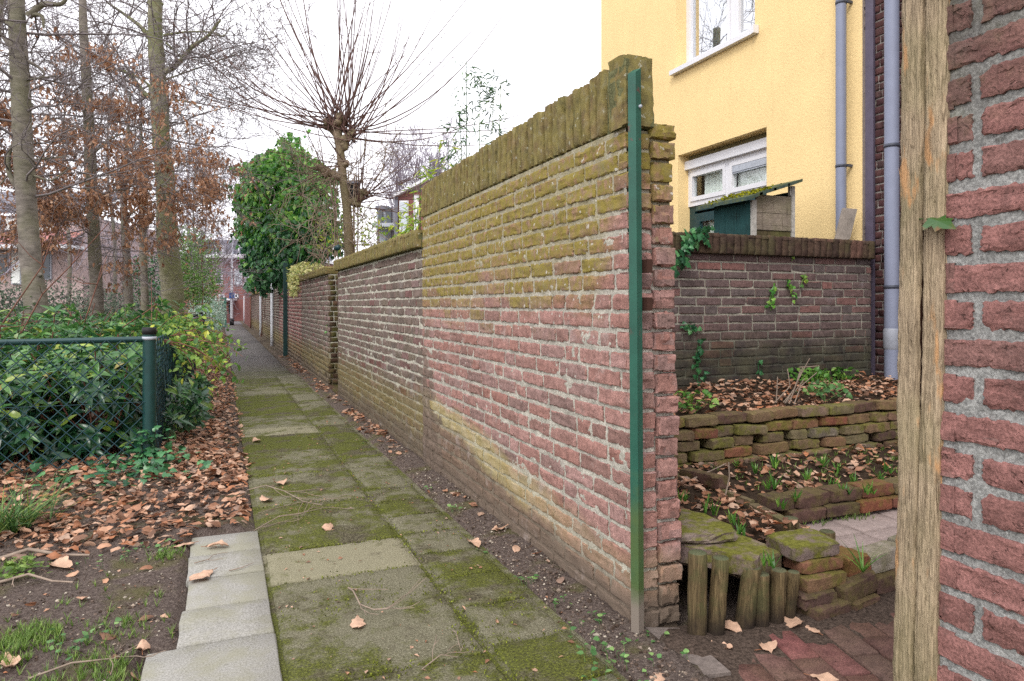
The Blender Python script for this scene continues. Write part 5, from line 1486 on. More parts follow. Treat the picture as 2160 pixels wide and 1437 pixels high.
# ivy mass on the wall --------------------------------------------------------------
def blob_points(centers, n, inner=.55):
    P, Nn = [], []
    w = np.array([c[1][0]*c[1][2] for c in centers]); w = w/w.sum()
    for i in RNG.choice(len(centers), n, p=w):
        c, r = centers[i]; d = rand_dirs(1)[0]; k = RNG.uniform(inner, 1.04)**.5
        P.append(np.array(c)+d*np.array(r)*k); Nn.append(d)
    return np.array(P), np.array(Nn)
def ivy_mass():
    t = thing('ivy_bush', 'big rounded dark green ivy overhanging the alley wall beyond the gateway', 'ivy', (1.7, 17.5, 0))
    c = [(onD(595, 410, 16.8), (1.0, 1.2, 1.0)), (onD(615, 370, 16.6), (.75, 1.0, .62)), (onD(545, 455, 17.2), (.48, .9, .55)), (onD(640, 450, 15.8), (.6, .9, .9)), (onD(560, 530, 16.8), (.42, .7, .62)), (onD(585, 350, 16.8), (.5, .7, .42)),
         (onD(660, 380, 15.8), (.36, .7, .5)), (onD(540, 490, 17.4), (.28, .5, .35)), (onD(575, 570, 16.4), (.22, .4, .3)), (onD(625, 500, 15.8), (.55, .8, .5)), (onD(530, 400, 17.2), (.22, .4, .25)), (onD(655, 490, 15.4), (.5, .8, .5)), (onD(680, 430, 15.4), (.35, .7, .6)), (onD(630, 540, 15.6), (.5, .7, .35)), (onD(515, 420, 17.6), (.28, .4, .28)), (onD(520, 470, 17.4), (.3, .5, .35)), (onD(540, 370, 17.2), (.3, .5, .3)), (onD(550, 575, 16.8), (.3, .5, .35))]
    tm = [ivy_leaf(s, .15) for s in range(4)]
    core = list(c)
    for k in range(70):
        cc_, rr_ = core[int(RNG.integers(len(core)))]
        d = rand_dirs(1)[0]; s_ = RNG.uniform(.16, .4)
        c.append((np.array(cc_)+d*np.array(rr_)*RNG.uniform(.8, 1.08), (s_, s_*1.2, s_*RNG.uniform(.6, 1.0))))
    P, Nn = blob_points(c, 15000, .4)
    keep = (P[:, 2] > 1.35)
    P, Nn = P[keep], Nn[keep]
    Q = []
    ctr = np.array(core[0][0])
    for k in range(260):
        p_ = P[RNG.integers(len(P))]; d_ = norm(norm(p_-ctr)+rand_dirs(1)[0]*.6+np.array([0, 0, RNG.uniform(-.8, .4)]))
        l_ = RNG.uniform(.15, .5)
        for j in range(7): Q.append(p_+d_*l_*j/6+np.array([0, 0, -.25*(j/6)**2*l_])+RNG.normal(0, .03, 3))
    P = np.concatenate([P, Q]); Nn = np.concatenate([Nn, norm(np.array(Q)-ctr)*0+rand_dirs(len(Q))])
    k_ = P[:, 2] > 1.3; P, Nn = P[k_], Nn[k_]
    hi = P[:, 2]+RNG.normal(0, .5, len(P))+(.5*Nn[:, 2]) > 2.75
    A = np.stack([RNG.normal(0, .4, len(P)), RNG.normal(0, .4, len(P)), np.full(len(P), -1.0)], -1)+.3*Nn
    sz = RNG.uniform(.07, .15, len(P))
    nn = Nn+RNG.normal(0, .45, Nn.shape)+np.array([0, 0, .35])
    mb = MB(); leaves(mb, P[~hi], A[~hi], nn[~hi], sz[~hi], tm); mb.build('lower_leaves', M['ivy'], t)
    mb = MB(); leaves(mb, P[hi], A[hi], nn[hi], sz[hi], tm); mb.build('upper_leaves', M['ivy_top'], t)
    st = MB()
    for k in range(60):
        a = P[RNG.integers(len(P))]; d = norm(a-np.array(c[0][0])); grow(st, a, d+up*.3, RNG.uniform(.2, .45), .005, 0, (0,), .1, .25, rmin=.003)
    for k in range(5): st.tube([(1.6+k*.1, 17+k*.3, 0), (1.55+k*.1, 17+k*.2, 1.5), (1.5+k*.05, 17.2, 3)], [.04, .03, .02], 6)
    st.build('stems', M['bark_brown'], t)
ivy_mass()
def wall_top_ivy():
    mb = MB(); n = 1500
    Y = RNG.uniform(11.4, 14.8, n); X = AX+RNG.uniform(-.06, .3, n); Z = 1.62+RNG.uniform(0, .24, n)*np.sin(np.clip((Y-11.3)/1.2, 0, 1.57))
    hang = RNG.uniform(0, 1, n) < .25; X[hang] = AX-RNG.uniform(.0, .07, hang.sum()); Z[hang] -= RNG.uniform(0, .35, hang.sum()); Y[hang] = RNG.uniform(13, 14.9, hang.sum())
    P = np.stack([X, Y, Z], -1); leaves(mb, P, rand_dirs(n)-[0, 0, .4], rand_dirs(n)+[-.6, -.3, .8], RNG.uniform(.04, .08, n), [ivy_leaf(s, .1) for s in range(3)])
    tag(mb.build('variegated_ivy', M['ivy_var'], org=(AX, 13, 1.6)), 'cream and green variegated ivy spilling over the coping of the second wall', 'ivy')
    m = MB(); q = onX(712, 528, AX+.02); m.tube([q+[0, -.06, .03], q+[0, .1, .03]], .034, 16, 0, True)
    tag(m.build('dark_cap', M['teal'], org=tuple(q)), 'small green and white round cap on the far end of the low wall coping', 'cap')
wall_top_ivy()

# shrubs behind the low wall, bamboo
def foliage(name, label, cat, mat, centers, n, size, tm, upn=.4, inner=.4, extra=None, group=None, hang=.3, zmin=0):
    c0 = centers[0][0]
    t = thing(name, label, cat, (c0[0], c0[1], 0), group)
    P, Nn = blob_points(centers, n, inner); k = P[:, 2] > zmin; P, Nn = P[k], Nn[k]
    mb = MB(); A = rand_dirs(len(P))+Nn*.5-np.array([0, 0, hang]); leaves(mb, P, A, Nn+RNG.normal(0, .5, Nn.shape)+[0, 0, upn], RNG.uniform(size*.6, size*1.3, len(P)), tm)
    mb.build('leaves', mat, t)
    st = MB()
    for k in range(10):
        a = P[RNG.integers(len(P))]; b = np.array([c0[0]+RNG.normal(0, .06), c0[1]+RNG.normal(0, .06), 0]); m = (a+b)/2+RNG.normal(0, .08, 3)
        st.tube([b, m, a], [.014, .01, .004], 5)
    st.build('stems', M['stem'], t)
    return t
DM = [diamond(.42, .15), diamond(.5, .1), diamond(.36, .2)]
foliage('low_shrub', 'loose yellow green shrub behind the low wall beside the pollarded trunk', 'shrub', M['bamboo_y'], [(onD(790, 500, 11.5), (.5, .5, .35)), (onD(850, 475, 9.5), (.4, .4, .2)), (onD(760, 470, 12), (.35, .4, .35)), (onD(700, 500, 12.5), (.35, .4, .3))], 420, .075, DM, inner=.05)
def bamboo():
    def clump(label, stems, mat, leaf, nl):
        b = stems[0][0]
        t = thing('bamboo', label, 'bamboo', (b[0], b[1], 0))
        st = MB(); P, A = [], []
        for a, c in stems:
            pts = [a+(c-a)*f+np.array([math.sin(f*3)*.04, 0, 0]) for f in np.linspace(0, 1, 8)]; st.tube(pts, np.linspace(.010, .003, 8), 5)
            for k in range(nl):
                f = RNG.uniform(.35, 1.0); p = a+(c-a)*f; d = norm(rand_dirs(1)[0]*[1, 1, .4]+[0, 0, .2]); l = RNG.uniform(.05, .3)*(1.25-f)*1.5
                e = p+d*l; st.tube([p, p+d*l*.5+up*.02, e], [.003, .0025, .002], 3)
                for j in range(4): P.append(e+RNG.normal(0, .03, 3)); A.append(norm(d+RNG.normal(0, .5, 3)+[0, 0, -.5]))
        st.build('culms', M['sedge'], t)
        mb = MB(); P = np.array(P); leaves(mb, P, A, rand_dirs(len(P))+[0, 0, .8], RNG.uniform(leaf*.6, leaf*1.2, len(P)), [leaf_grid(3, .16, .1, .2, .0, .8), diamond(.17, .1)]); mb.build('leaves', M[mat], t)
    z = np.array([0, 0, .0])
    def stem(pxb, pxt, pyt, d): a = onD(pxb, 640, d); a[2] = .2; return a, onD(pxt, pyt, d)
    clump('tall dark bamboo with narrow leaves rising above the tall wall against the sky', [stem(965, 983, 128, 7.9), stem(985, 1012, 165, 7.9), stem(1020, 1056, 152, 8.1), stem(1000, 1040, 205, 8.0), stem(975, 968, 235, 7.8)], 'bamboo', .095, 60)
    clump('bright yellow green bamboo leaves peeping over the tall wall corner', [stem(900, 905, 330, 8.2), stem(930, 945, 300, 8.2), stem(880, 870, 390, 8.4), stem(955, 965, 318, 8.2), stem(870, 885, 350, 8.3), stem(915, 925, 345, 8.1), stem(878, 880, 440, 8.1)], 'bamboo_y', .12, 22)
bamboo()

# ================================================================== LEFT: FENCE, SHRUBS
FXL, FY = -.43, 5.12
def fence():
    t = thing('chain_link_fence', 'dark green chain link fence with round corner post around the leafy grove', 'fence', (FXL, FY, 0))
    def pst(x, y, z1, par, r=.04, cap=True):
        mb = MB(); mb.tube([(x, y, -.05), (x, y, z1)], r, 16); o = mb.build('post', M['fence'], par)
        mb = MB(); mb.tube([(x, y, z1-.03), (x, y, z1+.012), (x, y, z1+.014)], [r*1.08, r*1.08, r*.9], 16, 0, True); mb.build('post_cap', M['black'], o)
        mb = MB(); mb.tube([(x, y, z1-.065), (x, y, z1-.045)], r*1.1, 16, 0, True); mb.build('clamp', M['lead'], o)
    pst(FXL, FY, .955, t)
    for y in (10.3, 14.2, 18.0, 22.0): pst(FXL, y, .92, t)
    pst(-3.4, FY, .93, t)
    mb = MB(); mb.tube([(-3.4, FY, .875), (-1.5, FY, .885), (FXL-.03, FY, .893)], .019, 12); mb.build('top_rail', M['fence'], t)
    mb = MB(); mb.tube([(FXL, 10.3, .86), (FXL, 14.2, .85)], .014, 8); mb.tube([(FXL, 14.2, .85), (FXL, 22, .85)], .014, 6); mb.build('side_rail', M['fence'], t)
    def net(a, b, h, name, pitch=.088, r=.0031, off=(0, 0, 0), sag=0.0):
        mb = MB(); a = np.array(a, float); b = np.array(b, float); L = np.linalg.norm(b-a); d = (b-a)/L; nrm = np.array([-d[1], d[0], 0])
        hh = h; n = int((L+hh)/pitch)
        far = np.array([0, 0, 0.])
        for s in (1, -1):
            for k in range(n):
                x0 = k*pitch-(hh if s > 0 else 0)+(hh if s < 0 else 0)*0
                # wire runs up with slope s
                pts = []
                m = 7
                for i in range(m+1):
                    z = hh*i/m; x = (k*pitch-hh+z) if s > 0 else (k*pitch-z)
                    if -.001 <= x <= L+.001:
                        wv = .008*math.sin(x*2.3+z*3)+RNG.normal(0, .0012)
                        pts.append(a+d*x+nrm*(.003*s+wv)+up*(z+.02+.008*math.sin(x*1.7+s)))
                if len(pts) > 1: mb.tube(pts, r, 4)
        m = int(L/.5); 
        for z in (.02, hh+.02):
            mb.tube([a+d*L*i/m+up*z+nrm*.008*math.sin(L*i/m*2.3) for i in range(m+1)], .0018, 4)
        mb.tube([a+d*L*i/m+up*(.5+.01*math.sin(i)) for i in range(m+1)], .0018, 4)
        # twisted loops along the rail
        mb.build(name, M['wire'], t)
    net((-3.4, FY-.036, 0), (FXL, FY-.036, 0), .875, 'front_netting')
    net((FXL+.036, FY, 0), (FXL+.036, 10.3, 0), .87, 'side_netting', .088, .0028)
    net((FXL+.036, 10.3, 0), (FXL+.036, 22, 0), .85, 'side_netting', .12, .003)
fence()

LT = [leaf_grid(5, .32, .18, .25, .01, .75, s) for s in range(4)]+[leaf_grid(5, .36, .12, .4, .015, .75, 9)]
LTc = [leaf_grid(3, .34, .18, .25, .01, .75, s) for s in range(3)]
def rosettes(tips, dirs, per, size, temps, mb, droop=.25):
    P, A, Nn, S = [], [], [], []
    for p, d in zip(tips, dirs):
        d = norm(d); a = norm(np.cross(d, [0.3, .2, 1.0])); b = np.cross(d, a)
        for ring, (el, sc) in enumerate(((.35, 1.0), (.85, .8), (-.05, .95))):
            m = per if ring != 1 else max(2, per//2)
            ph = RNG.uniform(0, 6.28)
            for k in range(m):
                th = ph+k*2*math.pi/m+RNG.normal(0, .2)
                ax = (a*math.cos(th)+b*math.sin(th))*math.cos(el)+d*math.sin(el)
                P.append(p+d*(.02*(1-ring))+RNG.normal(0, .006, 3)-(d*.05 if ring == 2 else 0)); A.append(ax+RNG.normal(0, .12, 3)); Nn.append(d+RNG.normal(0, .2, 3)); S.append(size*sc*RNG.uniform(.55, 1.25))
    leaves(mb, P, A, Nn, S, temps, 0, True)
def bush_top(x, y):
    return .73+.17*np.clip((y-5.2)/1.6, 0, 1)+.11*math.sin(3.1*x+1)*math.sin(2.3*y)+.08*math.sin(5.3*x+2.1*y)+.03*math.sin(9*x)*math.sin(8*y+1)
spots = [(-2.75, 5.75, 'leftmost front laurel bush behind the chain link'), (-2.0, 5.7, 'second laurel bush from the left behind the chain link'), (-1.3, 5.72, 'laurel bush right behind the middle of the front fence'), (-.78, 5.7, 'laurel bush in the fence corner beside the round post'),
         (-2.9, 6.9, 'laurel bush at the foot of the nearest beech trunk, left of it'), (-2.1, 6.9, 'laurel bush in front of the nearest beech trunk'), (-1.4, 7.0, 'laurel bush right of the nearest beech trunk'), (-.8, 7.1, 'laurel bush along the side fence, second from the corner'),
         (-2.0, 8.6, 'pale laurel bush in the second row behind the nearest beech'), (-1.3, 8.7, 'pale laurel bush before the slim dark trunk'), (-.75, 8.8, 'pale laurel bush along the side fence, third from the corner'), (-1.3, 10.5, 'far low laurel bush before the pale green beech'), (-.75, 10.8, 'far low laurel bush against the side fence')]
for i, (x, y, lab) in enumerate(spots):
    t = thing('laurel_bush', lab, 'shrub', (x, y, 0), 'laurel bushes behind the fence')
    near = y < 6.3; nt = 195 if near else (110 if y < 8 else 85)
    up_m, lo_m = MB(), MB(); st = MB()
    tp, dr, tl, dl = [], [], [], []
    R = .46
    for k in range(nt):
        a = RNG.uniform(0, 6.28); rr = R*math.sqrt(RNG.uniform(0, 1)); px_, py_ = x+rr*math.cos(a)*1.05, y+rr*math.sin(a)*(1.0 if near else 1.6)
        top = bush_top(px_, py_)
        z = top-(RNG.uniform(0, .22) if RNG.uniform() < .5 else RNG.uniform(.1, .72))
        if k % 19 == 0: z = top+RNG.uniform(.03, .16)
        z = max(z, .08)
        if near: py_ = max(py_, FY+.10+.02*RNG.normal())
        px_ = min(px_, FXL-.11)
        d = norm([rr*math.cos(a)*.8, rr*math.sin(a)*.8-.45*(top-z), .35+.3*RNG.uniform()])
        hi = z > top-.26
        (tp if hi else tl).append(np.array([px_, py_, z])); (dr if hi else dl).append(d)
        if k % 3 == 0: st.tube([(x+RNG.normal(0, .1), y+RNG.normal(0, .1), 0), (x+(px_-x)*.6, y+(py_-y)*.6, z*.55), (px_, py_, z)], [.008, .006, .004], 4)
    T = LT if near else LTc
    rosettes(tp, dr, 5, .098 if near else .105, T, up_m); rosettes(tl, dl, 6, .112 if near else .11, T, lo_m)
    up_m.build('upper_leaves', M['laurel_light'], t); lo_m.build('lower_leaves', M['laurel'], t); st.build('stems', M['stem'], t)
# laurel sprouts reaching through the side fence
mb = MB(); tp, dr = [], []
for k in range(46):
    y = RNG.uniform(5.75, 7.8); x = FXL+RNG.uniform(.02, .28); z = RNG.uniform(.06, .42); tp.append(np.array([x, y, z])); dr.append(np.array([.6, -.5, .6+RNG.normal(0, .2)]))
rosettes(tp, dr, 6, .11, LT, mb)
for p in tp: mb.tube([(FXL-.1, p[1]+.1, 0), (FXL, p[1]+.05, p[2]*.6), p], [.006, .005, .003], 4)
tag(mb.build('laurel_shoots', M['laurel'], org=(FXL+.1, 6, 0)), 'dark laurel shoots spilling out under the side netting over the leaf litter', 'shrub')
# yellow-green creeper over the side fence
def creeper():
    t = thing('creeper', 'yellow green creeper tumbling over the top of the side fence', 'creeper', (FXL+.05, 7, 0))
    mb = MB(); n = 1050
    Y = 6.1+RNG.beta(1.4, 1.6, n)*4.6; X = FXL+RNG.normal(.0, .17, n); top = .95+.05*np.sin(Y*4)+.06*np.clip((Y-6)/3, 0, 1)
    Z = top-np.abs(X-FXL)*.9*RNG.uniform(.3, 1.5, n)-RNG.uniform(0, .12, n)
    dn = (RNG.uniform(0, 1, n) < .2); X[dn] = FXL+RNG.uniform(.04, .16, dn.sum()); Z[dn] = RNG.uniform(.45, .9, dn.sum())
    P = np.stack([X, Y, Z], -1)
    leaves(mb, P, rand_dirs(n)*[1, 1, .6]-[0, 0, .3], rand_dirs(n)*.7+[.35, -.3, .9], RNG.uniform(.03, .06, n), [leaf_grid(3, .6, .12, .2, .02, .8, s) for s in range(4)])
    mb.build('leaves', M['privet'], t)
    st = MB(); P2 = []
    for k in range(40):
        y = RNG.uniform(5.6, 10); p = np.array([FXL+RNG.uniform(-.1, .05), y, .85]); d = norm([RNG.uniform(.1, 1), RNG.uniform(-.8, .3), RNG.uniform(-.2, .5)])
        pts = [p]
        for i in range(5): d = norm(d+[0, 0, -.22]+RNG.normal(0, .1, 3)); pts.append(pts[-1]+d*.12)
        st.tube(pts, [.004, .004, .0035, .003, .0025, .002], 4); P2 += pts[1:]
    st.build('stems', M['stem'], t)
    mb = MB(); P2 = np.repeat(np.array(P2), 3, 0)+RNG.normal(0, .03, (len(P2)*3, 3)); n = len(P2)
    leaves(mb, P2, rand_dirs(n)-[0, 0, .3], rand_dirs(n)*.6+[.2, -.2, .9], RNG.uniform(.04, .075, n), [leaf_grid(3, .62, .12, .2, .02, .8, s) for s in range(4)]); mb.build('trailing_leaves', M['privet'], t)
    # two sprays reaching out over the path edge
    mb = MB(); q = G(470, 775, .45)
creeper()
# bare stems through the bushes
labs = ['long red brown shoot crossing the laurel at the left edge', 'thin bare shoot leaning right behind the top rail', 'thin bare shoot leaning left above the laurel', 'upright bare shoot in the front laurel', 'straight bare shoot slanting over the fence corner']
for i, pts in enumerate([[(0, 690), (35, 640), (90, 560), (110, 500)], [(140, 760), (175, 690), (205, 600), (215, 560)], [(30, 730), (90, 620), (150, 560), (230, 470)], [(135, 900), (150, 800), (185, 700), (200, 640)], [(200, 700), (260, 690), (320, 650), (330, 640)]]):
    P = [onD(a, b, 5.9+.2*i) for a, b in pts]; P = [P[0]*[1, 1, 0]+np.array([0, 0, .05])]+P; mb = MB(); mb.tube(P, np.linspace(.008, .0035, len(P)), 6)
    for k in range(5):
        j = RNG.integers(1, len(P)-1); d = norm(P[j+1]-P[j]+rand_dirs(1)[0]*.4); mb.tube([P[j], P[j]+d*.12, P[j]+d*.26+up*.05], [.004, .003, .002], 4)
    tag(mb.build('bare_shoot', M['stem'], org=tuple(P[0])), labs[i], 'shoot', 'bare shoots among the laurel')

foliage('green_shrub', 'tall feathery green shrub right of the pale green beech trunk', 'shrub', M['shrub'], [(onD(415, 560, 19), (.65, .8, .95)), (onD(395, 520, 19), (.5, .6, .6)), (onD(430, 600, 19), (.5, .6, .6)), (onD(380, 590, 19), (.5, .6, .7))], 5200, .075, DM, inner=.12)
foliage('silver_shrub', 'silvery variegated shrub along the side fence near the alley end', 'shrub', M['silver'], [((-.42, 22.5, .75), (.5, 1.6, .6)), ((-.35, 25, .8), (.5, 1.6, .65)), ((-.42, 20.3, .6), (.4, 1.2, .45))], 3600, .09, DM, inner=.3)
for i, (px, d, rx, rz, zc, lab) in enumerate([(40, 15, 1.2, .8, .8, 'dull grey green shrub left of the nearest trunk'), (130, 17, 1.3, .9, .9, 'dull grey green shrub behind the slim trunks'), (240, 19, 1.2, .8, .9, 'dull grey green shrub between the copper leaf trunks'), (320, 22, 1.4, .9, 1.0, 'dull grey green shrub behind the pale green beech'), (-60, 14, 1.2, .9, .9, 'dull grey green shrub cut by the left frame edge')]):
    b = onD(px, 650, d); foliage('garden_shrub', lab, 'shrub', M['darkshrub'], [((b[0], b[1], zc), (rx, .8, rz)), ((b[0]+.7, b[1]+.4, zc*.8), (rx*.7, .8, rz*.8))], 2200, .09, DM, inner=.2, group='dull shrubs under the trees')
foliage('conifer_shrub', 'dark twiggy evergreen under the copper leaves', 'shrub', M['ivy'], [(onD(330, 580, 17), (.5, .6, .7)), (onD(300, 590, 17), (.4, .5, .6))], 1200, .08, DM, inner=.2)
foliage('brown_hedge', 'russet hedge beside the far end of the alley', 'hedge', M['dead'], [((-.6, 29, 1.1), (.8, 3.0, 1.0)), ((-.9, 26, 1.3), (.7, 2, 1.2))], 2600, .07, DM, inner=.3)
foliage('wall_top_plant', 'rusty dry climber on the far alley wall top', 'climber', M['dead'], [((1.35, 25.5, 1.75), (.25, 2.2, .35)), ((1.3, 22.5, 1.7), (.2, 1.4, .25))], 700, .07, DM, inner=.2)

# ================================================================== FAR HOUSES
def far_house():
    d = 47; right = np.array([CA, -SA, 0]); fwd = np.array([SA, CA, 0])
    o = onD(480, 642, d); o[2] = 0
    h = thing('brick_town_house', 'purple brick house with white windows closing the far end of the alley', 'house', o)
    s = d/F
    def bx(mb, px0, px1, py0, py1, dep0, dep1, mat=0):
        P = []
        for py in (py1, py0):
            for (px, dd) in ((px0, dep0), (px1, dep0), (px1, dep1), (px0, dep1)):
                P.append(o+right*(px-480)*s+fwd*dd+up*(CAMH+(HY-py)*s))
        mb.hexa(P, mat)
    mb = MB(); bx(mb, 380, 640, 545, 700, 0, 8); mb.build('wall', M['brick_house'], h)
    mb = MB(); bx(mb, 376, 644, 538, 544.6, -.6, 8); mb.build('eave', M['white_trim'], h)
    mb = MB(); bx(mb, 386, 636, 504, 537.6, .8, 8); mb.build('roof', M['tile_grey'], h)
    for px0, px1, py0, py1, lab in ((455, 470, 569, 600, ''), (495, 511, 568, 601, ''), (516, 534, 572, 600, ''), (420, 440, 570, 601, ''), (462, 474, 621, 629, ''), (495, 503, 620, 629, '')):
        mb = MB(); bx(mb, px0, px1, py0, py1, -.06, .05); w = mb.build('window', M['frame'], h)
        mb = MB()
        if py1-py0 > 15 and px0 in (495, 516):
            nx = 3
            for i in range(nx):
                for j in range(5):
                    a = px0+2+(px1-px0-4)*i/nx; c = py0+2+(py1-py0-4)*j/5
                    bx(mb, a+.4, a+(px1-px0-4)/nx-.4, c+.4, c+(py1-py0-4)/5-.4, -.09, -.062)
            mb.build('panes', M['blind'], w)
        else:
            bx(mb, px0+2.2, px1-2.2, py0+2.2, py1-2.2, -.09, -.062); mb.build('panes', M['glass_far'], w)
    for px0, px1 in ((500, 520), (452, 466)):
        mb = MB(); bx(mb, px0, px1, 520, 537, .2, .79); bx(mb, px0-1, px1+1, 517, 519.8, .1, .79); dm = mb.build('dormer', M['frame'], h)
        mb = MB(); bx(mb, px0+3, px1-3, 523, 535, .14, .198); mb.build('panes', M['glass_far'], dm)
    mb = MB(); bx(mb, 482, 484, 500, 536, .55, .79); mb.build('downpipe', M['lead'], h)
    mb = MB(); bx(mb, 484, 492, 640, 690, -.1, -.003); mb.build('door', M['teal'], h)
    mb = MB(); bx(mb, 470, 500, 630, 634, -1.2, -.003); mb.build('porch', M['white_trim'], h)
far_house()
w = thing('front_garden_wall', 'low brick front garden wall at the street beyond the alley', 'wall', onD(475, 690, 42)*[1, 1, 0]); mb = MB()
a = onD(440, 690, 42); b = onD(482, 690, 42); n_ = norm([SA, CA, 0])*.2
mb.hexa([a*[1, 1, 0], b*[1, 1, 0], b*[1, 1, 0]+n_, a*[1, 1, 0]+n_]+[p*[1, 1, 0]+up*.55 for p in (a, b)]+[b*[1, 1, 0]+n_+up*.55, a*[1, 1, 0]+n_+up*.55]); mb.build('brickwork', M['brick_house'], w)

def red_house():
    d = 30; s = d/F; right = np.array([CA, -SA, 0]); fwd = np.array([SA, CA, 0]); o = onD(40, 642, d); o[2] = 0
    h = thing('red_roofed_house', 'brick house with red tiled band and curtained windows behind the left trees', 'house', o)
    def bx(mb, px0, px1, py0, py1, dep0, dep1):
        mb.hexa([o+right*(px-40)*s+fwd*dd+up*(CAMH+(HY-py)*s) for py in (py1, py0) for (px, dd) in ((px0, dep0), (px1, dep0), (px1, dep1), (px0, dep1))])
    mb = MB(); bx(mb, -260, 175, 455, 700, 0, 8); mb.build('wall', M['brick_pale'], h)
    mb = MB(); P = [(-270, 452, -.3), (180, 452, -.3), (180, 385, 3.5), (-270, 385, 3.5)]
    v = [o+right*(px-40)*s+fwd*dd+up*(CAMH+(HY-py)*s) for px, py, dd in P]; mb.hexa(v+[p+up*.15 for p in v]); mb.build('roof', M['tile_grey'], h)
    mb = MB(); v = [o+right*(px-40)*s+fwd*dd+up*(CAMH+(HY-py)*s) for px, py, dd in ((-265, 520, -1.1), (176, 520, -1.1), (176, 494, -.02), (-265, 494, -.02))]; mb.hexa(v+[p+up*.1 for p in v]); mb.build('tiled_band', M['tile_red'], h)
    mb = MB(); bx(mb, -265, 178, 520.5, 528, -1.2, -.003); mb.build('gutter', M['white_trim'], h)
    for a, b, c, e in ((-40, 8, 462, 487), (14, 40, 458, 488), (50, 118, 458, 488), (-30, 20, 532, 575), (27, 48, 530, 600), (60, 110, 532, 590)):
        mb = MB(); bx(mb, a, b, c, e, -.1, -.003); w = mb.build('window', M['lead'], h)
        mb = MB(); bx(mb, a+2, b-2, c+2, e-2, -.13, -.102); mb.build('panes', M['curtain'] if a in (14, 50, 27) else M['glass_far'], w)
red_house()

def gable_house():
    d = 30; s = d/F; right = np.array([CA, -SA, 0]); fwd = np.array([SA, CA, 0]); o = onD(850, 642, d); o[2] = 0
    h = thing('gabled_brick_house', 'pink brick gabled house with white trim half hidden behind the alley wall', 'house', o)
    def bx(mb, px0, px1, py0, py1, dep0, dep1):
        mb.hexa([o+right*(px-850)*s+fwd*dd+up*(CAMH+(HY-py)*s) for py in (py1, py0) for (px, dd) in ((px0, dep0), (px1, dep0), (px1, dep1), (px0, dep1))])
    mb = MB(); bx(mb, 836, 960, 405, 660, 0, 6); mb.build('wall', M['brick_house'], h)
    def sl(pts, dep0, dep1, th):
        v = [o+right*(px-850)*s+fwd*dd+up*(CAMH+(HY-py)*s) for (px, py), dd in ((pts[0], dep0), (pts[1], dep0), (pts[1], dep1), (pts[0], dep1))]
        return v+[p+up*th for p in v]
    mb = MB(); mb.hexa(sl(((832, 418), (905, 380)), -.3, 6.2, .12)); mb.build('verge', M['white_trim'], h)
    mb = MB(); bx(mb, 843, 862, 424, 490, -.1, -.003); bx(mb, 873, 884, 412, 490, -.1, -.003); w = mb.build('window', M['frame'], h)
    mb = MB(); bx(mb, 845, 860, 427, 490, -.13, -.102); mb.build('panes', M['blind'], w)
    mb = MB(); bx(mb, 785, 834, 436, 660, 1.0, 6); mb.build('annex', M['lead'], h)
    mb = MB(); bx(mb, 806, 818, 432, 520, .8, .998); bx(mb, 790, 799, 440, 480, .8, .998); mb.build('annex_windows', M['glass_far'], h)
    mb = MB(); bx(mb, 780, 870, 468, 476, .4, .79); mb.build('flat_roof', M['lead'], h)
    mb = MB(); bx(mb, 783, 812, 428, 436, .9, 3); bx(mb, 833, 840, 405, 500, -.15, -.004); mb.build('chimney', M['tile_grey'], h)
gable_house()
# street beyond
mb = MB(); mb.box((-60, 42, -.06), (80, 52, -.012)); struct(mb.build('street', plain('street asphalt', C(112, 110, 112), .9, .2)))
# ================================================================== LITTER AND SMALL PLANTS
CURL = [curl_leaf(5, .62, s) for s in range(14)]
def litter(name, XY, z, size, mat, par=None):
    n = len(XY); mb = MB()
    P = np.stack([XY[:, 0], XY[:, 1], z], -1)
    a = RNG.uniform(0, 6.28, n); A = np.stack([np.cos(a), np.sin(a), RNG.normal(0, .22, n)], -1)
    Nn = RNG.normal(0, .33, (n, 3))+[0, 0, 1.0]
    leaves(mb, P, A, Nn, size, CURL, 0, True)
    return mb.build(name, mat)
pts = []
# pile in front of the fence, thinning towards the viewer
while len(pts) < 3600:
    x = RNG.uniform(-2.9, .13); y = RNG.uniform(3.55, 5.6)
    dens = np.clip((y-3.75-.18*math.sin(x*3)-.22*np.clip(-x-1.2, -1, 1))/.45, 0, 1)
    if RNG.uniform() < dens: pts.append((x, y))
pile = np.array(pts)
pts = []
while len(pts) < 4600:
    y = 4.6+RNG.beta(1, 2.2)*26; x = RNG.uniform(-.42, .2)
    w = .19-.02*y/10+.03*math.sin(y*5)
    if x < w and RNG.uniform() < .45+.55*np.clip((w-x)/.25, 0, 1): pts.append((x, y))
strip = np.array(pts)
pts = []
while len(pts) < 420:
    y = 2.3+RNG.beta(1, 1.3)*14; x = 1.3-abs(RNG.normal(0, .07))
    cl = .2+.8*(math.sin(y*2.1)+math.sin(y*5.3+1) > .5)
    if RNG.uniform() < cl*(.15 if y < 5 else 1): pts.append((x, y))
wl = np.array(pts)
sc = np.stack([RNG.uniform(-2.6, .1, 70), RNG.uniform(1.9, 3.8, 70)], -1)
XY = np.concatenate([pile, strip, wl, sc]); n = len(XY)
z = gz(XY[:, 0], XY[:, 1])+.003+RNG.uniform(0, .03, n)*np.concatenate([np.ones(len(pile)+len(strip)), np.full(len(wl)+len(sc), .2)])
o = litter('leaf_litter', XY, z, RNG.uniform(.024, .076, n), M['litter']); stuff(o, 'carpet of dry brown beech leaves under the fence and along the path edge', 'leaf litter')
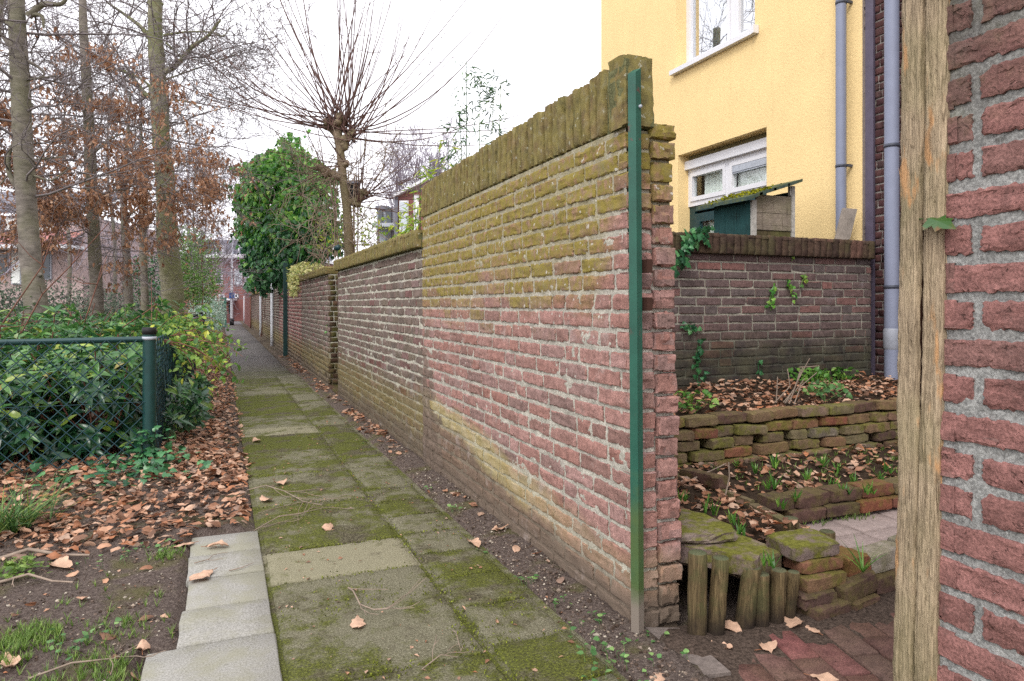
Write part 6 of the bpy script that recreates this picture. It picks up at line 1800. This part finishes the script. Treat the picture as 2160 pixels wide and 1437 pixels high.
# broken leaf bits lying flat between the leaves
k1 = RNG.integers(0, len(pile), 3200); k2 = RNG.integers(0, len(strip), 2600)
q = np.concatenate([pile[k1]+RNG.normal(0, .09, (3200, 2)), strip[k2]+RNG.normal(0, .03, (2600, 2))]); q = q[(q[:, 0] < .2)]; n = len(q); mb = MB()
leaves(mb, np.stack([q[:, 0], q[:, 1], gz(q[:, 0], q[:, 1])+RNG.uniform(.001, .016, n)], -1), rand_dirs(n)*[1, 1, .15], RNG.normal(0, .25, (n, 3))+[0, 0, 1], RNG.uniform(.01, .038, n), [diamond(.9, .1), diamond(.6, .2), ivy_leaf(7, .1)])
M['bits'] = leaf_mat('rotting leaf bits', [(0, C(66, 52, 44)), (.4, C(104, 82, 68)), (.8, C(146, 118, 98)), (1, C(182, 156, 134))], .75, .1)
stuff(mb.build('leaf_fragments', M['bits']), 'dark rotting leaf fragments between the fallen leaves', 'leaf litter')
# garden bed leaves
pts = []
for k in range(1500):
    x = RNG.uniform(1.6, 5.0); y = RNG.uniform(3.25, 4.22); pts.append((x, y, float(bedz(x, y))+RNG.uniform(.004, .035)))
for k in range(560):
    x = RNG.uniform(1.6, 4.4); y = RNG.uniform(2.52, 3.1); pts.append((x, y, float(lowz(x, y))+RNG.uniform(.004, .025)))
for k in range(230):
    x = RNG.uniform(1.62, 2.18); y = RNG.uniform(2.1, 3.1); pts.append((x, y, float(lowz(x, y))+RNG.uniform(.004, .035)))
for k in range(40):
    pts.append((RNG.uniform(1.95, 2.15), RNG.uniform(2.12, 2.4), .22+RNG.uniform(0, .03)))
pts = np.array(pts)
o = litter('garden_leaf_litter', pts[:, :2], pts[:, 2], RNG.uniform(.025, .066, len(pts)), M['litter']); stuff(o, 'dry brown leaves lying on the raised garden beds', 'leaf litter')

# single leaves that stand out
BIG = [curl_leaf(8, .62, 100+s) for s in range(12)]
singles = [(592, 1021, .1, 'flat wrinkled pale leaf on the moss left of the twig', 1), (560, 1056, .1, 'rolled dry leaf caught in the fallen twig', 2), (691, 1112, .1, 'small upright curled leaf in the middle of the mossy path', 3), (425, 1222, .13, 'big rolled brown leaf at the left edge of the grey slabs', 4),
           (1000, 1147, .1, 'pale leaf at the edge of the narrow slabs beside the tall wall', 5), (755, 1316, .09, 'pale rolled leaf beside the forked twig', 6), (541, 931, .12, 'flat pale leaf below the light slab at the path edge', 7), (458, 1158, .1, 'flat tan leaf on the grey slabs', 8), (383, 1155, .11, 'folded grey brown leaf left of the farthest grey slab', 9),
           (1523, 1367, .075, 'oval tan leaf flat on the clay paving', 10), (1452, 1398, .09, 'long tan leaf pair beside the threshold block', 11), (1447, 1372, .05, 'small orange leaf on the threshold block', 12), (1618, 1368, .07, 'ragged brown leaf on the red clay pavers', 1), (1668, 1315, .12, 'crumpled brown leaf against the palisade foot', 2), (1385, 1432, .11, 'large pale tan leaf at the bottom edge under the steel post', 3), (1738, 1432, .08, 'tan leaf at the bottom edge on the clay pavers', 4), (1540, 1328, .1, 'crumpled leaf in the dark gap of the palisade', 5), (1715, 1330, .06, 'small brown leaf before the brick stack', 6), (300, 1368, .08, 'curled brown leaf on the bare soil left of the slabs', 7), (130, 1195, .13, 'broad pale leaf on the soil before the leaf pile', 8), (1325, 1365, .1, 'brown leaf among the clover at the tall wall foot', 9), (20, 1405, .11, 'pale leaf at the lower left corner in the grass', 10)]
for px, py, sz, lab, sd in singles:
    p = G(px, py, .004); p[2] = max(.004, float(gz(p[0], p[1]))+.002) if p[0] < .15 else .004
    if p[0] < .175 and p[0] > -.13 and p[1] < 3.7: p[2] = .014
    mb = MB(); a = RNG.uniform(0, 6.28); leaves(mb, [(p[0], p[1], p[2])], [(math.cos(a), math.sin(a), 0)], [(RNG.normal(0, .1), RNG.normal(0, .1), 1)], [sz], [BIG[sd-1]], 0, True)
    mb.tube([p, p+np.array([math.cos(a), math.sin(a), .05])*sz*.7], .0012, 4)
    tag(mb.build('fallen_leaf', M['litter'], org=tuple(p)), lab, 'leaf', 'single fallen leaves')

# twigs
def twig(label, path, r, kids=5, L=.25, seed=1, z0=.008, lift=.03):
    P = [G(a, b, z0) for a, b in path]
    for i, p in enumerate(P): p[2] = z0+lift*math.sin(i*1.3)**2+max(0, float(gz(p[0], p[1])))*(p[0] < .15)
    mb = MB(); mb.tube(P, np.linspace(r, r*.5, len(P)), 6)
    for k in range(kids):
        i = RNG.integers(0, len(P)-1); d = norm(P[i+1]-P[i]); s = np.array([-d[1], d[0], 0])*RNG.choice([-1, 1])
        pts = [P[i]+(P[i+1]-P[i])*RNG.uniform(0, 1)]; dd = norm(d*.7+s*.8)
        for j in range(5): dd = norm(dd+RNG.normal(0, .25, 3)*[1, 1, .3]); q = pts[-1]+dd*L/5*RNG.uniform(.7, 1.2); q[2] = max(z0, q[2]); pts.append(q)
        mb.tube(pts, np.linspace(r*.5, .0011, 6), 4)
        if RNG.uniform() < .6:
            e = pts[3]; dd = norm(dd+s*.8); mb.tube([e, e+dd*L*.2, e+dd*L*.35+up*.01], [r*.35, .0012, .001], 4)
    tag(mb.build('fallen_twig', M['dry_twig'], org=tuple(P[0])), label, 'twig', 'fallen twigs')
twig('large branching twig lying across the mossy path', [(522, 1034), (560, 1037), (600, 1040), (640, 1065), (680, 1078)], .0036, 9, .34, lift=.04)
twig('long thin twig beside the light coloured slab', [(535, 1120), (590, 1100), (640, 1085), (690, 1060)], .0028, 3, .22)
twig('pale forked twig on the moss near the rolled leaf', [(735, 1240), (745, 1262), (760, 1280), (790, 1295), (820, 1298)], .0035, 5, .2)
twig('thick grey stick at the left edge by the leaf pile', [(0, 1180), (60, 1172), (130, 1175), (190, 1178)], .010, 1, .15)
twig('grey stick below the thick one at the left edge', [(0, 1228), (60, 1226), (110, 1230), (155, 1236)], .0065, 1, .12)
twig('dark thin twig on the bare soil toward the lower left corner', [(60, 1432), (150, 1420), (240, 1398), (290, 1370)], .0035, 3, .15)
twig('short dark twig on the second farthest grey slab', [(410, 1188), (440, 1180), (450, 1170)], .0025, 2, .07, z0=.016, lift=0)
twig('curved dark twig right of the short one on a grey slab', [(483, 1204), (510, 1197), (535, 1187)], .0022, 1, .06, z0=.016, lift=0)
twig('thin brown twig near the joint of the narrow slabs', [(955, 1330), (962, 1352), (972, 1378)], .002, 1, .06)
twig('reddish thin twig at the bottom middle on the moss', [(890, 1412), (930, 1400), (965, 1392)], .0024, 2, .1)
# dry stems in the garden bed
for i, (a, b, lab) in enumerate((((1637, 850), (1640, 795), 'short upright dry stalk in the raised bed'), ((1660, 850), (1700, 785), 'bundle of tan dry stalks leaning right in the raised bed'), ((1480, 835), (1495, 810), 'short dark stalk near the left end of the raised bed'), ((1530, 1045), (1537, 975), 'thin dark stalk standing in the lower bed'), ((1440, 1020), (1532, 978), 'long tan stalk lying slanted over the lower bed'), ((1685, 775), (1728, 772), 'tan stalk lying slanted against the garden wall'))):
    zb = .5 if i in (0, 1, 2, 5) else .24
    p = G(*a, zb) if i != 5 else onY(*a, 3.9); d = p@np.array([SA, CA, 0]); q = onD(*b, d+.02)
    mb = MB(); n = 6 if i == 1 else 1
    for k in range(n):
        j = RNG.normal(0, .03, 3) if n > 1 else np.zeros(3); mb.tube([p+j*[1, 1, 0], (p+q)/2+j*.6+RNG.normal(0, .006, 3), q+j*1.5], [.0042, .004, .003], 5)
    tag(mb.build('dry_stalk', M['dry_twig'] if i != 2 else M['stem'], org=tuple(p)), lab, 'stalk', 'dry stalks in the garden beds')

# blades
def blades(mb, P, L, w, spread, n, curve=.6):
    for p in P:
        for k in range(n):
            a = RNG.uniform(0, 6.28); d = np.array([math.cos(a)*spread, math.sin(a)*spread, 1.0]); d = norm(d+RNG.normal(0, .15, 3)); l = L*RNG.uniform(.55, 1.2)
            side = norm(np.cross(d, [math.cos(a), math.sin(a), .2]))*w*.5; pts = [np.array(p)]; dd = d
            for i in range(4): pts.append(pts[-1]+dd*l/4); dd = norm(dd+np.array([math.cos(a), math.sin(a), -.5])*curve/4)
            V = []
            for i, q in enumerate(pts): f = (1-(i/4)**2*.92); V += [q-side*f, q+side*f]
            mb.add(V, [(2*i, 2*i+1, 2*i+3, 2*i+2) for i in range(4)], 0, True)
bul = [(1625, 1185, .06), (1625, 1020, .1), (1590, 985, .06), (1635, 975, .12), (1730, 975, .1), (1765, 985, .06), (1800, 1010, .08), (1855, 1005, .08), (1870, 985, .07), (1555, 975, .07), (1760, 1015, .06), (1505, 1075, .13), (1545, 1095, .09), (1560, 1118, .06), (1440, 1045, .06), (1650, 1060, .05), (1820, 1195, .0), (1700, 1000, .05), (1780, 1030, .05), (1500, 970, .06), (1840, 1030, .05), (1680, 1045, .05)]
bulb_l = ['on the stack edge', 'biggest clump in the lower bed middle', 'behind the thin dark stalk', 'at the foot of the retaining wall, tall', 'right of the tall clump under the retaining wall', 'small, under the retaining wall middle', 'behind the orange edging brick', 'near the timber post in the lower bed', 'next to the retaining wall beside the timber post', 'left end under the retaining wall', 'small, before the brown edging brick', 'tall, behind the flat stone slab', 'between flat stone and mossy board', 'at the right rim of the flat stone', 'beside the wall end in the narrow bed', 'tiny, above the short dark edging brick', 'long bladed tuft behind the orange red brick', 'sparse, centre of the lower bed', 'tiny, behind the tilted orange brick', 'sparse, under the left retaining bricks', 'tiny, behind the rust red edging brick', 'tiny, above the long dark edging brick']
for (px, py, s), lab in zip(bul, bulb_l):
    zb = .235 if py < 1060 else .23
    if px == 1820: zb = .13
    p = G(px, py+12, zb); mb = MB(); hgt = .085 if s > .09 else .055
    if px == 1820: blades(mb, [p], .14, .006, .6, 18, .5)
    else: blades(mb, [p+RNG.normal(0, .012, 3)*[1, 1, 0] for _ in range(4)], hgt, .009, .35, 4, .3)
    tag(mb.build('bulb_shoot', M['bulb'], org=tuple(p)), f'fresh green bulb shoots {lab}', 'bulb shoots', 'bulb shoots in the lower beds')
# fine grass in the lower bed and on the soil
def grass_patch(name, lab, pts, L, w, n, mat):
    mb = MB(); blades(mb, pts, L, w, .45, n, .4); stuff(mb.build(name, M[mat]), lab, 'grass')
pts = []
for k in range(300):
    x, y = RNG.uniform(2.4, 4.3), RNG.uniform(2.52, 3.05); pts.append((x, y, float(lowz(x, y))))
for k in range(26):
    x, y = RNG.uniform(2.25, 2.8), 2.38+RNG.uniform(-.03, .03); pts.append((x, y, .13))
grass_patch('bed_grass', 'thin fresh grass between the leaves of the lower bed', pts, .035, .0028, 5, 'grass')
pts = []
for cx_, cy_, r, n in ((40, 1375, .13, 130), (70, 1345, .08, 70), (230, 1432, .12, 100), (130, 1425, .1, 30), (375, 1340, .03, 14), (345, 1180, .06, 40), (270, 1330, .1, 30), (20, 1200, .08, 40), (150, 1320, .3, 50)):
    c = G(cx_, cy_, 0)
    for k in range(n):
        x, y = c[0]+RNG.normal(0, r*.6), c[1]+RNG.normal(0, r*.6)
        if x < -.15: pts.append((x, y, float(gz(x, y))))
grass_patch('grass', 'tufts of fresh short grass on the bare soil at lower left', pts, .035, .0026, 7, 'grass')
# sedge clump
c = G(25, 1120, .02); mb = MB(); blades(mb, [c+RNG.normal(0, .05, 3)*[1, 1, 0] for _ in range(20)], .34, .006, .8, 9, 1.0)
tag(mb.build('sedge_clump', M['sedge'], org=tuple(c)), 'arching dark green sedge clump at the left edge before the fence', 'sedge')
c = G(45, 1205, .02); mb = MB(); n = 90
P = c+RNG.normal(0, .045, (n, 3))*[1, 1, .3]+[0, 0, .02]; leaves(mb, P, rand_dirs(n)*[1, 1, .3], rand_dirs(n)*.4+[0, 0, 1], RNG.uniform(.015, .035, n), [ivy_leaf(2, .1)])
tag(mb.build('weed_plant', M['grass'], org=tuple(c)), 'feathery bright green weed beside the thick stick', 'weed', 'small weeds')
# round-leaved weeds along the wall foot
RL = [leaf_grid(4, .9, .08, .1, .01, .7, s) for s in range(3)]
for px, py, r, n, lab in ((1312, 1392, .10, 46, 'largest clump of round leaved clover at the tall wall foot'), (1112, 1232, .03, 9, 'small clover clump beside the third narrow slab'), (1180, 1275, .025, 7, 'clover clump halfway along the tall wall foot'), (905, 1038, .03, 4, 'pair of grey green leaves on the soil strip'), (1020, 1160, .03, 9, 'little weed beside the pale leaf at the wall foot'), (1250, 1320, .04, 8, 'sparse clover sprigs before the steel post'), (770, 930, .05, 10, 'tiny weeds at the foot of the low wall'), (960, 1080, .02, 6, 'tiny weed on the soil strip by the mossy slabs'), (150, 1372, .07, 30, 'low grey green rosette weed on the bare soil'), (165, 1200, .03, 5, 'three blue green leaves beside the broad pale leaf'), (300, 1170, .08, 26, 'scattered small weeds between leaf pile and slabs')):
    c = G(px, py, .006); c[2] = float(gz(c[0], c[1]))+.004; mb = MB(); P = c+np.stack([RNG.normal(0, r, n), RNG.normal(0, r, n), RNG.uniform(.008, .03, n)], -1)
    leaves(mb, P, np.stack([RNG.normal(0, 1, n), RNG.normal(0, 1, n), RNG.uniform(0, .4, n)], -1), RNG.normal(0, .25, (n, 3))+[0, 0, 1], RNG.uniform(.011, .026, n), RL, 0, True)
    for p in P: mb.tube([(p[0]+.004, p[1], c[2]-.01), p], .0008, 3)
    o = tag(mb.build('weed_plant', M['weed'], org=tuple(c)), lab, 'weed', 'small weeds')
    if 'scattered' in lab or 'sparse' in lab or 'tiny weeds' in lab: o['kind'] = 'stuff'; del o['group']
# ground ivy by the corner post
mb = MB(); n = 300
X = FXL+RNG.normal(.03, .15, n); Y = FY+RNG.normal(-.26, .16, n); Z = np.array([float(gz(a, b)) for a, b in zip(X, Y)])+RNG.uniform(.02, .09, n)
tl = RNG.uniform(0, 1, n) < .25; X[tl] = RNG.uniform(-1.6, -.3, tl.sum()); Y[tl] = RNG.uniform(4.6, 5.1, tl.sum()); Z[tl] = gz(X[tl], Y[tl])+.05
cl = RNG.uniform(0, 1, n) < .3; X[cl] = FXL+RNG.normal(.0, .05, cl.sum()); Y[cl] = FY-.06+RNG.normal(0, .03, cl.sum()); Z[cl] = RNG.uniform(.05, .32, cl.sum())
leaves(mb, np.stack([X, Y, Z], -1), rand_dirs(n)*[1, 1, .4], RNG.normal(0, .4, (n, 3))+[0, -.3, 1], RNG.uniform(.035, .065, n), [ivy_leaf(s, .1) for s in range(4)])
tag(mb.build('ground_ivy', M['ivy'], org=(FXL, FY-.2, 0)), 'dark ivy creeping through the leaves at the foot of the round corner post', 'ivy')
# garden climbers
def sprig(label, pix, Y, n, sz, spread, mat='ivy', sw=True):
    P = [onY(a, b, Y) for a, b in pix]; mb = MB(); mb.tube(P, .0028, 5)
    Q = []
    for k in range(n):
        i = RNG.integers(0, len(P)-1); Q.append(P[i]+(P[i+1]-P[i])*RNG.uniform(0, 1)+np.array([RNG.normal(0, spread), -RNG.uniform(.004, .03), RNG.normal(0, spread)]))
    n = len(Q); leaves(mb, Q, rand_dirs(n)*[1, .4, 1]-[0, 0, .5], RNG.normal(0, .35, (n, 3))+[0, -1, .3], RNG.uniform(sz*.7, sz*1.25, n), [ivy_leaf(s, .1) for s in range(3)])
    tag(mb.build('ivy_sprig', M[mat], org=tuple(P[0])), label, 'ivy', 'ivy sprigs on the garden wall')
sprig('bushy ivy sprig hanging over the left end of the garden wall coping', [(1490, 488), (1465, 500), (1445, 520), (1432, 545), (1428, 560)], GARDEN_Y-.07, 60, .065, .035)
sprig('longest ivy sprig climbing from the bed at the left of the garden wall', [(1470, 825), (1472, 790), (1468, 750), (1474, 720)], GARDEN_Y-.012, 34, .042, .022)
sprig('short dark ivy tuft in the left corner of the garden wall', [(1434, 690), (1450, 688), (1466, 686)], GARDEN_Y-.012, 18, .04, .016)
sprig('slender ivy sprig on the middle of the garden wall', [(1626, 655), (1624, 630), (1632, 602)], GARDEN_Y-.012, 18, .036, .012, 'ivy_top')
sprig('ivy sprig right of the middle sprig on the garden wall', [(1672, 630), (1668, 608), (1660, 595)], GARDEN_Y-.012, 14, .036, .014, 'ivy_top')
sprig('pale small ivy sprig under the coping, right', [(1690, 600), (1696, 585), (1700, 578)], GARDEN_Y-.012, 9, .034, .012, 'privet')
sprig('tiny ivy sprig just below the coping', [(1671, 550), (1672, 538)], GARDEN_Y-.012, 5, .03, .006, 'privet')
sprig('lone small ivy sprig low on the dark part of the garden wall', [(1600, 785), (1599, 765)], GARDEN_Y-.012, 8, .034, .012)
for px, py, n, r, lab in ((1715, 805, 110, .1, 'bright strawberry like plant in the raised bed middle'), (1770, 800, 60, .08, 'smaller bright plant right of it in the raised bed'), (1460, 860, 60, .07, 'low weedy plant at the left end of the raised bed'), (1740, 835, 50, .09, 'loose green weeds above the retaining wall')):
    c = G(px, py, .52); mb = MB(); P = c+np.stack([RNG.normal(0, r, n), RNG.normal(0, r*.7, n), RNG.uniform(.0, .09, n)], -1)
    leaves(mb, P, rand_dirs(n)*[1, 1, .5], RNG.normal(0, .5, (n, 3))+[0, -.4, 1], RNG.uniform(.03, .055, n), [ivy_leaf(5, .1), leaf_grid(3, .7, .1, .2, .02)])
    for p in P[::4]: mb.tube([c-[0, 0, .04], p], .0014, 3)
    tag(mb.build('bed_plant', M['bulb'] if n > 55 else M['weed'], org=tuple(c)), lab, 'plant', 'small plants in the raised bed')
# ivy sprout in the gateway
q = onX(697, 695, AX+.05); mb = MB(); n = 26
leaves(mb, q+RNG.normal(0, .05, (n, 3))*[.5, .5, 1.2], rand_dirs(n)-[0, 0, .4], rand_dirs(n)+[-.4, -.8, .3], RNG.uniform(.04, .07, n), [ivy_leaf(1, .1)])
tag(mb.build('gateway_sprout', M['ivy_top'], org=tuple(q)), 'pale green sprout growing in the dark narrow gateway', 'plant')
# pebbles
mb = MB(); n = 900
ico = np.array([(0, 0, 1), (.9, 0, .2), (.28, .85, .2), (-.72, .53, .2), (-.72, -.53, .2), (.28, -.85, .2), (0, 0, -.6)]); icf = [(0, 1, 2), (0, 2, 3), (0, 3, 4), (0, 4, 5), (0, 5, 1), (6, 2, 1), (6, 3, 2), (6, 4, 3), (6, 5, 4), (6, 1, 5)]
X = np.concatenate([RNG.uniform(-2.2, -.15, 650), RNG.uniform(1.12, 1.3, 250)]); Y = np.concatenate([RNG.uniform(1.6, 3.9, 650), 1.5+RNG.beta(1, 2, 250)*5])
P = np.stack([X, Y, gz(X, Y)+.001], -1); leaves(mb, P, rand_dirs(n)*[1, 1, .1], np.tile([0, 0, 1.0], (n, 1))+RNG.normal(0, .2, (n, 3)), RNG.gamma(3, .0018, n)+.0015, [(ico*[1, .8, .6], np.array(icf))], 0, True)
stuff(mb.build('pebbles', M['pebble']), 'small pale pebbles scattered on the bare soil', 'pebbles')
# crumbs of bark and twiglets on moss and soil
mb = MB(); n = 700
X = np.concatenate([RNG.uniform(-2.2, -.15, 300), RNG.uniform(.2, 1.3, 400)]); Y = np.concatenate([RNG.uniform(1.6, 3.9, 300), 1.4+RNG.beta(1, 1.6, 400)*7])
Z = np.where(X < .15, gz(X, Y)+.004, .005)
leaves(mb, np.stack([X, Y, Z], -1), rand_dirs(n)*[1, 1, .1], RNG.normal(0, .3, (n, 3))+[0, 0, 1], RNG.uniform(.006, .026, n), [diamond(.3, .1), diamond(.6, .1)])
stuff(mb.build('bark_crumbs', M['litter']), 'crumbs of bark and leaf scattered over moss and soil', 'debris')

# clods and grit on the bare soil
mb = MB(); n = 9000
X = np.concatenate([RNG.uniform(-2.3, -.12, 6500), RNG.uniform(1.11, 1.31, 2500)]); Y = np.concatenate([1.7+RNG.beta(1, 1.4, 6500)*2.6, 1.5+RNG.beta(1, 1.8, 2500)*6])
P = np.stack([X, Y, gz(X, Y)], -1); leaves(mb, P, rand_dirs(n)*[1, 1, .2], np.tile([0, 0, 1.0], (n, 1))+RNG.normal(0, .4, (n, 3)), RNG.gamma(2, .0016, n)+.0012, [(ico*[1, .8, .8], np.array(icf))], 0, False)
M['clod'] = brick_mat('soil clods', [(0, C(58, 46, 38)), (.4, C(84, 70, 60)), (.8, C(116, 100, 90)), (1, C(160, 146, 130))])
stuff(mb.build('soil_clods', M['clod']), 'dark crumbs of soil and grit on the bare ground', 'soil')

# moss tufts standing up in the slab joints
mb = MB(); P = []
for k in range(2600):
    r = RNG.uniform()
    if r < .35: x = .805+RNG.normal(0, .02); y = 1.3+RNG.beta(1, 1.5)*6
    elif r < .6: x = RNG.uniform(.82, 1.1); y = -.55+round((1.3+RNG.beta(1, 1.5)*5+.55)/.301)*.301+RNG.normal(0, .012)
    else: x = RNG.uniform(.19, .8); y = RNG.choice([2.12, 2.95, 3.335, 4.1, 4.85])+RNG.normal(0, .025)
    P.append((x, y, -.004))
from mathutils import noise as mnoise
k_ = 0
while k_ < 5500:
    x = RNG.uniform(.2, 1.1); y = 1.3+RNG.beta(1, 1.7)*6
    if 2.93 < y < 3.36 and x < .8: continue
    if mnoise.noise(Vector((x*3.2, y*3.2, 4.0)))+.5*mnoise.noise(Vector((x*11, y*11, 1.0))) > .16: P.append((x, y, .0015))
    k_ += 1
P = np.array(P); n = len(P); leaves(mb, P, rand_dirs(n)*[1, 1, .3]+[0, 0, .6], rand_dirs(n), RNG.uniform(.005, .013, n), [diamond(.5, .3)])
M['moss_tuft'] = leaf_mat('moss tuft', [(0, C(78, 84, 28)), (.6, C(116, 124, 38)), (1, C(150, 160, 60))], .9, .2)
stuff(mb.build('moss_tufts', M['moss_tuft']), 'green moss growing in the joints of the path slabs', 'moss')

# ================================================================== LIGHT, SKY, CAMERA
EL, ROT = math.radians(45), math.radians(225)
wld = bpy.data.worlds.new('World'); SC.world = wld; wld.use_nodes = True
nt = wld.node_tree; bg_ = nt.nodes['Background']
sky = nt.nodes.new('ShaderNodeTexSky'); sky.sky_type = 'NISHITA'; sky.sun_disc = False; sky.sun_elevation = EL; sky.sun_rotation = ROT; sky.dust_density = 3
mx = nt.nodes.new('ShaderNodeMix'); mx.data_type = 'RGBA'; mx.inputs[0].default_value = .88; mx.inputs[7].default_value = (13.6, 13.4, 14.0, 1)
nt.links.new(sky.outputs[0], mx.inputs[6]); nt.links.new(mx.outputs[2], bg_.inputs[0]); bg_.inputs[1].default_value = .1
sl = bpy.data.lights.new('sun', 'SUN'); sl.energy = 1.3; sl.angle = math.radians(20); sl.color = (1, .97, .92)
so = bpy.data.objects.new('sun', sl); COL.objects.link(so)
sd = np.array([math.sin(ROT)*math.cos(EL), math.cos(ROT)*math.cos(EL), math.sin(EL)])
so.rotation_euler = Vector(sd).to_track_quat('Z', 'Y').to_euler(); so.location = (0, 0, 20)

cam = bpy.data.cameras.new('camera'); co = bpy.data.objects.new('camera', cam); COL.objects.link(co)
co.location = (0, 0, CAMH); co.rotation_euler = (math.pi/2, 0, -ANG)
cam.sensor_width = 36; cam.lens = F/2160*36; cam.shift_y = -(718.5-HY)/2160; cam.clip_start = .05; cam.clip_end = 3000
SC.camera = co
SC.render.engine = 'CYCLES'; SC.cycles.max_bounces = 6; SC.cycles.transparent_max_bounces = 12; SC.cycles.use_denoising = False
SC.cycles.diffuse_bounces = 3; SC.cycles.glossy_bounces = 3
SC.view_settings.view_transform = 'Standard'; SC.view_settings.look = 'None'; SC.view_settings.gamma = 1; SC.view_settings.exposure = .5
